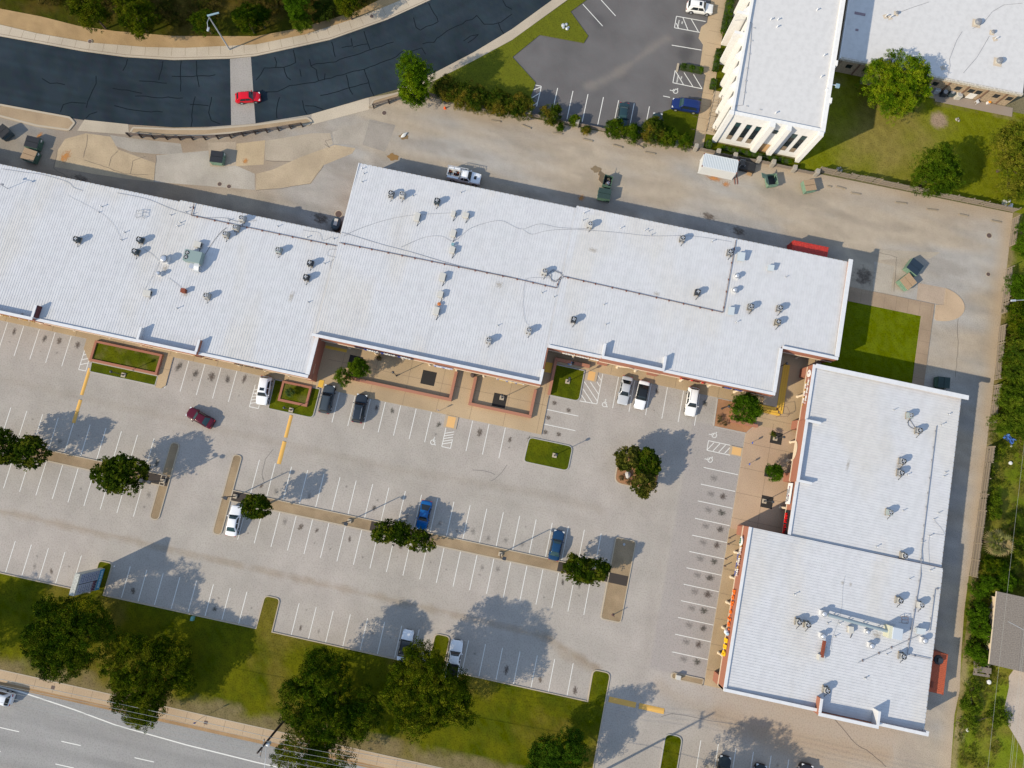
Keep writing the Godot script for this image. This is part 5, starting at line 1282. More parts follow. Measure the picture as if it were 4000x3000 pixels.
func plain_box(x: float, z: float, label: String, sx: float, sz: float, h: float, turn := 0.0, m: Material = null) -> void:
	var y := roof_y(x, z)
	var t := thing("split_unit", label, "air conditioner", Vector3(x, y, z), turn)
	var g := Geo.new(); g.soft_box(-sx / 2, 0.14, -sz / 2, sx / 2, 0.14 + h, sz / 2, 0.035); obj("cabinet", g, m if m else M.pale_metal, t)
	for k in 2:
		g = Geo.new(); g.box(-sx / 2 - 0.04, 0.02, (k - 0.5) * sz * 0.7 - 0.06, sx / 2 + 0.04, 0.14, (k - 0.5) * sz * 0.7 + 0.06); obj("foot", g, M.timber, t)
	g = Geo.new(); g.xf = Transform3D(Basis(Vector3.UP, 0), Vector3(sx / 2, 0.2 + h * 0.45, 0)); g.box(0.001, -h * 0.3, -sz * 0.36, 0.03, h * 0.3, sz * 0.36); obj("grille", g, M.black, t)
	g = Geo.new(); g.path([Vector3(sx * 0.36, 0.3, sz / 2), Vector3(sx * 0.36, 0.22, sz / 2 + 0.2), Vector3(sx * 0.3, 0.09, sz / 2 + 0.5), Vector3(sx * 0.2, 0.07, sz / 2 + 0.75)], 0.05, 5); obj("pipe", g, M.black, t)

func mushroom(x: float, z: float, label: String, r: float, h: float, m: Material = null) -> void:
	var y := roof_y(x, z)
	var t := thing("exhaust_fan", label, "exhaust fan", Vector3(x, y, z))
	var g := Geo.new(); g.box(-r * 0.85, 0, -r * 0.85, r * 0.85, h * 0.45, r * 0.85); obj("curb", g, M.white_metal, t)
	g = Geo.new(); g.lathe(Vector3(0, h * 0.45, 0), [V(r * 0.7, 0), V(r * 0.75, h * 0.2), V(r, h * 0.25), V(r, h * 0.34), V(r * 0.9, h * 0.36)], 16); obj("housing", g, M.grey_metal, t)
	g = Geo.new(); g.lathe(Vector3(0, h * 0.8, 0), [V(r * 0.82, 0), V(r * 0.78, h * 0.1), V(r * 0.5, h * 0.2), V(0, h * 0.22)], 16); obj("dome", g, m if m else M.silver, t)

func vents(list: Array, label: String, group: String) -> void:
	list.sort_custom(func(u, w): return u[0] < w[0])
	var i := -1
	for p in list:
		i += 1
		var t := thing("vent_pipe", "%s, %s from left" % [label, ORD[i]], "vent pipe", Vector3(p[0], roof_y(p[0], p[1]), p[1]), 0, group)
		var h := 0.38 + rng.randf() * 0.2
		var g := Geo.new(); g.lathe(Vector3.ZERO, [V(0.16, 0.0), V(0.09, 0.1), V(0.055, 0.12), V(0.055, h), V(0, h)], 7); obj("pipe", g, M.grey_metal, t)
		if rng.randf() < 0.4: g = Geo.new(); g.lathe(Vector3(0, h + 0.03, 0), [V(0.12, 0), V(0, 0.08)], 7); obj("cap", g, M.white_metal, t)

func pipe_run(pts: Array, label: String, m: Material, blocks: Material, r := 0.04) -> void:
	var t := thing("gas_pipe", label, "pipe")
	var line := []
	for p in pts: line.append(Vector3(p[0], roof_y(p[0], p[1]) + 0.17, p[1]))
	var g := Geo.new(); g.path(line, r, 5); obj("pipe", g, m, t)
	for i in line.size() - 1:
		var a: Vector3 = line[i]; var b: Vector3 = line[i + 1]
		var n := maxi(1, int(a.distance_to(b) / 2.35))
		for k in n:
			var p := a.lerp(b, (k + 0.35 + 0.1 * sin(k * 2.3)) / n)
			g = Geo.new(); g.xf = Transform3D(Basis(Vector3.UP, 0.2), p); g.box(-0.09, -0.13, -0.15, 0.09, -r, 0.15); obj("support_block", g, blocks, t)

func wire(pts: Array, label: String, group: String, r := 0.018, m: Material = null) -> void:
	var line := []
	var w := []
	for p in pts: w.append(V(p[0], p[1]))
	for p in smooth(w): line.append(Vector3(p.x, roof_y(p.x, p.y) + 0.09, p.y))
	var g := Geo.new(); g.path(line, r, 4)
	tag(obj("roof_cable", g, m if m else M.pipe_grey), label, "cable", group)

func smooth(pts: Array) -> Array:
	if pts.size() < 3: return pts
	var out := []
	for i in pts.size() - 1:
		var a: Vector2 = pts[maxi(i - 1, 0)]; var b: Vector2 = pts[i]; var c: Vector2 = pts[i + 1]; var d: Vector2 = pts[mini(i + 2, pts.size() - 1)]
		for k in 5: out.append(b.cubic_interpolate(c, a, d, k / 5.0))
	out.append(pts[-1])
	return out

func make_roof_units() -> void:
	var dk: Material = M.dark_teal; var bl: Material = M.dark_metal; var gm: Material = M.grey_metal; var sg: Material = M.sage_metal; var tn: Material = M.tan_metal; var pm: Material = M.pale_metal
	for u in [[[-75.34, -23.19], "dark teal condenser alone on the left part of the far-left roof", dk, bl], [[-65.49, -25.27], "upper of two dark condensers beside the far-left roof's seam", dk, bl], [[-65.59, -23.21], "lower of two dark condensers beside the far-left roof's seam", dk, bl],
		[[-52.36, -18.50], "tan condenser with black fan below the big twin-fan unit", tn, gm], [[-52.24, -29.09], "tan condenser with rusty fan, lower of the pair near the brown pipe", tn, gm], [[-50.96, -30.51], "tan condenser with rusty fan, close under the brown pipe", tn, gm], [[-50.41, -32.25], "pale green condenser above the brown pipe at the roof's back edge", pm, gm],
		[[-43.26, -28.30], "grey-green condenser standing alone between two cables on the left wing", sg, gm], [[-37.73, -27.27], "black condenser, upper of a pair beside the middle block's edge", bl, bl], [[-37.74, -24.83], "black condenser, lower of a pair beside the middle block's edge", bl, bl],
		[[-27.75, -41.44], "dark-fanned grey condenser nearest the middle roof's top left corner", gm, bl], [[-25.94, -41.71], "pale condenser just right of a dark-fanned one, middle roof", pm, gm], [[-20.13, -41.80], "large dark teal condenser near the middle roof's back edge", dk, bl], [[-6.92, -20.88], "small grey condenser near the middle block's front parapet, left one", gm, gm],
		[[-0.53, -33.80], "pale condenser beside the coil of loose cable", pm, gm], [[-1.03, -23.77], "small grey condenser near the middle block's front parapet, right one", gm, gm], [[5.11, -43.18], "pale condenser at the long roof's top left corner", pm, gm], [[20.29, -44.03], "grey condenser with black top near the long roof's back edge", gm, bl], [[28.23, -43.37], "grey condenser touching the brown pipe that runs down the long roof", gm, bl],
		[[24.18, -35.60], "black condenser left of the brown pipe's lower corner", bl, bl], [[5.58, -26.93], "black square condenser alone on the long roof's lower left", bl, bl], [[32.95, -35.05], "grey condenser right of the flat duct hood on the long roof", gm, bl], [[37.54, -35.79], "grey condenser, upper of the pair near the long roof's right end", gm, bl], [[37.57, -33.43], "brown-grey condenser, lower of the pair near the long roof's right end", tn, bl],
		[[60.41, -23.05], "sage condenser, upper left of the wired pair on the right wing", sg, gm], [[62.13, -21.00], "dark-fanned condenser, lower right of the wired pair on the right wing", gm, bl], [[60.18, -15.66], "dark-topped condenser, upper of the middle pair on the right wing", gm, bl], [[60.12, -13.82], "dark-topped condenser, lower of the middle pair on the right wing", gm, bl], [[59.21, -7.46], "single sage condenser with a round grille in the right wing's lower half", sg, gm], [[62.25, -1.45], "grey condenser with a black fan right on the roof step line", pm, bl],
		[[47.52, 11.47], "left of two touching black-fanned condensers on the lower right roof", pm, bl], [[48.90, 11.58], "right of two touching black-fanned condensers on the lower right roof", pm, bl], [[62.17, 5.25], "black-fanned condenser on skids left of the grey pipe, lower right roof", pm, bl], [[65.43, 5.26], "grey-fanned condenser on skids right of the grey pipe, lower right roof", pm, gm], [[63.68, 13.17], "condenser at the lower end of the long grey pipe by the orange container", gm, bl], [[53.08, 20.22], "condenser on long skids just above the raised front parapet", pm, bl]]:
		cond(u[0][0], u[0][1], u[1], u[2], u[3], 0.80, 0.82, -0.03 if u[0][0] < 44 else 0.02)
	for u in [[[-61.86, -16.98], "flat grey box unit under a cable near the left wing's seam", 1.2, 0.95, 0.5], [[-56.23, -26.49], "pale box unit just above the big twin-fan unit", 1.15, 0.95, 0.6], [[-22.70, -38.53], "tall pale box unit below the large dark condenser, middle roof", 0.85, 1.35, 0.55], [[-17.04, -40.37], "small pale box unit, left of two side by side at the middle roof's top", 0.6, 0.8, 0.5], [[-15.04, -40.54], "pale box unit, right of two side by side at the middle roof's top", 0.95, 0.85, 0.5], [[-16.32, -37.04], "pale box unit above a small teal box, middle roof", 0.8, 1.1, 0.55], [[-15.85, -34.25], "pale box unit just below a small teal box, middle roof", 0.8, 1.0, 0.55], [[-16.38, -29.48], "pale box unit just under the long brown pipe, middle roof", 0.9, 1.3, 0.6], [[-16.06, -26.61], "pale box unit above the round rusty cap, middle roof", 0.8, 1.0, 0.55], [[-16.08, -23.79], "tilted pale box unit below the round rusty cap, middle roof", 0.85, 1.25, 0.6], [[55.58, 10.99], "small blue-grey box unit on brackets between the duct and red pipe", 0.75, 1.0, 0.5]]:
		plain_box(u[0][0], u[0][1], u[1], u[2], u[3], u[4], 0.12 if u[0][1] > -20 else 0.0)
	for u in [[[-60.58, -22.90], "big silver domed exhaust fan beside the left wing's seam", 0.66, 1.35], [[-60.88, -20.46], "smaller silver exhaust fan below the big domed one", 0.36, 1.0], [[29.98, -39.66], "silver round exhaust fan, upper of two right of the brown pipe", 0.44, 1.0], [[29.98, -37.24], "silver round exhaust fan, lower of two right of the brown pipe", 0.44, 1.0], [[51.04, 9.49], "silver exhaust fan at the left end of the long round duct", 0.46, 1.3], [[51.44, 12.72], "silver exhaust fan at the top of the red-brown duct", 0.42, 1.1], [[58.09, 10.77], "small exhaust fan just below the long round duct", 0.36, 0.8], [[58.90, 12.63], "silver exhaust fan alone left of the slanting pipe", 0.44, 1.0], [[66.71, 10.28], "silver exhaust fan at the right roof edge above the orange container", 0.46, 1.0]]:
		mushroom(u[0][0], u[0][1], u[1], u[2], u[3])
	# the big packaged unit with its elbow duct
	var c := V(-56.01, -24.16)
	var y := roof_y(c.x, c.y)
	var t := thing("packaged_unit", "big sage rooftop unit with twin black fans and a curved metal duct", "air conditioner", Vector3(c.x, y, c.y))
	var g := Geo.new(); g.soft_box(-1.45, 0.3, -1.0, 1.35, 1.4, 0.9, 0.04); obj("cabinet", g, M.sage_metal, t)
	for k in 2:
		g = Geo.new(); g.lathe(Vector3(-1.0, 1.402, -0.45 + k * 0.75), [V(0.34, 0), V(0.34, 0.06), V(0.29, 0.06), V(0.28, 0.02), V(0, 0.015)], 14); obj("fan_well", g, M.black, t)
		for q in 4:
			g = Geo.new(); g.xf = Transform3D(Basis(Vector3.UP, TAU * q / 4 + k), Vector3(-1.0, 1.45, -0.45 + k * 0.75)); g.quad(Vector3(0.03, 0, 0.05), Vector3(0.25, 0.01, 0.09), Vector3(0.25, 0, -0.09), Vector3(0.03, 0, -0.05)); obj("fan_blade", g, M.grey_metal, t)
	g = Geo.new(); g.box(-1.3, 0, -0.9, 1.2, 0.3, 0.8); obj("curb", g, M.grey_metal, t)
	g = Geo.new(); var rows := []
	for k in 6:
		var an := k * PI / 10; var rr := 1.0
		rows.append([Vector3(0.45, 0.25 + 0.9 * cos(an), 0.9 + rr * sin(an) * 1.3), Vector3(1.25, 0.25 + 0.9 * cos(an), 0.9 + rr * sin(an) * 1.3)])
	g.loft(rows); g.box(0.46, 0.0, 0.92, 1.24, 0.5, 1.9); obj("duct_elbow", g, M.galv, t)
	g = Geo.new(); g.box(-0.5, 0.02, 0.92, 0.44, 0.7, 1.75); obj("duct_box", g, M.silver, t)
	# long round duct and hood on the lower right roof
	var a := V(51.72, 9.52); var b := V(60.92, 10.03)
	t = thing("round_duct", "long round galvanised duct ending in a square hood, lower right roof", "duct")
	g = Geo.new(); g.tube(Vector3(a.x, roof_y(a.x, a.y) + 0.85, a.y), Vector3(b.x, roof_y(b.x, b.y) + 0.95, b.y), 0.26, 0.26, 12); obj("duct", g, mat("duct_grey", Color(0.22, 0.28, 0.31), 0.5), t)
	for k in 4:
		var p := a.lerp(b, (k + 0.5) / 4.0); g = Geo.new(); g.box(p.x - 0.05, roof_y(p.x, p.y), p.y - 0.3, p.x + 0.05, roof_y(p.x, p.y) + 0.62, p.y - 0.2); g.box(p.x - 0.05, roof_y(p.x, p.y), p.y + 0.2, p.x + 0.05, roof_y(p.x, p.y) + 0.62, p.y + 0.3); obj("leg", g, M.grey_metal, t)
	y = roof_y(b.x, b.y); g = Geo.new(); g.soft_box(b.x + 0.25, y + 0.4, b.y - 0.85, b.x + 1.75, y + 1.7, b.y + 0.85, 0.05); obj("hood", g, mat("hood_grey", Color(0.45, 0.50, 0.55), 0.5), t)
	g = Geo.new(); g.box(b.x - 0.2, y, b.y - 0.9, b.x + 0.24, y + 1.5, b.y + 0.9); obj("hood_side", g, mat("hood_cream", Color(0.52, 0.52, 0.40), 0.6), t)
	var d := V(51.73, 13.14); var e := V(51.67, 15.76)
	t = thing("red_duct", "narrow red-brown duct pointing down the lower right roof", "duct")
	g = Geo.new(); g.xf = Transform3D(Basis(Vector3.UP, atan2(e.x - d.x, e.y - d.y)), Vector3(d.x, roof_y(d.x, d.y), d.y)); g.box(-0.2, 0.55, 0.2, 0.2, 0.9, d.distance_to(e)); obj("duct", g, M.rust, t)
	g = Geo.new(); g.xf = Transform3D(Basis(Vector3.UP, atan2(e.x - d.x, e.y - d.y)), Vector3(d.x, roof_y(d.x, d.y), d.y)); g.box(-0.4, 0.0, d.distance_to(e) - 0.3, 0.4, 0.85, d.distance_to(e) + 0.5); obj("hood", g, M.pale_metal, t)
	for h in [[[30.10, -42.97], "tall pale hood vent right of the pipe-side condenser, long roof", 1.2, 1.35, 1.0], [[29.99, -33.69], "flat blue-grey slanted duct hood near the long roof's pipe corner", 1.0, 1.25, 0.8], [[35.16, -42.17], "grey tilted hood vent near the long roof's upper right", 1.0, 0.9, 0.9], [[65.91, 9.03], "pale slab hood between the two grey pipes at the right roof edge", 1.3, 0.9, 1.0]]:
		y = roof_y(h[0][0], h[0][1]); t = thing("duct_hood", h[1], "duct hood", Vector3(h[0][0], y, h[0][1]), 0.1)
		g = Geo.new(); g.soft_box(-h[2] * 0.4, 0, -h[3] * 0.4, h[2] * 0.4, h[4] * 0.5, h[3] * 0.4, 0.03); obj("curb", g, M.grey_metal, t)
		g = Geo.new(); g.quad(Vector3(-h[2] / 2, h[4] * 0.7, h[3] / 2), Vector3(h[2] / 2, h[4] * 0.7, h[3] / 2), Vector3(h[2] / 2, h[4], -h[3] / 2), Vector3(-h[2] / 2, h[4], -h[3] / 2)); g.box(-h[2] / 2, h[4] * 0.5, -h[3] / 2, h[2] / 2, h[4] * 0.69, h[3] / 2); obj("hood", g, mat("hood_pale", Color(0.42, 0.47, 0.50), 0.5), t)
	for h in [[[-56.27, -18.55], "rusty square vent box below the twin-fan unit", 0.62, M.rust], [[-16.04, -35.24], "small teal junction box between two pale units, middle roof", 0.35, mat("teal_box", Color(0.16, 0.30, 0.34), 0.5)]]:
		y = roof_y(h[0][0], h[0][1]); t = thing("vent_box", h[1], "vent box", Vector3(h[0][0], y, h[0][1]), 0.1)
		g = Geo.new(); g.box(-h[2] / 2, 0, -h[2] / 2, h[2] / 2, h[2] * 1.1, h[2] / 2); obj("box", g, h[3], t)
		g = Geo.new(); g.box(-h[2] / 2 - 0.05, h[2] * 1.1 + 0.04, -h[2] / 2 - 0.05, h[2] / 2 + 0.05, h[2] * 1.1 + 0.09, h[2] / 2 + 0.05); obj("lid", g, h[3], t)
	y = roof_y(-9.8, -26); t = thing("rust_cap", "round rusty orange vent cap between pale box units, middle roof", "vent cap", Vector3(V(-15.95, -25.01).x, y, V(-15.95, -25.01).y))
	g = Geo.new(); g.lathe(Vector3.ZERO, [V(0.1, 0), V(0.1, 0.35), V(0.3, 0.38), V(0.3, 0.46), V(0, 0.55)], 10); obj("cap", g, mat("rust_orange", Color(0.42, 0.13, 0.03), 0.8), t)
	for p in [[[-66.94, -29.59], "empty metal equipment stand near the far-left roof's back edge", 1.15], [[63.46, 7.91], "small brown metal frame right of the duct hood, lower right roof", 0.95]]:
		t = thing("metal_stand", p[1], "equipment stand", Vector3(p[0][0], roof_y(p[0][0], p[0][1]), p[0][1]), 0.15)
		var s: float = p[2] / 2
		for q in [[-s, -s, s, -s], [-s, s, s, s], [-s, -s, -s, s], [s, -s, s, s], [-s, 0, s, 0]]:
			g = Geo.new(); g.tube(Vector3(q[0], 0.5, q[1]), Vector3(q[2], 0.5, q[3]), 0.04, 0.04, 4); obj("bar", g, M.grey_metal if p[2] > 1 else M.pipe_brown, t)
		for q in [[-s, -s], [s, -s], [-s, s], [s, s]]:
			g = Geo.new(); g.tube(Vector3(q[0], 0, q[1]), Vector3(q[0], 0.5, q[1]), 0.04, 0.04, 4); obj("leg", g, M.grey_metal, t)
	# aerial
	c = V(-89.44, -29.28); t = thing("roof_aerial", "dark T-shaped aerial mast at the far-left roof's back corner", "aerial", Vector3(c.x, roof_y(c.x, c.y), c.y))
	g = Geo.new(); g.tube(Vector3(0, 0, 0), Vector3(0.0, 2.2, 0), 0.05, 0.04, 6); obj("mast", g, M.pipe_grey, t)
	g = Geo.new(); g.tube(Vector3(-0.8, 2.15, 0), Vector3(0.8, 2.15, 0.1), 0.04, 0.04, 5); g.box(-0.9, 2.05, -0.12, -0.65, 2.3, 0.12); g.box(0.65, 2.05, -0.05, 0.9, 2.3, 0.2); obj("crossbar", g, M.pipe_grey, t)
	# small vents
	vents([[-73.56, -29.55], [-73.73, -28.50], [-68.64, -26.09], [-68.72, -24.73], [-62.21, -30.54], [-56.65, -15.62], [-80.27, -9.66]], "thin grey vent pipe on the far-left roof", "vent pipes on the far-left roof")
	vents([[-60.24, -29.58], [-60.44, -28.91], [-59.49, -32.41], [-58.64, -31.48], [-59.87, -31.55], [-52.67, -31.66], [-36.56, -21.02], [-35.66, -27.84], [-44.67, -32.35], [-35.25, -32.23], [-39.54, -31.56]], "thin vent pipe on the planter shops' roof", "vent pipes on the left wing's right-hand roof")
	vents([[-24.35, -42.10], [-33.60, -44.94], [-33.12, -44.16], [-33.05, -42.69], [-6.06, -23.63], [1.78, -30.17], [-0.26, -30.41], [-16.75, -44.35]], "thin grey vent pipe on the middle block's roof", "vent pipes on the middle roof")
	vents([[3.80, -45.17], [3.86, -43.86], [10.13, -43.87], [14.09, -44.36], [14.73, -44.34], [15.29, -43.81], [25.19, -44.78], [9.90, -30.58], [10.78, -27.40], [31.21, -32.19], [37.96, -41.40]], "thin grey vent pipe on the long roof right of the middle", "vent pipes on the long roof")
	vents([[58.10, -23.51], [65.86, -22.74], [66.83, -24.67], [61.55, -13.84], [67.47, -15.46], [67.32, -14.83], [61.63, -8.22], [67.15, -9.02], [66.56, -7.91], [66.16, -5.24], [58.19, -1.91], [65.20, -4.02]], "thin grey vent pipe on the right wing's upper roof", "vent pipes on the right wing's upper roof")
	vents([[46.56, 7.69], [61.65, 13.45], [53.57, 12.46], [58.82, 17.51], [59.01, 17.38], [63.66, 1.82], [66.68, -0.10], [52.19, 10.82], [53.94, 10.50]], "thin grey vent pipe on the right wing's lower roof", "vent pipes on the right wing's lower roof")
	# gas pipes
	pipe_run([[-58.95, -33.2], [-58.85, -31.15], [-47.9, -31.1], [-34.5, -31.1]], "rusty brown gas pipe along the back of the left wing's roof", M.pipe_brown, M.rust, 0.05)
	pipe_run([[-34.1, -31.65], [-5.5, -31.8], [1.85, -31.65], [2.1, -33.6]], "long brown gas pipe crossing the middle block's roof", M.pipe_brown, M.rust, 0.05)
	pipe_run([[2.5, -33.75], [28.85, -33.3], [29.0, -45.9]], "brown gas pipe that crosses the long roof and turns to its back edge", M.pipe_brown, M.rust, 0.05)
	pipe_run([[65.1, -22.4], [65.15, -2.8], [65.2, 1.0], [64.65, 12.8], [68.2, 12.8]], "long grey pipe down the right wing's roofs to the orange container", M.pipe_grey, M.pipe_grey, 0.055)
	pipe_run([[68.3, 2.3], [67.65, 2.5], [67.6, 8.8]], "short bent grey pipe at the lower right roof's outer edge", M.pipe_grey, M.pipe_grey, 0.045)
	pipe_run([[57.4, 15.6], [66.0, 9.8]], "slanting thin pipe with many blocks on the lower right roof", M.grey_metal, M.pipe_brown, 0.035)
	# loose cables
	wire([[-34.24, -33.47], [-31.58, -33.25], [-27.05, -32.83], [-22.18, -32.58], [-16.30, -32.07], [-11.48, -31.92], [-5.51, -31.93]], "thick grey cable curving to the brown pipe, middle roof", "", 0.03)
	wire([[-33.80, -32.86], [-31.38, -34.79], [-27.50, -37.15], [-23.63, -38.80], [-17.63, -40.51]], "thin cable running to the small pale box, middle roof", "")
	wire([[-24.21, -33.04], [-20.92, -35.46], [-18.22, -36.28], [-16.02, -35.92], [-13.91, -38.59], [-10.85, -40.46], [-9.02, -40.96], [-7.34, -40.52], [-5.56, -40.30], [-2.97, -41.77], [0.11, -41.83], [4.79, -42.55]], "long looping thin cable in the middle roof's upper half", "")
	wire([[-5.44, -40.22], [-3.90, -39.75], [-1.62, -40.85], [2.03, -41.89], [9.53, -42.97], [15.19, -43.59], [21.68, -45.00], [28.34, -45.44]], "thin cable along the back of the long roof", "")
	wire([[-62.72, -17.51], [-62.17, -19.58], [-61.75, -22.43]], "cable between the flat grey box and the big domed fan", "")
	wire([[-64.94, -24.12], [-63.31, -23.48], [-61.81, -22.62]], "cable from the dark condenser pair to the big domed fan", "")
	wire([[-59.47, -20.17], [-57.94, -19.52], [-56.81, -18.88]], "cable from the small domed fan to the rusty vent box", "")
	wire([[-54.89, -25.00], [-54.22, -27.44], [-53.41, -29.41], [-52.71, -30.37]], "dark cable from the twin-fan unit up to the tan condensers", "", 0.03, M.black)
	wire([[-71.87, -32.36], [-67.00, -32.40], [-62.88, -31.67], [-59.86, -31.31], [-56.92, -31.24], [-53.41, -31.91], [-51.24, -31.77], [-48.32, -32.61]], "grey cable sweeping along the back of the left wing", "", 0.028)
	wire([[-91.49, -32.36], [-87.63, -32.58], [-84.75, -32.80], [-80.53, -32.49], [-79.13, -31.77], [-77.49, -31.52]], "grey cable at the far-left roof's back corner", "", 0.025)
	wire([[-79.64, -30.26], [-74.73, -28.89], [-73.22, -28.41], [-71.12, -27.25], [-69.76, -25.94], [-68.73, -24.76]], "fine cable between small vents on the far-left roof", "", 0.012)
	wire([[-40.50, -32.61], [-39.54, -32.62], [-37.82, -32.70], [-36.95, -31.58], [-35.63, -32.47], [-35.17, -32.17]], "tangled pale cable at the left wing roof's inner back corner", "")
	wire([[-34.38, -30.54], [-35.47, -30.30], [-35.60, -29.28], [-34.23, -29.18], [-34.77, -28.27], [-34.58, -27.12]], "tangled pale cable by the middle block's left edge", "")
	var ring := []
	for k in 34: ring.append([V(1.33, -33.71).x + cos(k * 0.75) * (1.0 + 0.3 * sin(k * 1.9)), V(1.33, -33.71).y + sin(k * 0.75) * (0.85 + 0.3 * cos(k * 2.3))])
	wire(ring, "coil of loose grey cable at the end of the middle roof's brown pipe", "", 0.025)
	wire([[0.54, -33.10], [-2.75, -32.39], [-3.28, -31.26], [-2.93, -28.21], [-2.07, -25.45], [-1.24, -24.66]], "thin cable dropping from the coil to a small condenser", "", 0.014)
	wire([[66.58, -7.73], [68.41, -5.97], [66.17, -5.14], [66.81, -0.34]], "thin cable at the right wing's lower right roof", "", 0.016)
	wire([[60.56, -22.39], [60.76, -21.50], [61.81, -21.26], [61.14, -22.14], [60.62, -22.60]], "dark looped wires joining the pair of condensers on the right wing", "", 0.03, M.black)
	wire([[53.79, 3.38], [53.68, 5.14], [53.92, 8.71], [53.14, 13.14], [53.35, 14.62]], "faint cable down the lower right roof", "", 0.012)

# ---- vehicles
const KINDS := {
	"sedan": {"L": 4.75, "W": 1.82, "H": 1.45, "belt": 0.92, "hood": 0.76, "cowl": 0.92, "rf": 0.30, "rr": -0.95, "rb": -1.72, "deck": 0.96, "win": [0.45, -0.3, -1.15]},
	"coupe": {"L": 4.65, "W": 1.84, "H": 1.40, "belt": 0.90, "hood": 0.74, "cowl": 0.88, "rf": 0.22, "rr": -0.80, "rb": -1.75, "deck": 0.94, "win": [0.4, -0.45, -1.2]},
	"hatch": {"L": 4.25, "W": 1.76, "H": 1.50, "belt": 0.94, "hood": 0.80, "cowl": 1.0, "rf": 0.40, "rr": -1.35, "rb": -1.85, "deck": 0.98, "win": [0.5, -0.3, -1.2]},
	"wagon": {"L": 4.8, "W": 1.82, "H": 1.55, "belt": 0.96, "hood": 0.80, "cowl": 0.95, "rf": 0.35, "rr": -1.85, "rb": -2.2, "deck": 1.0, "win": [0.45, -0.35, -1.5]},
	"suv": {"L": 4.7, "W": 1.88, "H": 1.72, "belt": 1.06, "hood": 0.96, "cowl": 0.98, "rf": 0.42, "rr": -1.90, "rb": -2.18, "deck": 1.08, "win": [0.5, -0.35, -1.55]},
	"van": {"L": 5.0, "W": 1.98, "H": 1.80, "belt": 1.10, "hood": 1.0, "cowl": 1.25, "rf": 0.62, "rr": -2.15, "rb": -2.38, "deck": 1.12, "win": [0.7, -0.45, -1.8]},
	"pickup": {"L": 5.7, "W": 2.0, "H": 1.85, "belt": 1.18, "hood": 1.1, "cowl": 1.25, "rf": 0.70, "rr": -0.45, "rb": -0.68, "deck": 1.18, "win": [0.8, 0.12, -0.35]}}

func section(x: float, w: float, top: float, low := 0.22) -> Array:
	var o := []
	for q in [[-0.84, low], [-0.97, low + 0.1], [-1.0, top * 0.62], [-0.985, top - 0.13], [-0.93, top - 0.035], [-0.6, top + 0.008], [0.0, top + 0.028], [0.6, top + 0.008], [0.93, top - 0.035], [0.985, top - 0.13], [1.0, top * 0.62], [0.97, low + 0.1], [0.84, low]]:
		o.append(Vector3(x, q[1], q[0] * w))
	return o

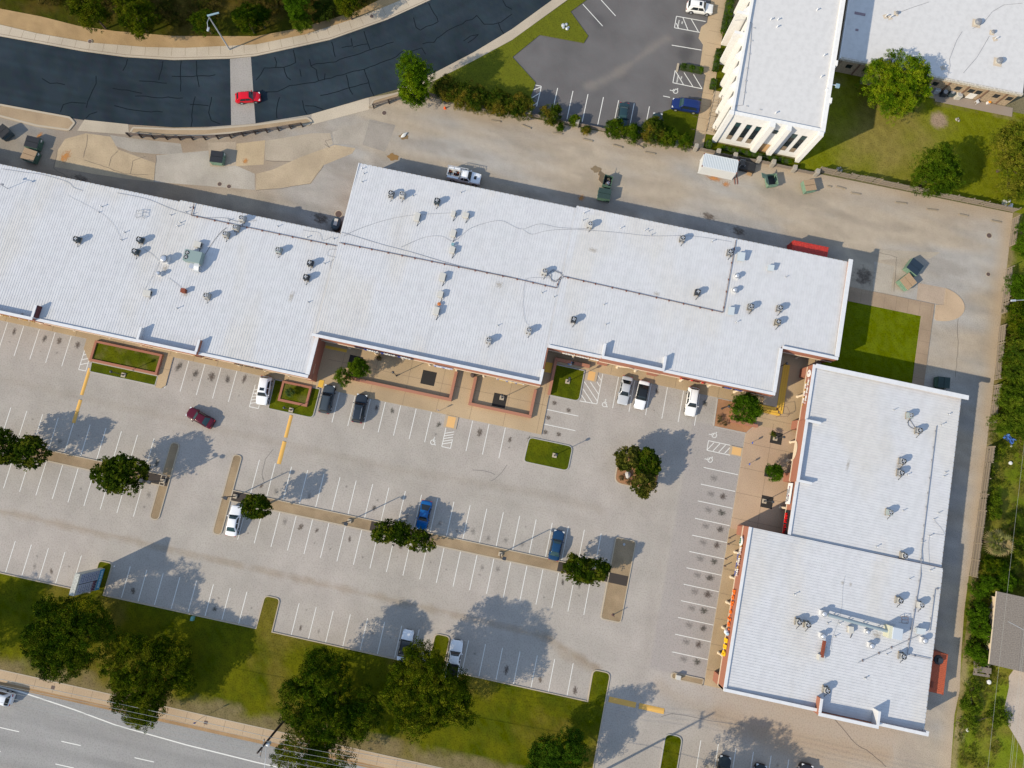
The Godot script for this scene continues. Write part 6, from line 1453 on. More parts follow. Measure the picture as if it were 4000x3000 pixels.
func car(kind: String, nose: Vector2, tail: Vector2, color: Color, label: String, opt := {}) -> Node3D:
	var k: Dictionary = KINDS[kind]
	var d := (nose - tail).normalized(); var mid := (nose + tail) / 2
	var t := thing(opt.get("name", "parked_car"), label, opt.get("category", "car"), Vector3(mid.x, opt.get("y", 0.012), mid.y), atan2(-d.y, d.x))
	var pm := paint(color, 0.25, 0.0)
	var L: float = k.L; var W: float = k.W / 2; var H: float = k.H; var pickup := kind == "pickup"
	var g := Geo.new(); var rows := []
	var x1 := L / 2
	var prof := [[x1 + 0.0, 0.74, k.hood - 0.22], [x1 - 0.05, 0.83, k.hood - 0.14], [x1 - 0.16, 0.92, k.hood - 0.07], [x1 - 0.45, 0.975, k.hood - 0.02], [k.cowl + 0.35, 0.995, lerpf(k.hood, k.belt, 0.55)], [k.cowl, 1.0, k.belt], [0.0, 1.0, k.belt], [k.rb + 0.3, 0.995, k.belt + 0.01]]
	if pickup: prof.append_array([[k.rb, 0.995, k.belt], [k.rb - 0.02, 0.99, k.belt - 0.02]])
	else: prof.append_array([[k.rb - 0.02, 0.985, k.deck], [-x1 + 0.22, 0.95, k.deck - 0.02], [-x1 + 0.07, 0.90, k.deck - 0.1], [-x1, 0.84, k.deck - 0.26]])
	for p in prof: rows.append(section(p[0], p[1] * W, p[2]))
	g.loft(rows, true, true); obj("body", g, pm, t)
	# the cabin: a shell with glass set 8 mm proud of it
	var cab := []; var stops := []
	for q in [[k.cowl - 0.02, 0.0], [lerpf(k.cowl, k.rf, 0.33), 0.42], [lerpf(k.cowl, k.rf, 0.7), 0.80], [k.rf, 0.955], [k.rf - 0.25, 1.0], [lerpf(k.rf, k.rr, 0.6), 1.0], [k.rr, 0.955], [lerpf(k.rr, k.rb, 0.45), 0.62], [k.rb + 0.02, 0.0]]: stops.append(q)
	for q in stops:
		var h: float = lerpf(k.belt - 0.01, H, q[1]); var wb := W * 0.945; var wt := lerpf(wb, W * 0.70, q[1])
		cab.append([Vector3(q[0], k.belt - 0.04, -wb), Vector3(q[0], lerpf(k.belt, h, 0.85), -lerpf(wb, wt, 0.86)), Vector3(q[0], h - 0.015, -wt + 0.07), Vector3(q[0], h + 0.018, -wt * 0.5), Vector3(q[0], h + 0.03, 0), Vector3(q[0], h + 0.018, wt * 0.5), Vector3(q[0], h - 0.015, wt - 0.07), Vector3(q[0], lerpf(k.belt, h, 0.85), lerpf(wb, wt, 0.86)), Vector3(q[0], k.belt - 0.04, wb)])
	g = Geo.new(); g.loft(cab); obj("cabin", g, paint(opt.roof, 0.2) if opt.has("roof") else pm, t)
	for e in [["windshield", k.cowl + 0.04, k.rf - 0.02, 0.0], ["rear_window", k.rb - 0.0, k.rr + 0.03, 0.0]]:
		g = Geo.new(); var gr := []
		var n := 4
		for i in n + 1:
			var f := lerpf(0.10, 0.95, float(i) / n)
			var fx: float = lerpf(e[1], e[2], f); var prof_h := f
			for s in stops.size() - 1:
				var a: Array = stops[s]; var b: Array = stops[s + 1]
				if (fx <= a[0] and fx >= b[0]): prof_h = lerpf(a[1], b[1], (a[0] - fx) / maxf(0.001, a[0] - b[0]))
			var h: float = lerpf(k.belt - 0.01, H, prof_h); var wt := lerpf(W * 0.945, W * 0.70, prof_h) - 0.10
			var up := 0.022
			gr.append([Vector3(fx + up * signf(e[1]), h + up - 0.01, -wt), Vector3(fx + up * signf(e[1]), h + up + 0.012, -wt * 0.5), Vector3(fx + up * signf(e[1]), h + up + 0.025, 0), Vector3(fx + up * signf(e[1]), h + up + 0.012, wt * 0.5), Vector3(fx + up * signf(e[1]), h + up - 0.01, wt)])
		if e[0] == "rear_window": gr.reverse()
		g.loft(gr); obj(e[0], g, M.tint_glass if opt.get("teal", false) else M.glass, t)
	for s in [-1, 1]:
		for i in 2:
			var xa: float = k.win[i] - (0.05 if i else 0.0); var xb: float = k.win[i + 1] + (0.05 if i == 0 else 0.0)
			var hb: float = k.belt + 0.03; var ht: float = lerpf(k.belt, H, 0.80)
			var zb: float = (W * 0.945 + 0.012) * s; var zt: float = (lerpf(W * 0.945, W * 0.70, 0.70) + 0.016) * s
			var fa := 0.12 if i == 0 else 0.0; var fb := 0.25 if i == 1 else 0.0
			g = Geo.new(); var q := [Vector3(xa + fa * 2.2, hb, zb), Vector3(xb - fb * 0.6, hb, zb), Vector3(xb + fb, ht, zt), Vector3(xa - fa, ht, zt)]
			if s > 0: g.quad(q[1], q[0], q[3], q[2])
			else: g.quad(q[0], q[1], q[2], q[3])
			obj("side_window", g, M.glass, t)
		g = Geo.new(); g.soft_box(k.cowl - 0.32, k.belt - 0.02, s * (W + 0.1) - 0.09, k.cowl - 0.18, k.belt + 0.13, s * (W + 0.1) + 0.09, 0.02); obj("mirror", g, M.black if opt.has("roof") else pm, t)
		g = Geo.new(); g.box(x1 - 0.36, k.hood - 0.19, s * W * 0.72 - 0.16, x1 - 0.05, k.hood - 0.075, s * W * 0.72 + 0.16); obj("headlight", g, M.lamp_clear, t)
		g = Geo.new(); g.box(-x1 - 0.005, (k.deck if not pickup else 1.15) - 0.3, s * W * 0.72 - 0.14, -x1 + 0.16, (k.deck if not pickup else 1.15) - 0.13, s * W * 0.72 + 0.16); obj("taillight", g, M.lamp_red, t)
		for e in [x1 - 0.88, -x1 + 0.95]:
			var r := 0.33 if not (kind in ["suv", "pickup"]) else 0.37
			var wh := Node3D.new(); wh.name = "wheel"; t.add_child(wh, true); wh.position = Vector3(e, r, s * (W - 0.10))
			g = Geo.new(); g.tube(Vector3(0, 0, -0.11), Vector3(0, 0, 0.11), r, r, 14); obj("tyre", g, M.rubber, wh)
			g = Geo.new(); g.tube(Vector3(0, 0, 0.105 * s), Vector3(0, 0, 0.122 * s), r * 0.64, r * 0.6, 12); obj("rim", g, M.silver, wh)
			g = Geo.new(); g.tube(Vector3(e, r + 0.02, s * (W - 0.16)), Vector3(e, r + 0.02, s * (W + 0.004)), r + 0.075, r + 0.075, 14); obj("wheel_arch", g, M.black, t)
	g = Geo.new(); g.box(x1 - 0.06, 0.3, -W * 0.5, x1 + 0.012, k.hood - 0.26, W * 0.5); obj("grille", g, M.black, t)
	g = Geo.new(); g.box(-x1 + 0.3, 0.18, -W + 0.06, x1 - 0.3, 0.4, W - 0.06); obj("underbody", g, M.black, t)
	if opt.get("sunroof", false):
		g = Geo.new(); g.box(k.rf - 0.75, H + 0.02, -0.36, k.rf - 0.28, H + 0.042, 0.36); obj("sunroof", g, M.glass, t)
	if opt.get("rails", false):
		for s in [-1, 1]: g = Geo.new(); g.path([Vector3(k.rf - 0.3, H + 0.0, s * W * 0.62), Vector3(k.rf - 0.4, H + 0.06, s * W * 0.62), Vector3(k.rr + 0.25, H + 0.06, s * W * 0.62), Vector3(k.rr + 0.15, H, s * W * 0.62)], 0.022, 5); obj("roof_rail", g, opt.get("rail_m", M.silver), t)
	if pickup:
		for s in [-1, 1]:
			g = Geo.new(); g.soft_box(-x1 + 0.02, 0.4, minf(s * W * 0.98, s * (W - 0.16)), k.rb - 0.05, 1.2, maxf(s * W * 0.98, s * (W - 0.16)), 0.03); obj("bed_side", g, pm, t)
		g = Geo.new(); g.box(-x1 + 0.1, 0.62, -W + 0.15, k.rb - 0.06, 0.68, W - 0.15); obj("bed_floor", g, M.black, t)
		g = Geo.new(); g.soft_box(-x1, 0.42, -W * 0.93, -x1 + 0.09, 1.18, W * 0.93, 0.02); obj("tailgate", g, pm, t)
	return t

func make_vehicles() -> void:
	car("hatch", V(-55.04, -55.57), V(-59.28, -54.29), Color(0.55, 0.004, 0.016), "red hatchback driving over the pale strip on the dark curved road", {"name": "moving_car"})
	car("suv", V(19.19, -88.85), V(14.23, -88.52), Color(0.74, 0.74, 0.72), "white SUV with dark wheels parked by the white office's path, top edge", {"sunroof": true, "rails": true, "name": "parked_suv", "category": "SUV"})
	car("van", V(14.94, -69.65), V(20.11, -69.85), Color(0.008, 0.022, 0.11), "dark navy minivan next to the lawn patch in the north car park", {"name": "parked_van", "category": "minivan", "teal": true})
	car("sedan", V(7.26, -63.24), V(6.95, -67.84), Color(0.016, 0.04, 0.05), "dark teal sedan in the north car park, half under a bush", {"teal": true})
	car("hatch", V(12.98, -67.40), V(13.28, -63.03), Color(0.012, 0.03, 0.035), "dark green car almost hidden under bushes by the north lawn patch", {"teal": true})
	car("sedan", V(-52.37, -0.14), V(-47.83, 1.19), Color(0.075, 0.004, 0.014), "maroon sedan driving slantwise through the car park", {"name": "moving_car", "teal": true})
	car("suv", V(-41.06, -3.71), V(-41.39, -8.13), Color(0.76, 0.77, 0.78), "white SUV with black sunroof beside the square brick planter", {"sunroof": true, "name": "parked_suv", "category": "SUV"})
	car("suv", V(-30.90, -8.87), V(-30.81, -4.53), Color(0.045, 0.058, 0.07), "dark grey SUV with red tail, just right of the square planter lawn", {"name": "parked_suv", "category": "SUV", "rails": true, "rail_m": M.black})
	car("suv", V(-25.42, -8.80), V(-25.21, -3.86), Color(0.022, 0.03, 0.042), "near-black SUV with sunroof by the brick plaza wall", {"sunroof": true, "rails": true, "name": "parked_suv", "category": "SUV"})
	car("sedan", V(16.30, -16.01), V(16.39, -20.51), Color(0.42, 0.44, 0.46), "silver sedan, left of the three cars near the accessible bay", {})
	car("sedan", V(19.12, -15.97), V(19.24, -20.23), Color(0.74, 0.75, 0.76), "white sedan with a black roof, middle of three cars by the shops", {"roof": Color(0.012, 0.014, 0.016), "category": "car"})
	car("wagon", V(27.48, -16.46), V(27.35, -21.05), Color(0.76, 0.76, 0.74), "white wagon nearest the gravel corner bed with the round tree", {"rails": true})
	car("sedan", V(-40.67, 12.84), V(-40.36, 17.55), Color(0.76, 0.77, 0.78), "white sedan beside the kerbed island at the left row's end", {"teal": true})
	car("coupe", V(-11.27, 10.30), V(-11.28, 5.94), Color(0.004, 0.085, 0.27), "bright blue coupe backed out over the long row's bushes", {})
	car("sedan", V(10.33, 5.99), V(10.22, 10.70), Color(0.008, 0.04, 0.10), "dark blue sedan with its nose out, right part of the long row", {"teal": true})
	car("sedan", V(-9.60, 25.82), V(-9.61, 30.31), Color(0.74, 0.76, 0.78), "white sedan with a dark glass roof at the road lawn's kerb", {"roof": Color(0.012, 0.014, 0.016)})
	car("pickup", V(-1.91, 25.78), V(-1.60, 31.07), Color(0.72, 0.74, 0.76), "white pickup with an empty black bed at the road lawn's kerb", {"name": "pickup_truck", "category": "pickup"})
	car("sedan", V(41.81, 33.92), V(41.66, 38.37), Color(0.012, 0.02, 0.024), "dark sedan in the tree shade at the bottom edge, left one", {"teal": true})
	car("hatch", V(47.38, 33.80), V(47.16, 38.06), Color(0.012, 0.02, 0.024), "dark car at the bottom edge, just right of another dark one", {"teal": true})
	car("van", V(54.14, 32.48), V(54.03, 37.17), Color(0.02, 0.02, 0.024), "black van at the bottom edge, only its nose in view", {"name": "parked_van", "category": "van"})
	car("suv", V(-71.01, 47.80), V(-66.22, 48.03), Color(0.72, 0.74, 0.76), "white SUV driving out of the left edge on the main road", {"name": "moving_car", "category": "SUV"})
	# the white work truck with its ladder rack
	var t := car("pickup", V(-14.01, -48.74), V(-20.75, -48.72), Color(0.72, 0.75, 0.78), "white work truck with ladder rack and side boxes behind the shops", {"name": "work_truck", "category": "work truck"})
	for s in [-1, 1]:
		var g := Geo.new(); g.soft_box(-2.8, 0.75, minf(s * 1.0, s * 0.62), -0.8, 1.45, maxf(s * 1.0, s * 0.62), 0.03); obj("tool_box", g, paint(Color(0.70, 0.74, 0.78)), t)
		g = Geo.new(); g.path([Vector3(-2.75, 1.45, s * 0.85), Vector3(-2.75, 2.1, s * 0.85), Vector3(0.6, 2.1, s * 0.85), Vector3(0.6, 1.85, s * 0.85)], 0.035, 5); obj("rack_rail", g, M.white_metal, t)
	for x in [-2.75, -1.7, -0.65, 0.55]:
		var g := Geo.new(); g.tube(Vector3(x, 2.1, -0.85), Vector3(x, 2.1, 0.85), 0.035, 0.035, 5); obj("rack_bar", g, M.white_metal, t)
	for s in [0.15, 0.6]:
		var g := Geo.new(); g.tube(Vector3(-2.95, 2.16, -s - 0.15), Vector3(0.2, 2.16, -s - 0.15), 0.03, 0.03, 5); obj("ladder_rail", g, M.silver, t)
	for k in 9:
		var g := Geo.new(); g.tube(Vector3(-2.8 + k * 0.34, 2.16, -0.75), Vector3(-2.8 + k * 0.34, 2.16, -0.3), 0.022, 0.022, 5); obj("ladder_rung", g, M.silver, t)
	for k in 7:
		var g := Geo.new(); g.xf = Transform3D(Basis(Vector3.UP, k * 1.3), Vector3(-2.5 + (k % 4) * 0.45, 0.7, -0.3 + (k / 4) * 0.5)); g.box(-0.2, 0, -0.12, 0.2, 0.3 + 0.1 * (k % 3), 0.12); obj("load_piece", g, [M.rust, M.timber, M.grey_metal][k % 3], t)
	var hs := Geo.new(); hs.box(1.75, 1.12, -0.28, 2.15, 1.20, 0.28); obj("hood_scoop", hs, M.black, t)

# ---- the service yard
func dumpster(at: Vector2, turn: float, label: String, body: Material, lids: Array, w := 2.0, d := 1.6, h := 1.35, open := false, rubbish := true) -> Node3D:
	var t := thing("dumpster", label, "dumpster", Vector3(at.x, 0.016, at.y), turn)
	var g := Geo.new()
	var lo := [Vector3(-w / 2, 0.14, d * 0.36), Vector3(w / 2, 0.14, d * 0.36), Vector3(w / 2, 0.14, -d / 2), Vector3(-w / 2, 0.14, -d / 2)]
	var hi := [Vector3(-w / 2, h * 0.86, d / 2), Vector3(w / 2, h * 0.86, d / 2), Vector3(w / 2, h, -d / 2), Vector3(-w / 2, h, -d / 2)]
	for i in 4:
		var j := (i + 1) % 4
		g.quad(lo[i], lo[j], hi[j], hi[i])
		var c: Vector3 = (hi[0] + hi[2]) / 2
		var a: Vector3 = hi[i].lerp(c, 0.07); var b: Vector3 = hi[j].lerp(c, 0.07)
		g.quad(hi[i], hi[j], b, a)
		g.quad(a, b, b - Vector3(0, h * 0.8, 0), a - Vector3(0, h * 0.8, 0))
	g.quad(lo[0], lo[1], lo[2], lo[3])
	obj("bin", g, body, t)
	for s in [-1, 1]:
		g = Geo.new(); g.box(minf(s * w / 2, s * (w / 2 + 0.12)), h * 0.5, -d * 0.3, maxf(s * w / 2, s * (w / 2 + 0.12)), h * 0.64, d * 0.42); obj("fork_pocket", g, body, t)
		g = Geo.new(); g.box(s * w * 0.36 - 0.08, 0.0, -d * 0.4, s * w * 0.36 + 0.08, 0.14, d * 0.3); obj("skid", g, M.black, t)
		g = Geo.new(); g.box(s * w * 0.25 - 0.04, h * 0.2, d * 0.36, s * w * 0.25 + 0.04, h * 0.8, d / 2 + 0.03); obj("stiffener", g, body, t)
	g = Geo.new(); g.box(w * 0.2, h * 0.5, d * 0.49, w * 0.42, h * 0.72, d * 0.5 + 0.02); obj("sticker", g, M.white_paint, t)
	for k in 2:
		var x0 := -w / 2 + 0.03 + k * w / 2; var x1 := x0 + w / 2 - 0.06
		g = Geo.new()
		if open: g.xf = Transform3D(Basis(Vector3.RIGHT, -2.2 - 0.25 * k), Vector3(0, h + 0.03, -d / 2 - 0.03))
		else: g.xf = Transform3D(Basis(Vector3.RIGHT, 0.085), Vector3(0, h + 0.03, -d / 2))
		g.box(x0, 0, 0.0, x1, 0.035, d * 0.98)
		for q in 6: g.box(lerpf(x0, x1, (q + 0.35) / 6.0), 0.036, 0.05, lerpf(x0, x1, (q + 0.65) / 6.0), 0.06, d * 0.94)
		obj("lid", g, lids[k % lids.size()], t)
	if open:
		g = Geo.new(); g.box(-w * 0.43, 0.4, -d * 0.43, w * 0.43, 0.42, d * 0.4); obj("dark_floor", g, M.black, t)
		for k in (5 if rubbish else 0):
			g = Geo.new(); g.xf = Transform3D(Basis(Vector3(0.4, 1, 0.2).normalized(), k * 1.7), Vector3(-w * 0.28 + k * w * 0.13, 0.5, 0.1 * (k % 3) - 0.1)); g.box(-0.25, 0, -0.2, 0.25, 0.3, 0.2); obj("rubbish", g, [M.card, M.white_paint, mat("bag_mauve", Color(0.2, 0.16, 0.24), 0.6), M.black][k % 4], t)
	return t

func container(x0: float, z0: float, x1: float, z1: float, label: String, m: Material, roof_m: Material, along_x := true) -> Node3D:
	var c := V((x0 + x1) / 2, (z0 + z1) / 2)
	var t := thing("shipping_container", label, "container", Vector3(c.x, 0.016, c.y), 0.0 if along_x else PI / 2)
	var L := 6.06; var W := 2.44; var H := 2.59
	box_part(t, "body", m, -L / 2 + 0.04, 0.12, -W / 2 + 0.04, L / 2 - 0.04, H - 0.05, W / 2 - 0.04)
	var g := Geo.new(); var r := Geo.new()
	for k in 21:
		var x := -L / 2 + 0.2 + k * 0.28
		for s in [-1, 1]: g.box(x, 0.16, minf(s * (W / 2 - 0.04), s * (W / 2 - 0.005)), x + 0.14, H - 0.12, maxf(s * (W / 2 - 0.04), s * (W / 2 - 0.005)))
		r.box(x, H - 0.05, -W / 2 + 0.1, x + 0.15, H - 0.005, W / 2 - 0.1)
	stuff(obj("side_ribs", g, m, t)); stuff(obj("roof_ribs", r, M.container_ridge if roof_m.resource_name == "container_groove_shade" else roof_m, t))
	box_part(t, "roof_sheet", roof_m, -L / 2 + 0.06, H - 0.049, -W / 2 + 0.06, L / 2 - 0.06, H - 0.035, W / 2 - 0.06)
	for s in [-1, 1]:
		box_part(t, "top_rail", m, -L / 2, H - 0.1, s * (W / 2 - 0.05) - 0.05, L / 2, H, s * (W / 2 - 0.05) + 0.05)
		box_part(t, "bottom_rail", m, -L / 2, 0.0, s * (W / 2 - 0.05) - 0.05, L / 2, 0.15, s * (W / 2 - 0.05) + 0.05)
		box_part(t, "door", m, L / 2 - 0.04, 0.16, s * 0.58 - 0.54, L / 2 - 0.01, H - 0.14, s * 0.58 + 0.54)
		for q in 2:
			var b := Geo.new(); b.tube(Vector3(L / 2 + 0.02, 0.2, s * (0.35 + 0.45 * q)), Vector3(L / 2 + 0.02, H - 0.2, s * (0.35 + 0.45 * q)), 0.02, 0.02, 5); obj("lock_bar", b, M.grey_metal, t)
		for e in [-1, 1]: box_part(t, "corner_casting", M.rust, e * (L / 2 - 0.08) - 0.09, H - 0.11, s * (W / 2 - 0.08) - 0.09, e * (L / 2 - 0.08) + 0.09, H + 0.012, s * (W / 2 - 0.08) + 0.09)
	return t

func make_yard_things() -> void:
	var gn: Material = M.bin_green; var sg: Material = M.bin_sage; var lb: Material = M.lid_black; var lt: Material = M.lid_tan
	dumpster(V(-90.35, -38.89), PI / 2, "dark green dumpster with black lids beside an orange rust stain, far left", gn, [lb], 2.0, 2.2)
	dumpster(V(-90.15, -36.58), PI / 2 - 0.1, "dark green dumpster with tan slatted lids below a black-lidded one, far left", gn, [lt], 2.0, 2.2)
	dumpster(V(-59.15, -43.01), PI / 2 + 0.12, "lone sage dumpster with black lid below the long rail fence", sg, [lb], 2.1, 2.1)
	dumpster(V(-95.89, -39.67), -0.6, "blackish dumpster in the dark corner at the left edge", M.dark_teal, [lb], 2.0, 1.9)
	dumpster(V(6.78, -53.02), PI / 2 - 0.05, "open dumpster with its tan lids thrown back, behind the middle block", gn, [M.card], 1.9, 1.5, 1.35, true)
	dumpster(V(6.62, -50.60), -PI / 2, "dark green closed dumpster below an open one, behind the middle block", gn, [mat("lid_green", Color(0.02, 0.045, 0.04), 0.6)], 1.9, 2.2)
	dumpster(V(34.30, -59.24), PI / 2 + 0.35, "open empty green dumpster set askew near the stone piers", sg, [sg], 2.0, 1.8, 1.35, true, false)
	dumpster(V(40.74, -59.57), PI / 2 + 0.4, "askew green dumpster with tan ribbed lids by the courtyard corner", sg, [lt], 2.0, 2.0)
	dumpster(V(60.20, -49.00), PI / 2 - 0.45, "sage dumpster with black ribbed lids, upper of the slanted pair", sg, [mat("lid_blue", Color(0.015, 0.03, 0.05), 0.5)], 2.2, 2.3)
	dumpster(V(59.39, -46.21), PI / 2 - 0.7, "sage dumpster with tan ribbed lids, lower of the slanted pair", sg, [lt], 2.2, 2.2)
	dumpster(V(67.29, -30.42), 0.1, "dark green dumpster peeping out behind the right wing's back roof corner", gn, [M.lid_green], 2.0, 1.8)
	var t := thing("grease_bin", "rounded green grease bin with pale lid in the notch between the shop blocks", "grease bin", Vector3(V(-36.64, -35.90).x, 0.016, V(-36.64, -35.90).y))
	var g := Geo.new(); g.lathe(Vector3.ZERO, [V(0.75, 0.1), V(0.85, 0.6), V(0.8, 1.0), V(0.6, 1.1), V(0, 1.12)], 12)
	for i in g.v.size(): g.v[i].z *= 1.5
	obj("tank", g, M.dark_teal, t); box_part(t, "lid", M.pale_metal, -0.3, 1.121, -0.75, 0.3, 1.25, 0.45)
	var red := mat("container_red", Color(0.42, 0.022, 0.014), 0.6, 0, "rust", 0.35)
	container(38.85, -48.66, 44.95, -46.25, "red shipping container against the back of the long shop block", red, mat("container_red_roof", Color(0.50, 0.035, 0.02), 0.6, 0, "rust", 0.35))
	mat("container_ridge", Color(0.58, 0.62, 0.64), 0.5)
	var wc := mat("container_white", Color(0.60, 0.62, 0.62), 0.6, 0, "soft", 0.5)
	container(21.75, -60.75, 27.75, -58.2, "white ribbed shipping container below the white office block", wc, mat("container_groove_shade", Color(0.36, 0.41, 0.44), 0.55))  # groove shade between the ribs put into the darker sheet colour
	var org := mat("container_orange", Color(0.42, 0.085, 0.03), 0.75, 0, "rust", 0.5)
	t = container(69.7, 11.75, 72.1, 17.85, "rusty orange shipping container beside the right wing, junk on its roof", org, mat("container_orange_roof", Color(0.46, 0.10, 0.04), 0.8, 0, "rust", 0.8), false)
	var jk := thing("tarp_heap", "black tarp heap with a grey box on the orange container's roof", "tarp", Vector3(70.75, 2.62, 12.9))
	g = Geo.new(); g.lathe(Vector3.ZERO, [V(0.75, 0), V(0.7, 0.12), V(0.4, 0.3), V(0, 0.34)], 9); obj("tarp", g, M.black, jk); box_part(jk, "box", M.dark_metal, -0.35, 0.3, -0.35, 0.35, 0.6, 0.3)
	g = Geo.new(); g.box(70.05, 2.61, 16.2, 70.4, 2.68, 17.1); tag(obj("rusty_plate", g, M.rust), "rusty plate lying near the orange container's lower end", "metal plate")
	g = Geo.new(); g.box(69.05, 0.01, 18.4, 69.6, 1.3, 19.5); tag(obj("grey_cabinet", g, M.hood_grey), "pale blue-grey cabinet on the wall below the orange container", "utility box")
	# wheel stops
	var k := 0
	for p in [[[-15.24, -60.11], [-13.47, -60.23]], [[-9.76, -60.43], [-8.05, -60.14]], [[-4.25, -60.16], [-2.50, -60.32]], [[1.13, -60.17], [2.90, -60.12]], [[6.41, -60.23], [8.18, -60.08]], [[10.00, -61.28], [11.74, -60.74]], [[12.06, -60.09], [13.99, -60.15]], [[44.07, -60.72], [44.84, -60.72]], [[45.65, -60.98], [47.29, -60.87]], [[48.27, -60.39], [49.98, -60.44]], [[56.06, -60.30], [58.02, -60.47]], [[61.52, -60.21], [63.41, -60.40]], [[67.08, -60.48], [68.73, -60.49]], [[72.64, -60.55], [74.45, -60.58]]]:
		var a := V(p[0][0], p[0][1]); var b := V(p[1][0], p[1][1])
		g = Geo.new(); g.xf = Transform3D(Basis(Vector3.UP, -(b - a).angle()), Vector3((a.x + b.x) / 2, 0.016, (a.y + b.y) / 2))
		var hl := a.distance_to(b) / 2
		g.soft_box(-hl, 0, -0.12, hl, 0.17, 0.12, 0.05)
		tag(obj("wheel_stop", g, M.timber), "%s weathered wheel stop counted from the left along the alley's upper side" % ORD[k], "wheel stop", "wheel stops along the alley")
		k += 1
	# odds and ends
	t = thing("traffic_cone", "orange traffic cone at the hedge's foot", "traffic cone", Vector3(V(-23.51, -60.62).x, 0.016, V(-23.51, -60.62).y))
	g = Geo.new(); g.lathe(Vector3(0, 0.03, 0), [V(0.16, 0), V(0.03, 0.68), V(0, 0.68)], 12); obj("cone", g, mat("cone_orange", Color(0.8, 0.11, 0.02), 0.5), t); box_part(t, "base", M.cone_orange, -0.22, 0, -0.22, 0.22, 0.03, 0.22)
	t = thing("rubbish_bag", "crumpled white bag lying on a brown puddle stain in the alley", "bag", Vector3(V(-29.31, -54.21).x, 0.02, V(-29.31, -54.21).y), 0.9)
	g = Geo.new(); var rows := []
	for i in 6:
		var row := []
		for j in 9:
			var an := TAU * j / 8; var rr: float = [0.02, 0.2, 0.28, 0.26, 0.16, 0.02][i] * (1.0 + 0.2 * sin(j * 2.7 + i))
			row.append(Vector3(-0.75 + i * 0.3, 0.14 + rr * 0.6 * sin(an), rr * cos(an)))
		rows.append(row)
	g.loft(rows); obj("bag", g, M.white_paint, t)
	for p in [[[-29.35, -53.94], 0.62, Color(0.20, 0.13, 0.06), "brown wet patch under a white bag in the alley"], [[-30.30, -49.90], 0.75, Color(0.24, 0.14, 0.05), "round brown earth patch behind the middle block's corner"], [[4.47, -55.20], 0.70, Color(0.20, 0.15, 0.09), "round brown tar patch near the open dumpster"]]:
		var poly := PackedVector2Array()
		for q in 14: poly.append(V(p[0][0], p[0][1]) + V(cos(TAU * q / 14) * 1.25, sin(TAU * q / 14) * 0.85) * p[1] * (1.0 + 0.22 * sin(q * 2.1)))
		g = Geo.new(); g.prism(poly, 0.015, 0.028); var o := obj("dirt_patch", g, mat("dirt_%s" % str(p[1]), p[2], 1.0, 0, "grit", 0.8)); tag(o, p[3], "dirt patch")
	for p in [[[-92.31, -40.48], 1.2, 1.5, 0], [[-85.13, -37.94], 1.8, 2.3, 0], [[-90.67, -40.84], 0.8, 1.2, 0]]:
		pass
	var al: Node = get_node("service_alley")
	var om := mat("rust_stain", Color(0.50, 0.20, 0.035), 0.9); om.albedo_texture = M.stain_0.albedo_texture; om.transparency = BaseMaterial3D.TRANSPARENCY_ALPHA; M["stain_9"] = om
	for p in [[[-85.06, -38.06], 2.8, 3.6, 0.3], [[-90.54, -40.76], 1.4, 2.2, 0.4], [[24.78, -57.94], 5.5, 1.6, 0.1], [[26.91, -57.33], 2.6, 1.6, 0.1], [[-54.84, -43.81], 1.8, 1.6, 0.0], [[2.97, -49.56], 2.2, 1.8, 0.1]]: stain(al, V(p[0][0], p[0][1]), p[1], p[2], p[3], 9, 0.021)
	for p in [[[-81.23, -34.61], 6.0, 2.5], [[-23.34, -46.18], 4, 2], [[24.95, -50.94], 5, 2.0], [[30.44, -49.38], 5, 2.4], [[-39.65, -36.48], 6, 3.0], [[42.01, -46.01], 4, 2], [[52.56, -46.01], 6, 5]]: stain(al, V(p[0][0], p[0][1]), p[1], p[2], 0.2, 3, 0.0195)
	var mk := 0
	for p in [[[-87.19, -59.49], 0.136, 0.33, "rust-brown manhole cover in the curved road's upper pavement, left one"], [[-40.09, -74.88], 0.136, 0.33, "rust-brown manhole cover in the curved road's upper pavement, right one"], [[-58.03, -38.82], 0.018, 0.35, "brown manhole cover, left of two behind the left wing"], [[-56.36, -38.75], 0.018, 0.35, "pale-rimmed manhole cover, right of two behind the left wing"], [[72.69, -57.80], 0.014, 0.42, "large brown manhole cover in the alley's right corner"], [[73.30, -50.91], 0.014, 0.33, "smaller brown manhole cover above the half-round pad"], [[-36.92, -37.92], 0.02, 0.55, "wide brown manhole with a concrete collar in the notch"], [[-33.64, -57.51], 0.02, 0.38, "brown manhole pit beside the short rail fence"]]:
		t = thing("manhole_cover", p[3], "manhole cover", Vector3(p[0][0], p[1], p[0][1]))
		g = Geo.new(); g.lathe(Vector3.ZERO, [V(p[2], -0.02), V(p[2], 0.012), V(p[2] * 0.9, 0.02), V(0, 0.02)], 18); obj("plate", g, M.iron, t)
		g = Geo.new(); g.lathe(Vector3.ZERO, [V(p[2] * 1.3, -0.02), V(p[2] * 1.3, 0.006), V(p[2] * 1.01, 0.008)], 18); obj("collar", g, M.kerb, t)
	t = thing("pallet", "small wooden pallet leaning beyond the white container", "pallet", Vector3(V(30.57, -60.25).x, 0.03, V(30.57, -60.25).y), -0.15)
	for q in 6: box_part(t, "plank", M.card, -0.42, 0.12, -0.58 + q * 0.2, 0.42, 0.145, -0.44 + q * 0.2)
	for q in 3: box_part(t, "stringer", M.card, -0.4 + q * 0.38, 0.0, -0.58, -0.34 + q * 0.38, 0.119, 0.58)
	t = thing("metal_rack", "grey tubular metal rack at the white container's end", "rack", Vector3(V(28.83, -61.15).x, 0.02, V(28.83, -61.15).y), 0.1)
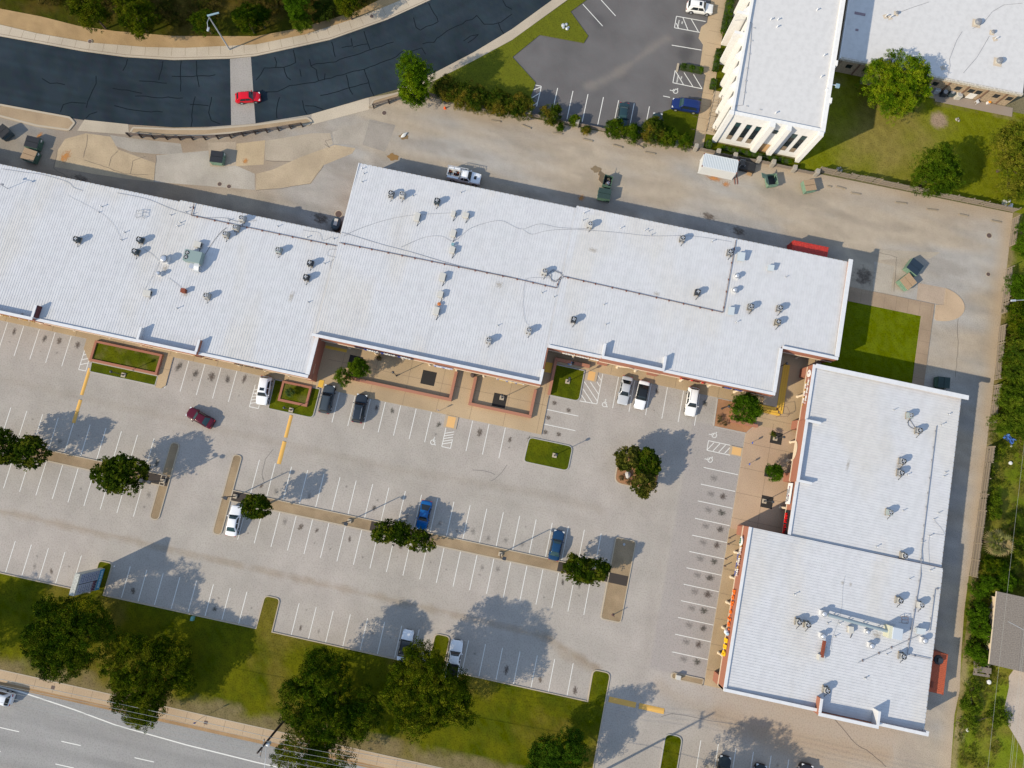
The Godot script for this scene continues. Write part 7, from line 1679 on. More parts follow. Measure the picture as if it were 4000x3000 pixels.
	for q in 4: box_part(t, "bar", M.galv, -0.4, 0.2 + q * 0.32, -0.55, 0.4, 0.25 + q * 0.32, -0.5)
	for q in [[-0.42, -0.57], [0.36, -0.57], [-0.42, 0.5], [0.36, 0.5]]: box_part(t, "post", M.galv, q[0], 0, q[1], q[0] + 0.06, 1.3, q[1] + 0.06)
	box_part(t, "top", M.dark_metal, -0.4, 1.18, -0.5, 0.4, 1.22, 0.5)
	g = Geo.new(); g.box(28.6, 0.02, -61.6, 31.2, 0.9, -60.2); tag(obj("junk_heap", g, M.black), "dark heap of junk in the white container's shadow", "junk")
	t = thing("steel_beams", "two rusty beams lying on the ground at the white container's corner", "beam", Vector3(V(28.34, -58.50).x, 0.02, V(28.34, -58.50).y), 0.25)
	for q in 2: box_part(t, "beam", M.rust, -0.2 + q * 0.45, 0, -0.9, -0.12 + q * 0.45, 0.1, 0.9)
	t = thing("picnic_table", "weathered grey picnic table in the grass at the right edge", "picnic table", Vector3(V(78.98, 13.17).x, 0.03, V(78.98, 13.17).y), 0.05)
	for q in 5: box_part(t, "top_plank", M.galv if q == 9 else M.old_wood, -1.3, 0.72, -0.42 + q * 0.17, 1.3, 0.76, -0.27 + q * 0.17)
	for s in [-1, 1]:
		for q in 2: box_part(t, "bench_plank", M.old_wood, -1.3, 0.42, s * 0.85 - 0.17 + q * 0.18, 1.3, 0.46, s * 0.85 - 0.01 + q * 0.18)
		box_part(t, "trestle", M.old_wood, s * 0.9 - 0.05, 0.0, -0.75, s * 0.9 + 0.05, 0.7, 0.75)
	t = thing("blue_tarp", "blue tarp dropped in the weeds behind the picket fence", "tarp", Vector3(V(79.63, -23.60).x, 0.05, V(79.63, -23.60).y), -0.6)
	g = Geo.new(); rows = []
	for i in 6:
		var row := []
		for j in 5: row.append(Vector3(-0.9 + i * 0.36, 0.12 + 0.18 * sin(i * 1.7 + j * 2.3), -0.55 + j * 0.27 - i * 0.03))
		rows.append(row)
	g.loft(rows); obj("sheet", g, mat("tarp_blue", Color(0.06, 0.16, 0.5), 0.5), t)
	for q in [[[80.22, -19.77], 0.3, "round white tub in the weeds below the blue tarp"], [[80.10, -22.60], 0.18, "little white can in the weeds under the blue tarp"], [[80.45, 14.86], 0.35, "white tub near the picnic table"], [[78.01, 22.53], 0.3, "crumpled white rag in the grass strip at the far right"], [[-57.16, 25.95], 0.12, "white scrap on the sign's grass finger"]]:
		g = Geo.new(); g.lathe(Vector3(q[0][0], 0.04, q[0][1]), [V(q[1] * 0.8, 0), V(q[1], q[1] * 0.8), V(0, q[1])], 9); tag(obj("litter", g, M.white_paint), q[2], "litter")
	# along the warehouse patio
	k = 0
	for p in [[[58.78, -81.91], M.galv], [[60.29, -82.20], M.galv], [[61.63, -81.87], M.dark_metal], [[62.91, -82.15], M.dark_teal], [[64.16, -81.93], M.pale_metal]]:
		t = thing("ground_condenser", "%s condenser from the left in the row along the warehouse wall" % ORD[k], "air conditioner", Vector3(p[0][0], 0.1, p[0][1]), 0.1)
		g = Geo.new(); g.soft_box(-0.5, 0, -0.45, 0.5, 0.95, 0.45, 0.04); obj("cabinet", g, p[1], t)
		g = Geo.new(); g.lathe(Vector3(0, 0.952, 0), [V(0.38, 0), V(0.38, 0.05), V(0.31, 0.05), V(0.3, 0.01), V(0, 0.01)], 14); obj("fan_ring", g, M.grey_metal, t)
		k += 1
	t = thing("garden_chair", "white plastic chair on the warehouse patio", "chair", Vector3(V(67.68, -81.61).x, 0.1, V(67.68, -81.61).y), 0.6)
	box_part(t, "seat", M.white_metal, -0.25, 0.4, -0.25, 0.25, 0.44, 0.25); box_part(t, "backrest", M.white_metal, -0.25, 0.45, -0.27, 0.25, 0.9, -0.22)
	for q in [[-0.24, -0.24], [0.2, -0.24], [-0.24, 0.2], [0.2, 0.2]]: box_part(t, "leg", M.white_metal, q[0], 0, q[1], q[0] + 0.04, 0.4, q[1] + 0.04)
	t = thing("cooler", "orange and white drinks cooler on the warehouse patio", "cooler", Vector3(V(69.73, -82.00).x, 0.1, V(69.73, -82.00).y), 0.4)
	box_part(t, "box", M.white_metal, -0.3, 0, -0.2, 0.3, 0.35, 0.2); box_part(t, "lid", mat("cooler_orange", Color(0.7, 0.28, 0.02), 0.5), -0.1, 0.352, -0.21, 0.32, 0.42, 0.21)
	g = Geo.new(); g.lathe(Vector3(V(72.03, -82.55).x, 0.1, V(72.03, -82.55).y), [V(0.16, 0), V(0.2, 0.32), V(0, 0.3)], 10); tag(obj("bucket", g, mat("bucket_red", Color(0.4, 0.02, 0.03), 0.5)), "red bucket on the warehouse patio", "bucket")
	for p in [[[-5.95, -80.38], 0.62, "pale grey boulder pile on the grass by the upper drive", M.galv], [[64.90, -77.79], 0.35, "few broken pale stones in the courtyard's bare earth ring", M.stone], [[45.81, -64.16], 0.45, "grey stone in the courtyard lawn's lower left", M.stone], [[75.18, -64.10], 0.8, "tangled white scrap frame at the courtyard's right corner", M.white_metal]]:
		t = thing("stones", p[2], "stones", Vector3(p[0][0], 0.03, p[0][1]))
		for q in 5:
			g = Geo.new(); var rr: float = p[1] * (0.55 + 0.12 * q); g.xf = Transform3D(Basis(Vector3(0.3, 1, 0.2).normalized(), q * 1.9), Vector3(cos(q * 2.4) * p[1] * 0.8, rr * 0.2, sin(q * 2.4) * p[1] * 0.7)); g.lathe(Vector3.ZERO, [V(rr * 0.5, -rr * 0.3), V(rr * 0.62, 0), V(rr * 0.4, rr * 0.35), V(0, rr * 0.45)], 7); obj("stone", g, p[3], t)
	t = thing("boulder", "white boulder on the gravel bed below three joined tree crowns", "boulder", Vector3(V(19.37, -4.89).x, 0.08, V(19.37, -4.89).y), 0.2)
	g = Geo.new(); rows = []
	for i in 6:
		var row := []
		for j in 9:
			var an := TAU * j / 8; var rr: float = [0.05, 0.36, 0.48, 0.45, 0.32, 0.04][i] * (1.0 + 0.14 * sin(j * 2.3 + i * 1.3))
			row.append(Vector3(rr * sin(an), 0.3 + rr * 0.75 * cos(an), -0.65 + i * 0.26))
		rows.append(row)
	g.loft(rows); obj("rock", g, mat("pale_rock", Color(0.55, 0.53, 0.5), 0.9, 0, "rust", 0.7), t)
	t = thing("bag_bundle", "blue-grey bundle on the shaded walk beside the brick planter wall", "bundle", Vector3(V(6.82, -20.92).x, 0.15, V(6.82, -20.92).y), 0.5)
	for q in 4:
		g = Geo.new(); g.lathe(Vector3(-0.3 + q * 0.2, 0, 0.12 * (q % 2)), [V(0.2, 0), V(0.3, 0.25), V(0.22, 0.5 + 0.08 * q), V(0, 0.62 + 0.08 * q)], 8); obj("bag", g, [mat("bag_blue", Color(0.16, 0.23, 0.36), 0.6), M.grey_metal, M.bag_blue, M.black][q], t)
	g = Geo.new(); g.box(32.4, 0.1, 23.72, 33.1, 0.75, 24.38); tag(obj("utility_box", g, M.pale_metal), "pale utility box at the rounded end of the small kerbed island", "utility box")
	g = Geo.new(); g.box(V(-42.88, 30.95).x - 0.2, 0.1, V(-42.88, 30.95).y - 0.3, V(-42.88, 30.95).x + 0.2, 0.8, V(-42.88, 30.95).y + 0.3); tag(obj("utility_box", g, mat("box_teal", Color(0.12, 0.30, 0.26), 0.6)), "small teal utility box on the shady road lawn", "utility box")
	for p in [[[-61.11, 45.27], "small brown grate in the main road's pavement, left one"], [[-36.88, 45.41], "small brown grate in the main road's pavement, by the blue sign"]]:
		g = Geo.new(); g.box(p[0][0] - 0.28, 0.11, p[0][1] - 0.25, p[0][0] + 0.28, 0.135, p[0][1] + 0.25); tag(obj("meter_lid", g, M.iron), p[1], "grate")
	t = thing("planter_pot", "dark pot with a plant by the left plaza column", "plant pot", Vector3(-24.2, 0.15, -15.0))
	g = Geo.new(); g.lathe(Vector3.ZERO, [V(0.25, 0), V(0.38, 0.5), V(0.3, 0.5), V(0, 0.45)], 10); obj("pot", g, M.iron, t)
	leaves(t, "leaves", [[Vector3(0, 0.8, 0), 0.45, 0.4]], 60, 0.22, [Color(0.03, 0.06, 0.01), Color(0.2, 0.12, 0.03)], 2.0)
	t = thing("wall_barrel", "dark round litter bin at the end of the second plaza wall", "litter bin", Vector3(-8.6, 0.15, -15.5))
	g = Geo.new(); g.lathe(Vector3.ZERO, [V(0.34, 0), V(0.36, 0.8), V(0.3, 0.95), V(0, 1.0)], 12); obj("drum", g, M.iron, t)

# ---- lamps, poles, signs
func lot_lamp(base: Vector2, head: Vector2, h: float, label: String, two := false) -> void:
	var t := thing("lamp_post", label, "lamp post", Vector3(base.x, 0.08, base.y))
	var g := Geo.new(); g.soft_box(-0.32, 0.0, -0.32, 0.32, 0.30, 0.32, 0.04); obj("footing", g, M.kerb, t)
	g = Geo.new(); g.tube(Vector3(0, 0.3, 0), Vector3(0, h, 0), 0.09, 0.07, 8); obj("pole", g, M.dark_metal, t)
	for s in ([1, -1] if two else [1]):
		g = Geo.new(); g.xf = Transform3D(Basis(Vector3.UP, -0.1), Vector3(0, h, 0)); g.box(minf(s * 0.1, s * 0.5), -0.04, -0.04, maxf(s * 0.1, s * 0.5), 0.04, 0.04); obj("arm", g, M.dark_metal, t)
		g = Geo.new(); g.xf = Transform3D(Basis(Vector3.UP, -0.1), Vector3(s * 0.62, h, 0)); g.soft_box(-0.28, -0.06, -0.25, 0.28, 0.16, 0.25, 0.04); obj("lamp_head", g, M.dark_metal, t)

func globe_lamp(base: Vector2, label: String, footing := true, h := 3.3) -> void:
	var t := thing("path_lamp", label, "path lamp", Vector3(base.x, 0.14, base.y), 0, "short path lamps round the shops")
	var g := Geo.new()
	if footing: g.soft_box(-0.36, -0.05, -0.36, 0.36, 0.12, 0.36, 0.03); obj("footing", g, M.kerb, t)
	g = Geo.new(); g.lathe(Vector3(0, 0.02, 0), [V(0.16, 0), V(0.12, 0.3), V(0.055, 0.42), V(0.05, h - 0.1), V(0.1, h)], 9); obj("pole", g, M.dark_metal, t)
	g = Geo.new(); g.lathe(Vector3(0, h, 0), [V(0.1, 0.0), V(0.2, 0.14), V(0.22, 0.3), V(0.15, 0.42), V(0, 0.5)], 12); obj("lamp_head", g, M.dark_metal, t)

func post_sign(base: Vector2, h: float, label: String, m: Material, turn := 0.0, y := 0.14) -> void:
	var t := thing("sign_post", label, "sign", Vector3(base.x, y, base.y), turn)
	var g := Geo.new(); g.tube(Vector3.ZERO, Vector3(0, h, 0), 0.03, 0.03, 6); obj("post", g, M.galv, t)
	g = Geo.new(); g.box(0.032, h - 0.5, -0.17, 0.05, h, 0.17); obj("plate", g, m, t)

func cable(a: Vector3, b: Vector3, sag: float, label: String, group: String, r := 0.03) -> void:
	var g := Geo.new(); var pts := []
	for k in 13: pts.append(a.lerp(b, k / 12.0) - Vector3(0, sag * 4 * (k / 12.0) * (1 - k / 12.0), 0))
	g.path(pts, r, 4); tag(obj("power_line", g, mat("wire", Color(0.33, 0.35, 0.33), 0.5)), label, "power line", group)

func make_street_things() -> void:
	lot_lamp(V(-22.71, 11.49), V(0, 0), 5.2, "dark lamp post on the long planting strip, left of the blue coupe")
	lot_lamp(V(1.89, 11.53), V(0, 0), 5.2, "dark lamp post on the long planting strip, right of the blue coupe", false)
	lot_lamp(V(-53.32, 11.58), V(0, 0), 5.6, "lamp post with two heads at the left strip's kerbed end", true)
	lot_lamp(V(-41.45, 11.50), V(0, 0), 5.4, "lamp post on the black bed where the long strip begins")
	lot_lamp(V(-77.97, 11.88), V(0, 0), 5.6, "lamp post rising out of the far-left pair of trees")
	for p in [[[21.13, 17.03], "short brown post on the lower end of the kerbed island", 1.5], [[20.87, 6.02], "stub post at the top of the wide kerbed island", 0.4]]:
		var t := thing("marker_post", p[1], "post", Vector3(p[0][0], 0.1, p[0][1]))
		var g := Geo.new(); g.lathe(Vector3.ZERO, [V(0.22, 0), V(0.2, 0.1), V(0.07, 0.12), V(0.06, p[2]), V(0, p[2])], 9); obj("post", g, M.pipe_brown if p[2] > 1 else M.grey_metal, t)
	globe_lamp(V(-64.46, -3.64), "path lamp on a square base in the grass below the long planter")
	globe_lamp(V(-20.83, -12.87), "path lamp standing on the tan plaza between tree and black pit", false)
	globe_lamp(V(-36.28, -3.78), "path lamp on the lawn island with the square planter")
	globe_lamp(V(-3.11, -12.91), "path lamp rising from the black pit inside the walled court")
	globe_lamp(V(6.90, -17.82), "path lamp on the corner lawn by the accessible ramp")
	globe_lamp(V(7.22, -5.51), "path lamp on the lone rectangular lawn island")
	globe_lamp(V(32.59, -18.71), "path lamp on the gravel corner left of the round tree", false)
	globe_lamp(V(20.94, -5.51), "path lamp under the three joined crowns of the gravel bed", false)
	globe_lamp(V(41.94, -15.72), "path lamp in the upper black pit of the pink plaza")
	globe_lamp(V(41.77, -5.35), "path lamp in the lower black pit of the pink plaza")
	globe_lamp(V(40.59, -27.48), "path lamp in the dark corner above the yellow steps", false)
	var bs := mat("sign_blue2", Color(0.03, 0.08, 0.4), 0.4)
	post_sign(V(38.03, -14.08), 1.5, "accessible-bay sign post on the plaza, upper of two", bs, PI)
	post_sign(V(38.11, -10.59), 1.5, "accessible-bay sign post on the plaza, lower of two", bs, PI)
	post_sign(V(-12.74, -8.62), 1.5, "accessible-bay sign post at the tan plaza kerb", bs, PI / 2)
	post_sign(V(-37.68, 44.85), 2.7, "blue street sign on a thin post by the main road", bs, PI / 2, 0.1)
	for p in [[[37.01, 1.55], "brown bollard on the right walk, highest of four"], [[36.99, 2.56], "brown bollard on the right walk, second of four from above"], [[36.98, 4.88], "brown bollard on the right walk, third of four from above"], [[36.98, 6.02], "brown bollard on the right walk, lowest of four"]]:
		var t := thing("bollard", p[1], "bollard", Vector3(p[0][0] + 0.12, 0.14, p[0][1]), 0, "bollards along the right walk")
		var g := Geo.new(); g.lathe(Vector3.ZERO, [V(0.08, 0), V(0.08, 0.78), V(0.05, 0.84), V(0, 0.85)], 9); obj("post", g, M.pipe_brown, t)
		g = Geo.new(); g.lathe(Vector3.ZERO, [V(0.13, 0), V(0.13, 0.03), V(0.08, 0.03)], 9); obj("base", g, M.iron, t)
	# tall street lamp on the curved road
	var b := V(-62.94, -63.26); var top := V(-62.86, -63.23); var e := V(-61.35, -64.16); var l := V(-62.63, -61.30)
	var t := thing("street_lamp", "tall grey street lamp with a box arm by the curved road's upper pavement", "street lamp", Vector3(b.x, 0.13, b.y))
	var g := Geo.new(); g.tube(Vector3.ZERO, Vector3(top.x - b.x, 8.7, top.y - b.y), 0.14, 0.10, 8); obj("pole", g, M.galv, t)
	g = Geo.new(); g.tube(Vector3(top.x - b.x - 0.2, 8.7, top.y - b.y), Vector3(e.x - b.x, 8.72, e.y - b.y), 0.17, 0.15, 6); obj("arm", g, mat("lamp_blue_grey", Color(0.22, 0.33, 0.38), 0.5), t)
	g = Geo.new(); g.path([Vector3(top.x - b.x, 8.4, top.y - b.y), Vector3((l.x + top.x) / 2 - b.x - 0.15, 8.5, (l.y + top.y) / 2 - b.y), Vector3(l.x - b.x, 8.2, l.y - b.y)], 0.05, 6); obj("lamp_arm", g, M.galv, t)
	g = Geo.new(); g.soft_box(l.x - b.x - 0.18, 8.05, l.y - b.y - 0.35, l.x - b.x + 0.18, 8.25, l.y - b.y + 0.35, 0.06); obj("lamp_head", g, M.galv, t)
	# the lamp over the alley's right corner
	t = thing("street_lamp", "long grey lamp arm reaching over the picket fence from the right", "street lamp", Vector3(79.5, 0.03, -45.6))
	g = Geo.new(); g.tube(Vector3.ZERO, Vector3(0, 8.3, 0), 0.16, 0.12, 8); obj("pole", g, M.old_wood, t)
	g = Geo.new(); g.tube(Vector3(0, 8.0, 0), Vector3(-7.2, 8.4, 1.9), 0.07, 0.05, 6); obj("arm", g, M.galv, t)
	g = Geo.new(); g.xf = Transform3D(Basis(Vector3.UP, 0.25), Vector3(-7.5, 8.4, 2.0)); g.soft_box(-0.4, -0.08, -0.15, 0.4, 0.12, 0.15, 0.04); obj("lamp_head", g, M.galv, t)
	# wall lamp of the office
	t = thing("wall_lamp", "pale flood lamp on a bracket at the white office's right edge", "flood lamp", Vector3(38.85, 8.6, -73.4))
	box_part(t, "bracket", M.white_metal, 0, 0, -0.06, 0.7, 0.1, 0.06); g = Geo.new(); g.soft_box(0.7, -0.1, -0.35, 1.35, 0.15, 0.35, 0.05); obj("lamp_head", g, mat("lamp_blue_grey", Color.WHITE), t)
	# big tenant sign
	t = thing("pylon_sign", "big grey tenant sign board with blue base band at the lower left", "sign", Vector3(-58.75, 0.1, 28.15))
	box_part(t, "cabinet", mat("sign_cabinet", Color(0.44, 0.45, 0.40), 0.7, 0, "rust", 0.3), -0.38, 0.2, -1.6, 0.36, 6.5, 1.6)
	for s in 2:
		for k in 9:
			var y0 := 1.55 + k * 0.5
			var m2 := mat("tenant_%d" % ((k * 2 + s) % 4), [Color(0.30, 0.34, 0.42), Color(0.36, 0.40, 0.47), Color(0.26, 0.30, 0.40), Color(0.33, 0.36, 0.42)][(k * 2 + s) % 4], 0.35)
			if s == 1 and k == 1: m2 = mat("tenant_maroon", Color(0.14, 0.02, 0.04), 0.4)
			if s == 1 and k == 0: m2 = mat("tenant_navy", Color(0.015, 0.015, 0.05), 0.4)
			var pnl := box_part(t, "tenant_panel", m2, 0.362, y0, -1.5 + s * 1.55, 0.41, y0 + 0.46, -0.06 + s * 1.55)
			for q in 6:
				var lg := Geo.new(); lg.box(0.412, y0 + 0.12, -1.36 + s * 1.55 + q * 0.19, 0.418, y0 + 0.34, -1.26 + s * 1.55 + q * 0.19 + 0.03 * (q % 3)); obj("letter", lg, M.pipe_grey if (k + q) % 2 else M.sign_navy if M.has("sign_navy") else mat("sign_navy", Color(0.05, 0.06, 0.16), 0.5), pnl)
	box_part(t, "divider", M.black, 0.362, 1.5, -0.05, 0.425, 6.1, 0.04)
	var band_ := box_part(t, "name_band", mat("sign_band", Color(0.03, 0.22, 0.38), 0.35), 0.362, 0.35, -1.6, 0.43, 1.35, 1.6)
	var pale := mat("band_letter", Color(0.45, 0.6, 0.68), 0.4)
	for q in 11:
		var lg := Geo.new(); lg.box(0.432, 0.6, -1.35 + q * 0.25, 0.45, 1.1, -1.22 + q * 0.25 + 0.03 * (q % 2)); obj("letter", lg, pale, band_)
	# wooden utility poles and wires along the main road
	var poles := [V(-76.0, 43.0), V(-25.16, 42.48), V(22.3, 41.2), V(74, 41.5)]
	var names_ := ["wooden utility pole beyond the left edge of the road lawn", "leaning dark utility pole with white insulators by the two big lawn trees", "utility pole below the bottom edge, its long shadow on the exit drive", "utility pole far along the main road to the right"]
	for i in 4:
		var p: Vector2 = poles[i]; var h := 13.0 if i != 1 else 11.0
		t = thing("utility_pole", names_[i], "utility pole", Vector3(p.x, 0.1, p.y))
		g = Geo.new(); g.tube(Vector3.ZERO, Vector3(-0.1, h, 0.75 if i == 1 else 0.1), 0.20, 0.13, 9); obj("pole", g, M.dark_wood, t)
		var zz := 0.7 if i == 1 else 0.1
		g = Geo.new(); g.box(-0.08, h - 1.6, zz - 1.25, 0.06, h - 1.45, zz + 1.25); obj("crossarm", g, M.old_wood, t)
		for q in 4:
			g = Geo.new(); g.lathe(Vector3(0, h - 1.45, zz - 1.1 + q * 0.72), [V(0.06, 0), V(0.09, 0.1), V(0.04, 0.26), V(0, 0.28)], 7); obj("insulator", g, M.white_paint, t)
		if i == 1:
			g = Geo.new(); g.lathe(Vector3(0.4, h - 3.3, 0.5), [V(0.26, 0), V(0.26, 0.8), V(0, 0.88)], 10); obj("transformer", g, M.galv, t)
			g = Geo.new(); g.path([Vector3(0, 8.0, 0.5), Vector3(0.6, 8.7, 2.2), Vector3(1.0, 8.8, 4.6)], 0.04, 5); obj("lamp_arm", g, M.galv, t)
			g = Geo.new(); g.soft_box(0.85, 8.7, 4.5, 1.2, 8.9, 5.3, 0.05); obj("lamp_head", g, M.white_metal, t)
	var wn := 0
	for i in 3:
		for q in 4:
			var z0 := (0.7 if i == 1 else 0.1) - 1.1 + q * 0.72; var z1 := (0.7 if i + 1 == 1 else 0.1) - 1.1 + q * 0.72
			cable(Vector3(poles[i].x, (13.0 if i != 1 else 11.0) - 1.2, poles[i].y + z0), Vector3(poles[i + 1].x, (13.0 if i + 1 != 1 else 11.0) - 1.2, poles[i + 1].y + z1), 0.5, "pale overhead wire, %s of four from the lawn side, %s span of the main road" % [ORD[q], ["left", "middle", "right"][i]], "overhead wires along the main road", 0.02)
		cable(Vector3(poles[i].x, 6.6, poles[i].y + 0.3), Vector3(poles[i + 1].x, 6.6, poles[i + 1].y + 0.3), 0.5, "low thick overhead cable above the road lawn's edge, %s span" % ["left", "middle", "right"][i], "low cables along the main road", 0.035)
	var wi := 0
	for x in [[80.2, 9.2], [82.9, 9.6], [83.3, 9.4], [83.7, 9.6], [84.6, 9.8]]:
		cable(Vector3(x[0] - 3.4, x[1], -90), Vector3(x[0] - 5.2, x[1], 42), 0.6, "pale overhead wire over the right-hand weeds, %s from the left" % ORD[wi], "overhead wires along the right edge", 0.012); wi += 1
	pass
	t = thing("street_lamp", "white cobra lamp over the right-hand house's grey roof", "street lamp", Vector3(90.0, 0.03, 8.8))
	g = Geo.new(); g.tube(Vector3.ZERO, Vector3(0, 9.0, 0), 0.16, 0.12, 8); obj("pole", g, M.old_wood, t)
	g = Geo.new(); g.tube(Vector3(0, 8.6, 0), Vector3(-13.5, 8.2, -4.0), 0.04, 0.035, 5); obj("arm", g, M.galv, t)
	g = Geo.new(); g.lathe(Vector3(-10.2, 8.35, -2.6), [V(0.0, -0.2), V(0.4, -0.12), V(0.45, 0.05), V(0.2, 0.2), V(0, 0.24)], 10); obj("lamp_head", g, M.white_paint, t)
	# railing at the steps
	t = thing("hand_rail", "thin brown hand rail looping at the yellow steps' outer corner", "hand rail", Vector3(42.4, 0.14, -20.1))
	g = Geo.new(); g.path([Vector3(-0.9, 1.2, -0.7), Vector3(0.1, 1.3, -1.0), Vector3(1.0, 0.9, 0.0), Vector3(0.6, 0.9, 0.6), Vector3(-0.9, 0.9, 0.9)], 0.025, 5); g.tube(Vector3(-0.9, 0, -0.7), Vector3(-0.9, 1.2, -0.7), 0.025, 0.025, 5); g.tube(Vector3(0.8, 0, 0.2), Vector3(0.9, 0.9, 0.1), 0.025, 0.025, 5); g.tube(Vector3(-0.9, 0, 0.9), Vector3(-0.9, 0.9, 0.9), 0.025, 0.025, 5)
	obj("rail", g, M.pipe_brown, t)

# ---- plants
var clump_meshes := {}

func clump_mesh(kind: int) -> ArrayMesh:
	if clump_meshes.has(kind): return clump_meshes[kind]
	var r := RandomNumberGenerator.new(); r.seed = 100 + kind
	var g := Geo.new()
	var n := 9
	for k in n:
		var d := Vector3(r.randf_range(-1, 1), r.randf_range(-0.4, 1), r.randf_range(-1, 1)).normalized()
		var p := d * r.randf_range(0.15, 0.5)
		var a := Vector3(r.randf_range(-1, 1), r.randf_range(-0.5, 0.5), r.randf_range(-1, 1)).normalized()
		var b := a.cross(Vector3(r.randf_range(-0.6, 0.6), 1, r.randf_range(-0.6, 0.6)).normalized()).normalized()
		var l := r.randf_range(0.3, 0.5); var w := l * (0.42 if kind == 0 else 0.6)
		var s := a.cross(b)
		if s.y < 0: b = -b; s = -s
		var m := p + s * l * 0.08
		g.tri(p - a * l * 0.5, m - b * w * 0.5, p + a * l * 0.5 - s * l * 0.12)
		g.tri(p - a * l * 0.5, p + a * l * 0.5 - s * l * 0.12, m + b * w * 0.5)
	clump_meshes[kind] = g.mesh()
	return clump_meshes[kind]

func leaf_mat() -> StandardMaterial3D:
	var m := mat("leaf", Color.WHITE, 0.8)
	m.vertex_color_use_as_albedo = true; m.metallic_specular = 0.1; m.cull_mode = BaseMaterial3D.CULL_DISABLED
	m.backlight_enabled = true; m.backlight = Color(0.10, 0.13, 0.02)
	return m

# lobes: [centre (in the parent's space), radius, height radius]
func leaves(parent: Node, called: String, lobes: Array, n: int, size: float, pal: Array, gap := 1.0, kind := 0) -> void:
	var total := 0.0
	var grown := []
	for l in lobes:
		grown.append(l)
		if l[1] > 1.4:      # lesser boughs that break the outline
			for k in 8:
				var u := Vector3(rng.randfn(), absf(rng.randfn()) * 0.8 - 0.1, rng.randfn()).normalized()
				var q := rng.randf_range(0.30, 0.46)
				grown.append([l[0] + Vector3(u.x * l[1], u.y * l[2], u.z * l[1]) * rng.randf_range(0.62, 0.92), l[1] * q, l[2] * q])
	lobes = grown
	for l in lobes: total += l[1] * l[1]
	var xf := []; var cols := []
	var sd := rng.randf() * 100.0
	for l in lobes:
		var want := int(n * l[1] * l[1] / total)
		for i in want:
			var d := Vector3(rng.randfn(), rng.randfn(), rng.randfn()).normalized()
			if d.y < -0.55: d.y = -d.y
			var bump := n_mid.get_noise_3d(d.x * 6.0 + sd, d.y * 6.0, d.z * 6.0 + l[0].x * 3)
			var rr := pow(rng.randf(), 0.33)
			rr = lerpf(0.35, 1.0, rr) * (1.0 + bump * 0.55)
			var p: Vector3 = l[0] + Vector3(d.x * l[1], d.y * l[2], d.z * l[1]) * rr
			var hole := n_mid.get_noise_3d(p.x * 4.2 + sd, p.y * 4.2, p.z * 4.2)
			if hole < -0.16 * gap and rng.randf() < 0.85: continue
			var sc := size * rng.randf_range(0.7, 1.35)
			var bs := Basis(Vector3.UP, rng.randf() * TAU) * Basis(Vector3.RIGHT, rng.randf_range(-0.6, 0.6))
			xf.append(Transform3D(bs.scaled(Vector3.ONE * sc), p))
			var tt := clampf(0.5 + n_mid.get_noise_3d(p.x * 2.4, p.y * 2.4 + sd, p.z * 2.4) * 1.1 + rng.randf_range(-0.3, 0.3), 0, 0.999) * (pal.size() - 1)
			var c: Color = pal[int(tt)].lerp(pal[mini(int(tt) + 1, pal.size() - 1)], tt - int(tt))
			cols.append(tone(c, rng.randf_range(0.6, 1.45)))
	var mm := MultiMesh.new(); mm.transform_format = MultiMesh.TRANSFORM_3D; mm.use_colors = true
	mm.mesh = clump_mesh(kind); mm.instance_count = xf.size()
	for i in xf.size():
		mm.set_instance_transform(i, xf[i]); mm.set_instance_color(i, cols[i])
	var o := MultiMeshInstance3D.new(); o.multimesh = mm; o.material_override = leaf_mat(); o.name = called
	parent.add_child(o, true); stuff(o)

# lobes here: [x, z, y of the centre, radius, height radius] in metres
func tree(called: String, label: String, category: String, lobes: Array, n: int, pal: Array, size := 0.55, gap := 1.0, group := "", ground_y := 0.08, kind := 0, trunk := 0.17) -> void:
	var b := V(0, 0); var w := 0.0
	for l in lobes: b += V(l[0], l[1]) * l[3]; w += l[3]
	b /= w
	var t := thing(called, label, category, Vector3(b.x, ground_y, b.y), 0, group)
	var ls := []
	var low := 1e9
	for l in lobes:
		ls.append([Vector3(l[0] - b.x, l[2], l[1] - b.y), l[3], l[4]]); low = minf(low, l[2] - l[4] * 0.5)
	var g := Geo.new()
	low = maxf(low, 0.15)
	g.tube(Vector3(0, 0, 0), Vector3(0.05, low * 0.6, 0.03), trunk * 1.15, trunk * 0.9, 8); g.tube(Vector3(0.05, low * 0.6, 0.03), Vector3(0, low, 0), trunk * 0.9, trunk * 0.75, 8)
	obj("trunk", g, M.bark, t)
	g = Geo.new()
	for l in ls:
		g.tube(Vector3(0, low, 0), l[0], trunk * 0.6, 0.03, 5)
		for k in 3:
			var an = TAU * k / 3 + l[1]
			var base := Vector3(0, low, 0).lerp(l[0], 0.5)
			g.tube(base, l[0] + Vector3(cos(an) * l[1] * 0.6, l[2] * 0.3, sin(an) * l[1] * 0.6), trunk * 0.35, 0.02, 4)
	obj("limbs", g, M.bark, t)
	leaves(t, "crown", ls, n, size, pal, gap, kind)

func L(p: Array, y: float, r: float, ry: float) -> Array: return [p[0], p[1], y, r, ry]

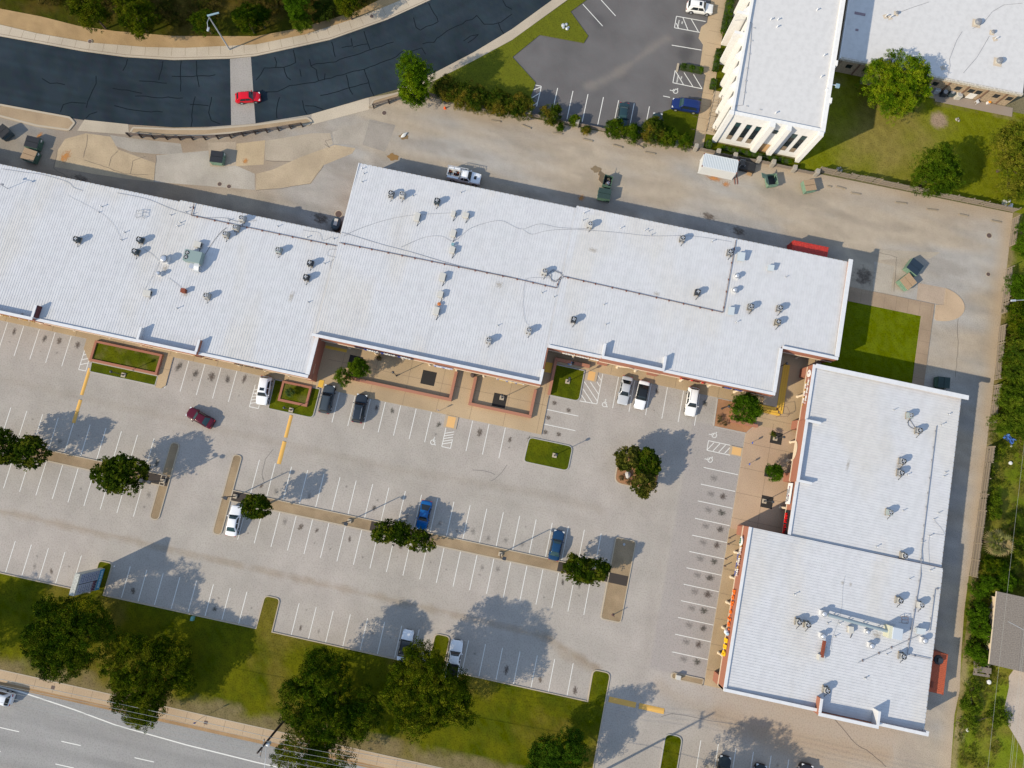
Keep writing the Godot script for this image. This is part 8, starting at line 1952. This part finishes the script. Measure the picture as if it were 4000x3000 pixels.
func make_plants() -> void:
	var magnolia := [Color(0.010, 0.022, 0.001), Color(0.022, 0.042, 0.002), Color(0.046, 0.068, 0.003), Color(0.078, 0.082, 0.007)]
	var oak := [Color(0.014, 0.028, 0.001), Color(0.032, 0.054, 0.001), Color(0.068, 0.086, 0.003), Color(0.10, 0.105, 0.005)]
	var elm := [Color(0.030, 0.070, 0.002), Color(0.065, 0.12, 0.003), Color(0.115, 0.165, 0.004), Color(0.16, 0.19, 0.008)]
	var hedge := [Color(0.020, 0.040, 0.003), Color(0.040, 0.062, 0.004), Color(0.075, 0.078, 0.008), Color(0.14, 0.105, 0.012)]
	var leafy := [Color(0.022, 0.050, 0.002), Color(0.040, 0.085, 0.003), Color(0.060, 0.115, 0.004)]
	var weed := [Color(0.030, 0.060, 0.003), Color(0.060, 0.098, 0.005), Color(0.105, 0.135, 0.010)]
	# car park trees
	tree("parking_tree", "dark magnolia at the left edge of the car park, left of a joined pair", "tree", [L([-77.09, 11.51], 3.6, 2.5, 2.1)], 1300, magnolia, 0.6, 1.0, "", 0.1, 1)
	tree("parking_tree", "dark magnolia at the left edge of the car park, right of a joined pair", "tree", [L([-72.99, 11.19], 3.6, 2.55, 2.2)], 1500, magnolia, 0.6, 1.0, "", 0.1, 1)
	tree("parking_tree", "wide dark magnolia before the two-headed lamp at the left strip's end", "tree", [L([-59.83, 11.50], 3.8, 2.3, 2.0), L([-57.15, 11.66], 4.2, 3.0, 2.4), L([-56.26, 10.74], 3.8, 2.1, 1.9)], 3000, magnolia, 0.6, 1.0, "", 0.1, 1)
	tree("parking_tree", "small dark magnolia beside the white sedan where the long strip begins", "tree", [L([-36.31, 11.94], 3.8, 1.95, 1.8), L([-37.68, 12.42], 3.6, 1.3, 1.3)], 1300, magnolia, 0.55, 1.0, "", 0.1, 1)
	tree("parking_tree", "low sprawling magnolia left of the bright blue coupe", "tree", [L([-16.38, 11.58], 2.5, 1.8, 1.6), L([-13.90, 11.40], 2.7, 1.8, 1.6)], 1500, magnolia, 0.55, 1.1, "", 0.1, 1)
	tree("parking_tree", "thin sprawling magnolia under the bright blue coupe's nose", "tree", [L([-11.17, 11.74], 2.5, 1.7, 1.5), L([-9.48, 11.94], 2.3, 1.3, 1.2)], 900, magnolia, 0.5, 0.2, "", 0.1, 1)
	tree("parking_tree", "dense magnolia by the wide kerbed island at the long row's right end", "tree", [L([13.90, 11.08], 2.7, 2.1, 1.7), L([16.37, 10.73], 2.8, 2.1, 1.7)], 2300, magnolia, 0.58, 1.0, "", 0.1, 1)
	var bright_mag := [Color(0.022, 0.032, 0.004), Color(0.045, 0.056, 0.006), Color(0.085, 0.085, 0.012), Color(0.115, 0.088, 0.02)]
	tree("parking_tree", "upper left crown of the three joined trees on the gravel bed", "tree", [L([18.42, -7.36], 3.0, 1.9, 1.6)], 1200, bright_mag, 0.58, 1.0, "", 0.1, 1)
	tree("parking_tree", "darker right-hand crown of the three joined trees on the gravel bed", "tree", [L([21.47, -7.41], 3.1, 2.1, 1.7)], 1500, magnolia, 0.58, 1.0, "", 0.1, 1)
	tree("parking_tree", "lowest crown of the three joined trees on the gravel bed", "tree", [L([21.68, -4.07], 2.8, 1.9, 1.5)], 1200, bright_mag, 0.58, 1.0, "", 0.1, 1)
	tree("round_tree", "round leafy tree in the brick-edged gravel corner by the yellow steps", "tree", [L([35.23, -18.90], 3.0, 2.3, 2.1)], 1900, leafy, 0.5, 0.9)
	tree("plaza_tree", "green tree in a square grate on the tan plaza before the middle block", "tree", [L([-26.36, -12.37], 2.8, 1.5, 1.5), L([-28.65, -10.63], 2.2, 1.4, 1.4)], 1500, [Color(0.026, 0.055, 0.002), Color(0.055, 0.095, 0.003), Color(0.085, 0.125, 0.005)], 0.45, 0.9)
	tree("plaza_tree", "small leafy tree on the pink plaza between two black pits", "tree", [L([41.86, -10.03], 2.2, 1.35, 1.3)], 900, leafy, 0.42, 0.9)
	tree("plaza_shrub", "sparse little shrub on the upper black pit of the pink plaza", "shrub", [L([41.18, -16.15], 0.8, 0.5, 0.4)], 120, hedge, 0.3, 0.4, "", 0.12, 0, 0.03)
	tree("yucca", "spiky pale green yucca inside the square brick planter", "plant", [L([-36.83, -6.43], 0.8, 0.65, 0.5)], 220, [Color(0.05, 0.09, 0.02), Color(0.11, 0.15, 0.05)], 0.36, 0.6, "", 0.4, 0, 0.05)
	for p in [[[18.46, -4.19], "dry grass tuft on the gravel bed, left of two below the boulder"], [[19.60, -3.99], "dry grass tuft on the gravel bed, right of two below the boulder"], [[32.33, -17.11], "brown tuft on the gravel corner, highest of three"], [[32.47, -16.32], "brown tuft on the gravel corner, lower left of three"], [[33.33, -16.31], "brown tuft on the gravel corner, lower right of three"]]:
		tree("grass_tuft", p[1], "plant", [[p[0][0], p[0][1], 0.35, 0.45, 0.3]], 70, [Color(0.05, 0.045, 0.018), Color(0.10, 0.08, 0.035)], 0.28, 0.3, "", 0.1, 0, 0.02)
	# trees on the road lawn
	var dark_oak := [Color(0.008, 0.022, 0.001), Color(0.020, 0.044, 0.001), Color(0.044, 0.068, 0.002), Color(0.072, 0.088, 0.004)]
	tree("lawn_tree", "huge dark tree below the big tenant sign", "tree", [L([-59.12, 34.27], 5.4, 4.5, 3.4), L([-55.52, 35.28], 5.0, 4.1, 3.2), L([-60.89, 37.17], 4.6, 3.6, 2.9), L([-57.69, 38.74], 4.4, 3.4, 2.8)], 7500, dark_oak, 0.66, 1.1, "", 0.1, 0, 0.35)
	tree("lawn_tree", "big olive tree overhanging the main road's pavement, left of the utility pole", "tree", [L([-47.94, 37.64], 4.0, 4.0, 2.8), L([-43.52, 37.47], 3.7, 4.0, 2.6), L([-46.07, 41.20], 4.2, 3.6, 2.8), L([-45.06, 43.34], 3.6, 2.9, 2.2)], 7500, oak, 0.66, 1.1, "", 0.1, 0, 0.35)
	tree("lawn_tree", "large dark tree just right of the leaning utility pole", "tree", [L([-20.23, 34.13], 5.4, 4.1, 3.3), L([-21.83, 37.65], 5.2, 3.8, 3.1), L([-18.00, 39.21], 5.0, 4.1, 3.0), L([-13.61, 37.61], 4.6, 3.1, 2.7)], 7000, dark_oak, 0.66, 1.05, "", 0.1, 0, 0.35)
	tree("lawn_tree", "loose green tree hanging over the main road under the wires", "tree", [L([-20.32, 43.75], 5.0, 3.6, 2.8), L([-16.37, 43.82], 4.8, 3.3, 2.6)], 2800, oak, 0.62, 0.6, "", 0.1, 0, 0.25)
	tree("lawn_tree", "broad olive tree overlapping the white sedan and pickup", "tree", [L([-6.20, 28.88], 6.0, 3.3, 3.0), L([-7.15, 32.15], 6.2, 3.7, 3.2), L([-3.34, 31.27], 6.5, 4.3, 3.6), L([-4.97, 35.16], 5.6, 3.7, 3.1), L([-1.25, 33.30], 5.4, 3.5, 3.0)], 8500, oak, 0.66, 1.0, "", 0.1, 0, 0.35)
	tree("lawn_tree", "dark green tree at the bottom edge left of the exit drive", "tree", [L([14.29, 37.69], 4.6, 2.3, 2.3), L([17.12, 36.63], 5.4, 3.0, 2.8), L([15.56, 40.65], 5.0, 3.4, 2.8)], 4200, [Color(0.012, 0.034, 0.002), Color(0.026, 0.06, 0.003), Color(0.045, 0.082, 0.004)], 0.6, 1.0, "", 0.1, 0, 0.25)
	tree("lawn_tree", "tree beyond the left edge, only its shade on the road lawn", "tree", [[-79.5, 41.0, 5.4, 3.9, 3.2], [-76.5, 43.0, 5.0, 3.0, 2.8]], 3600, dark_oak, 0.66, 1.0, "", 0.1, 0, 0.3)
	tree("lawn_tree", "tree below the bottom edge shading the dark parked cars", "tree", [[36.6, 39.5, 6.2, 4.2, 3.4], [40.5, 41.0, 5.8, 3.5, 3.0]], 3600, dark_oak, 0.66, 1.0, "", 0.1, 0, 0.3)
	# north side
	tree("tall_tree", "bright bushy tall tree at the end of the short rail fence", "tree", [L([-28.77, -62.03], 6.8, 2.6, 2.8), L([-27.45, -61.62], 5.6, 2.4, 2.6), L([-28.73, -60.22], 4.0, 2.3, 2.6), L([-27.90, -60.19], 2.6, 1.7, 1.9)], 4200, elm.slice(0, 3), 0.55, 1.0)
	var hd := [["first", [-23.50, -63.03], 2.2], ["second", [-20.51, -62.37], 2.3], ["third", [-17.83, -62.15], 2.3], ["fourth", [-14.61, -62.27], 2.2], ["fifth", [-12.62, -62.48], 2.0], ["sixth", [-10.29, -62.68], 2.1], ["seventh", [-4.96, -62.49], 1.75], ["eighth", [-0.89, -62.69], 0.95], ["ninth", [-3.19, -61.11], 0.65], ["tenth", [1.34, -61.45], 0.8], ["eleventh", [6.20, -62.28], 1.65], ["twelfth", [9.15, -62.16], 1.7], ["thirteenth", [12.72, -62.83], 2.2], ["fourteenth", [15.30, -62.75], 1.7], ["fifteenth", [18.24, -62.81], 1.35], ["sixteenth", [12.78, -64.92], 1.2]]
	for i in hd.size():
		var h: Array = hd[i]
		tree("hedge_shrub", "%s shrub of the ragged hedge above the alley, counted from the left" % h[0] if i < 15 else "shrub rising over the dark green car's hood in the ragged hedge", "shrub", [L(h[1], h[2] * 0.8, h[2], h[2] * 0.85)], int(330 * h[2] * h[2]), hedge if i < 6 or i % 3 == 0 else [Color(0.022, 0.045, 0.002), Color(0.042, 0.078, 0.003), Color(0.085, 0.105, 0.006)], 0.5, 0.9, "", 0.05, 0, 0.08)
	# clipped hedges beside the office path
	for h in [["clipped green hedge box in the north car park's kerbed bed", 15.2, -77.55, 19.5, -76.45, 0.9], ["tall clipped hedge block by the office path, left of the fins", 21.0, -75.8, 22.1, -73.9, 1.0], ["clipped hedge strip along the office's finned wall, upper", 20.9, -81.8, 22.0, -77.2, 0.8], ["clipped hedge at the office's front left corner", 22.1, -64.2, 23.2, -62.9, 0.9], ["dark clipped hedge at the office entrance, top edge", 21.1, -95.0, 22.6, -84.6, 1.0], ["low hedge below the white office's front", 24.6, -63.9, 37.5, -63.2, 0.6]]:
		var t := thing("clipped_hedge", h[0], "hedge", Vector3((h[1] + h[3]) / 2, 0.05, (h[2] + h[4]) / 2))
		var g := Geo.new(); var sx: float = (h[3] - h[1]) / 2; var sz: float = (h[4] - h[2]) / 2
		g.box(-sx * 0.9, 0, -sz * 0.85, sx * 0.9, h[5] * 0.9, sz * 0.85); obj("core", g, mat("hedge_core", Color(0.02, 0.035, 0.003), 0.9), t)
		var ls := []; var k := maxi(2, int(maxf(sx, sz) / 0.55))
		for i in k:
			var f := -1.0 + (2.0 * i + 1.0) / k
			ls.append([Vector3(f * sx if sx > sz else 0.0, h[5] * 0.6, f * sz if sz >= sx else 0.0), minf(sx, sz) * 1.1, h[5] * 0.5])
		leaves(t, "leaves", ls, int(sx * sz * 4 * 55), 0.34, leafy, 2.0)
	box_part(thing("hedge_kerb", "tan kerb around the clipped hedge box in the north car park", "kerb"), "kerb_block", M.kerb, 14.75, 0, -77.7, 15.1, 0.2, -76.2)
	# the wild bank beyond the curved road
	for d in [["dark leafy tree on the bank, left of two beside the tan verge", [L([-85.92, -63.17], 4.5, 2.6, 2.4), L([-84.45, -61.60], 3.8, 2.1, 2.0)], 2400, oak], ["dark leafy tree on the bank, right of two beside the tan verge", [L([-79.97, -65.17], 4.2, 2.0, 2.0), L([-76.66, -62.79], 4.5, 2.7, 2.4), L([-76.86, -61.73], 3.2, 1.5, 1.5)], 2600, oak], ["small round dark tree left of the tall street lamp's arm", [L([-66.86, -65.58], 2.8, 2.1, 1.9)], 1100, dark_oak], ["round dark tree right of the tall street lamp", [L([-59.57, -67.34], 3.2, 2.4, 2.2)], 1500, dark_oak], ["small dark tree on the bank just right of the lamp's round neighbour", [L([-58.03, -68.58], 2.6, 1.7, 1.6)], 800, dark_oak], ["mid-green bushy tree at the top edge above the road bend", [L([-51.71, -71.53], 3.5, 2.2, 2.0)], 1300, leafy], ["low bush hanging over the tan verge above the road bend", [L([-51.31, -70.14], 1.6, 1.7, 1.3)], 800, weed], ["bright tree at the top edge nearest the upper pavement's manhole", [L([-43.40, -73.60], 3.5, 2.0, 2.0)], 1300, oak], ["dark grassy bush between two trees at the top edge", [L([-47.90, -73.48], 1.2, 2.1, 1.1)], 900, [Color(0.018, 0.034, 0.003), Color(0.035, 0.05, 0.006)]]]:
		tree("bank_tree", d[0], "tree", d[1], d[2], d[3], 0.55, 1.0)
	var under := thing("undergrowth", "dense brown-green undergrowth covering the bank beyond the curved road", "undergrowth")
	var ul := []
	for i in 130:
		var x := rng.randf_range(-112, -40); var zt := -63.6 - (0.0 if x < -80 else (x + 80) * 0.30)
		ul.append([Vector3(x, 0.4, zt - 1.4 - rng.randf() * 17), rng.randf_range(1.0, 2.2), rng.randf_range(0.5, 1.1)])
	leaves(under, "brush", ul, 30000, 0.5, [Color(0.020, 0.030, 0.004), Color(0.040, 0.045, 0.006), Color(0.070, 0.058, 0.010), Color(0.095, 0.07, 0.018)], 0.5)
	stuff(under)
	# courtyard
	tree("courtyard_tree", "big bright tree at the courtyard's top, against the warehouse", "tree", [L([48.29, -78.79], 4.5, 3.2, 2.8), L([52.24, -79.77], 5.0, 3.3, 3.0), L([50.82, -76.34], 4.8, 3.7, 3.0), L([54.23, -78.24], 4.0, 2.6, 2.4), L([50.07, -82.76], 5.0, 1.3, 1.6), L([49.06, -83.50], 5.2, 0.6, 0.9), L([50.47, -83.86], 5.6, 0.6, 0.9)], 7600, elm, 0.6, 0.95, "", 0.03, 0, 0.28)
	tree("courtyard_tree", "round dark green tree at the courtyard's lower fence", "tree", [L([59.37, -65.61], 4.6, 3.2, 2.9), L([58.77, -62.96], 4.2, 2.7, 2.5), L([61.88, -64.15], 4.0, 2.5, 2.3)], 4600, [Color(0.022, 0.05, 0.002), Color(0.042, 0.078, 0.003), Color(0.075, 0.105, 0.005)], 0.58, 1.0, "", 0.03, 0, 0.25)
	tree("courtyard_tree", "yellowish loose tree at the right edge of the courtyard", "tree", [L([70.78, -71.35], 4.4, 3.4, 2.8), L([72.91, -73.83], 4.6, 3.0, 2.8), L([72.82, -67.79], 4.0, 3.0, 2.6), L([74.82, -69.28], 4.0, 3.0, 2.6), L([73.14, -64.88], 3.2, 2.2, 2.0)], 5200, [Color(0.05, 0.075, 0.004), Color(0.10, 0.115, 0.008), Color(0.155, 0.145, 0.015)], 0.58, 0.6, "", 0.03, 0, 0.25)
	# right-hand strip
	var er := [["bushy tree at the alley's top right corner, over the fence end", [L([75.20, -65.42], 3.0, 1.8, 1.8)], 700, weed], ["dark shrub over the picket fence, above the pale manhole", [L([76.72, -55.54], 2.6, 1.5, 1.6), L([76.46, -58.66], 2.4, 1.2, 1.3)], 900, leafy], ["leafy tree leaning over the picket fence just above the long lamp arm", [L([75.61, -48.79], 3.2, 1.6, 1.8), L([77.05, -47.89], 3.2, 2.0, 1.9)], 1500, leafy], ["dark tree just below the long lamp arm at the right edge", [L([76.54, -43.59], 3.2, 2.0, 1.9), L([77.73, -41.27], 3.2, 2.0, 1.9)], 1900, dark_oak], ["tall dark shrub mass beside the fence's bulging middle part", [L([77.18, -37.42], 3.2, 2.2, 2.0), L([77.12, -33.93], 3.0, 1.8, 1.8), L([78.43, -35.35], 3.2, 2.0, 1.9)], 2600, [Color(0.02, 0.045, 0.003), Color(0.05, 0.085, 0.005), Color(0.09, 0.115, 0.008)]], ["bright feathery tree overlapping the fence's broken top, right edge", [L([76.72, -29.57], 3.4, 2.2, 2.0), L([78.25, -31.05], 3.4, 2.2, 2.0)], 1900, weed], ["bright feathery bush just above the blue tarp", [L([75.75, -25.23], 2.8, 1.6, 1.6), L([77.73, -26.39], 3.0, 1.9, 1.8)], 1600, weed], ["low weeds clump between blue tarp and palm, upper", [L([78.06, -13.30], 0.9, 0.8, 0.7)], 220, weed], ["low weeds clump between blue tarp and palm, lower", [L([77.93, -11.22], 1.0, 1.0, 0.8)], 320, weed], ["bush right below the palm", [L([78.32, -3.10], 1.8, 1.6, 1.4)], 700, dark_oak], ["ivy bush at the grey-roofed house's upper left corner", [L([76.32, 1.54], 1.2, 1.4, 1.0), L([77.34, 0.00], 1.6, 1.4, 1.2), L([80.39, -0.64], 1.6, 1.6, 1.2)], 1500, leafy], ["ivy mound along the middle of the grey-roofed house's wall", [L([76.61, 4.69], 1.3, 1.6, 1.2), L([77.31, 6.66], 1.4, 1.6, 1.2), L([78.49, 7.87], 1.2, 1.2, 1.0)], 1700, leafy], ["ivy mound at the grey-roofed house's lower left corner", [L([77.11, 10.50], 1.0, 1.3, 0.9), L([78.47, 11.27], 1.0, 1.2, 0.9)], 900, leafy], ["leafy growth along the lowest part of the right grass strip", [L([77.73, 16.12], 0.5, 1.4, 0.4), L([78.00, 18.49], 0.5, 1.6, 0.4)], 700, weed], ["weedy patch beside the neighbour's driveway, bottom right", [L([82.32, 19.35], 0.4, 1.8, 0.35), L([77.71, 21.69], 0.4, 1.5, 0.35)], 700, weed]]
	for d in er: tree("border_tree", d[0], "shrub", d[1], d[2], d[3], 0.5, 0.8, "", 0.03, 0, 0.08)
	var ov := thing("overgrowth", "continuous dark green overgrowth behind the picket fence, upper right edge", "overgrowth")
	var ol := []
	for i in 70: ol.append([Vector3(rng.randf_range(77.6, 88), rng.randf_range(0.9, 2.2), rng.randf_range(-50, -24)), rng.randf_range(1.2, 2.1), rng.randf_range(0.9, 1.6)])
	for i in 22: ol.append([Vector3(rng.randf_range(77.2, 86), 0.8, rng.randf_range(-8.5, 0.4)), rng.randf_range(0.8, 1.6), rng.randf_range(0.6, 1.2)])
	for i in 16: ol.append([Vector3(rng.randf_range(76.9, 78.2), 0.5, rng.randf_range(-22, -8)), rng.randf_range(0.5, 0.9), rng.randf_range(0.4, 0.8)])
	for i in 26: ol.append([Vector3(rng.randf_range(76.6, 79.0), 0.5, rng.randf_range(0, 13)), rng.randf_range(0.6, 1.1), rng.randf_range(0.4, 0.9)])
	leaves(ov, "foliage", ol, 22000, 0.5, [Color(0.016, 0.036, 0.002), Color(0.036, 0.066, 0.003), Color(0.075, 0.102, 0.005), Color(0.115, 0.125, 0.012)], 0.8)
	stuff(ov)
	# palm
	var pc := V(76.72, -6.38)
	var t := thing("palm_tree", "fan palm with pale fronds beside the picket fence", "palm tree", Vector3(pc.x, 0.03, pc.y))
	var g := Geo.new(); g.tube(Vector3.ZERO, Vector3(0.0, 4.3, 0), 0.22, 0.16, 9); obj("trunk", g, M.bark, t)
	var fm := mat("frond", Color(0.16, 0.17, 0.05), 0.6); fm.cull_mode = BaseMaterial3D.CULL_DISABLED
	var fd := mat("dry_frond", Color(0.34, 0.27, 0.13), 0.8); fd.cull_mode = BaseMaterial3D.CULL_DISABLED
	for k in 26:
		var an := TAU * k / 26 * 5.0 + k * 0.1; var el := lerpf(1.1, -0.5, k / 25.0)
		var d := Vector3(cos(an) * cos(el), sin(el), sin(an) * cos(el))
		var s := d.cross(Vector3.UP).normalized(); var m := Vector3(0, 4.3, 0) + d * 1.1
		g = Geo.new(); g.tube(Vector3(0, 4.3, 0), m, 0.03, 0.02, 4)
		for q in 9:
			var f := (q - 4) / 4.0 * 1.2
			var e := (d * cos(f) + s * sin(f)).normalized(); var tip := m + e * 1.25 - Vector3(0, 0.25 + absf(f) * 0.15, 0)
			var w := e.cross(Vector3.UP).normalized() * 0.06
			g.tri(m, m + e * 0.6 + w, tip); g.tri(m, tip, m + e * 0.6 - w)
		obj("frond", g, fd if k > 17 or k % 5 == 0 else fm, t)
	# tufts of taller grass, uncountable
	var gt := thing("grass_tufts", "taller grass tufts scattered over the right-hand weeds", "grass")
	var tl := []
	for i in 260:
		var p := V(rng.randf_range(76.8, 84), rng.randf_range(-26, 30))
		if p.x > 78.3 and p.y > 0.5 and p.y < 12.3: continue
		if p.x > 82.8 and p.y > 9: continue
		tl.append([Vector3(p.x, 0.12, p.y), rng.randf_range(0.4, 1.1), 0.16])
	leaves(gt, "tufts", tl, 7000, 0.26, [Color(0.06, 0.075, 0.006), Color(0.085, 0.10, 0.01), Color(0.14, 0.12, 0.03)], 2.0)
	stuff(gt)
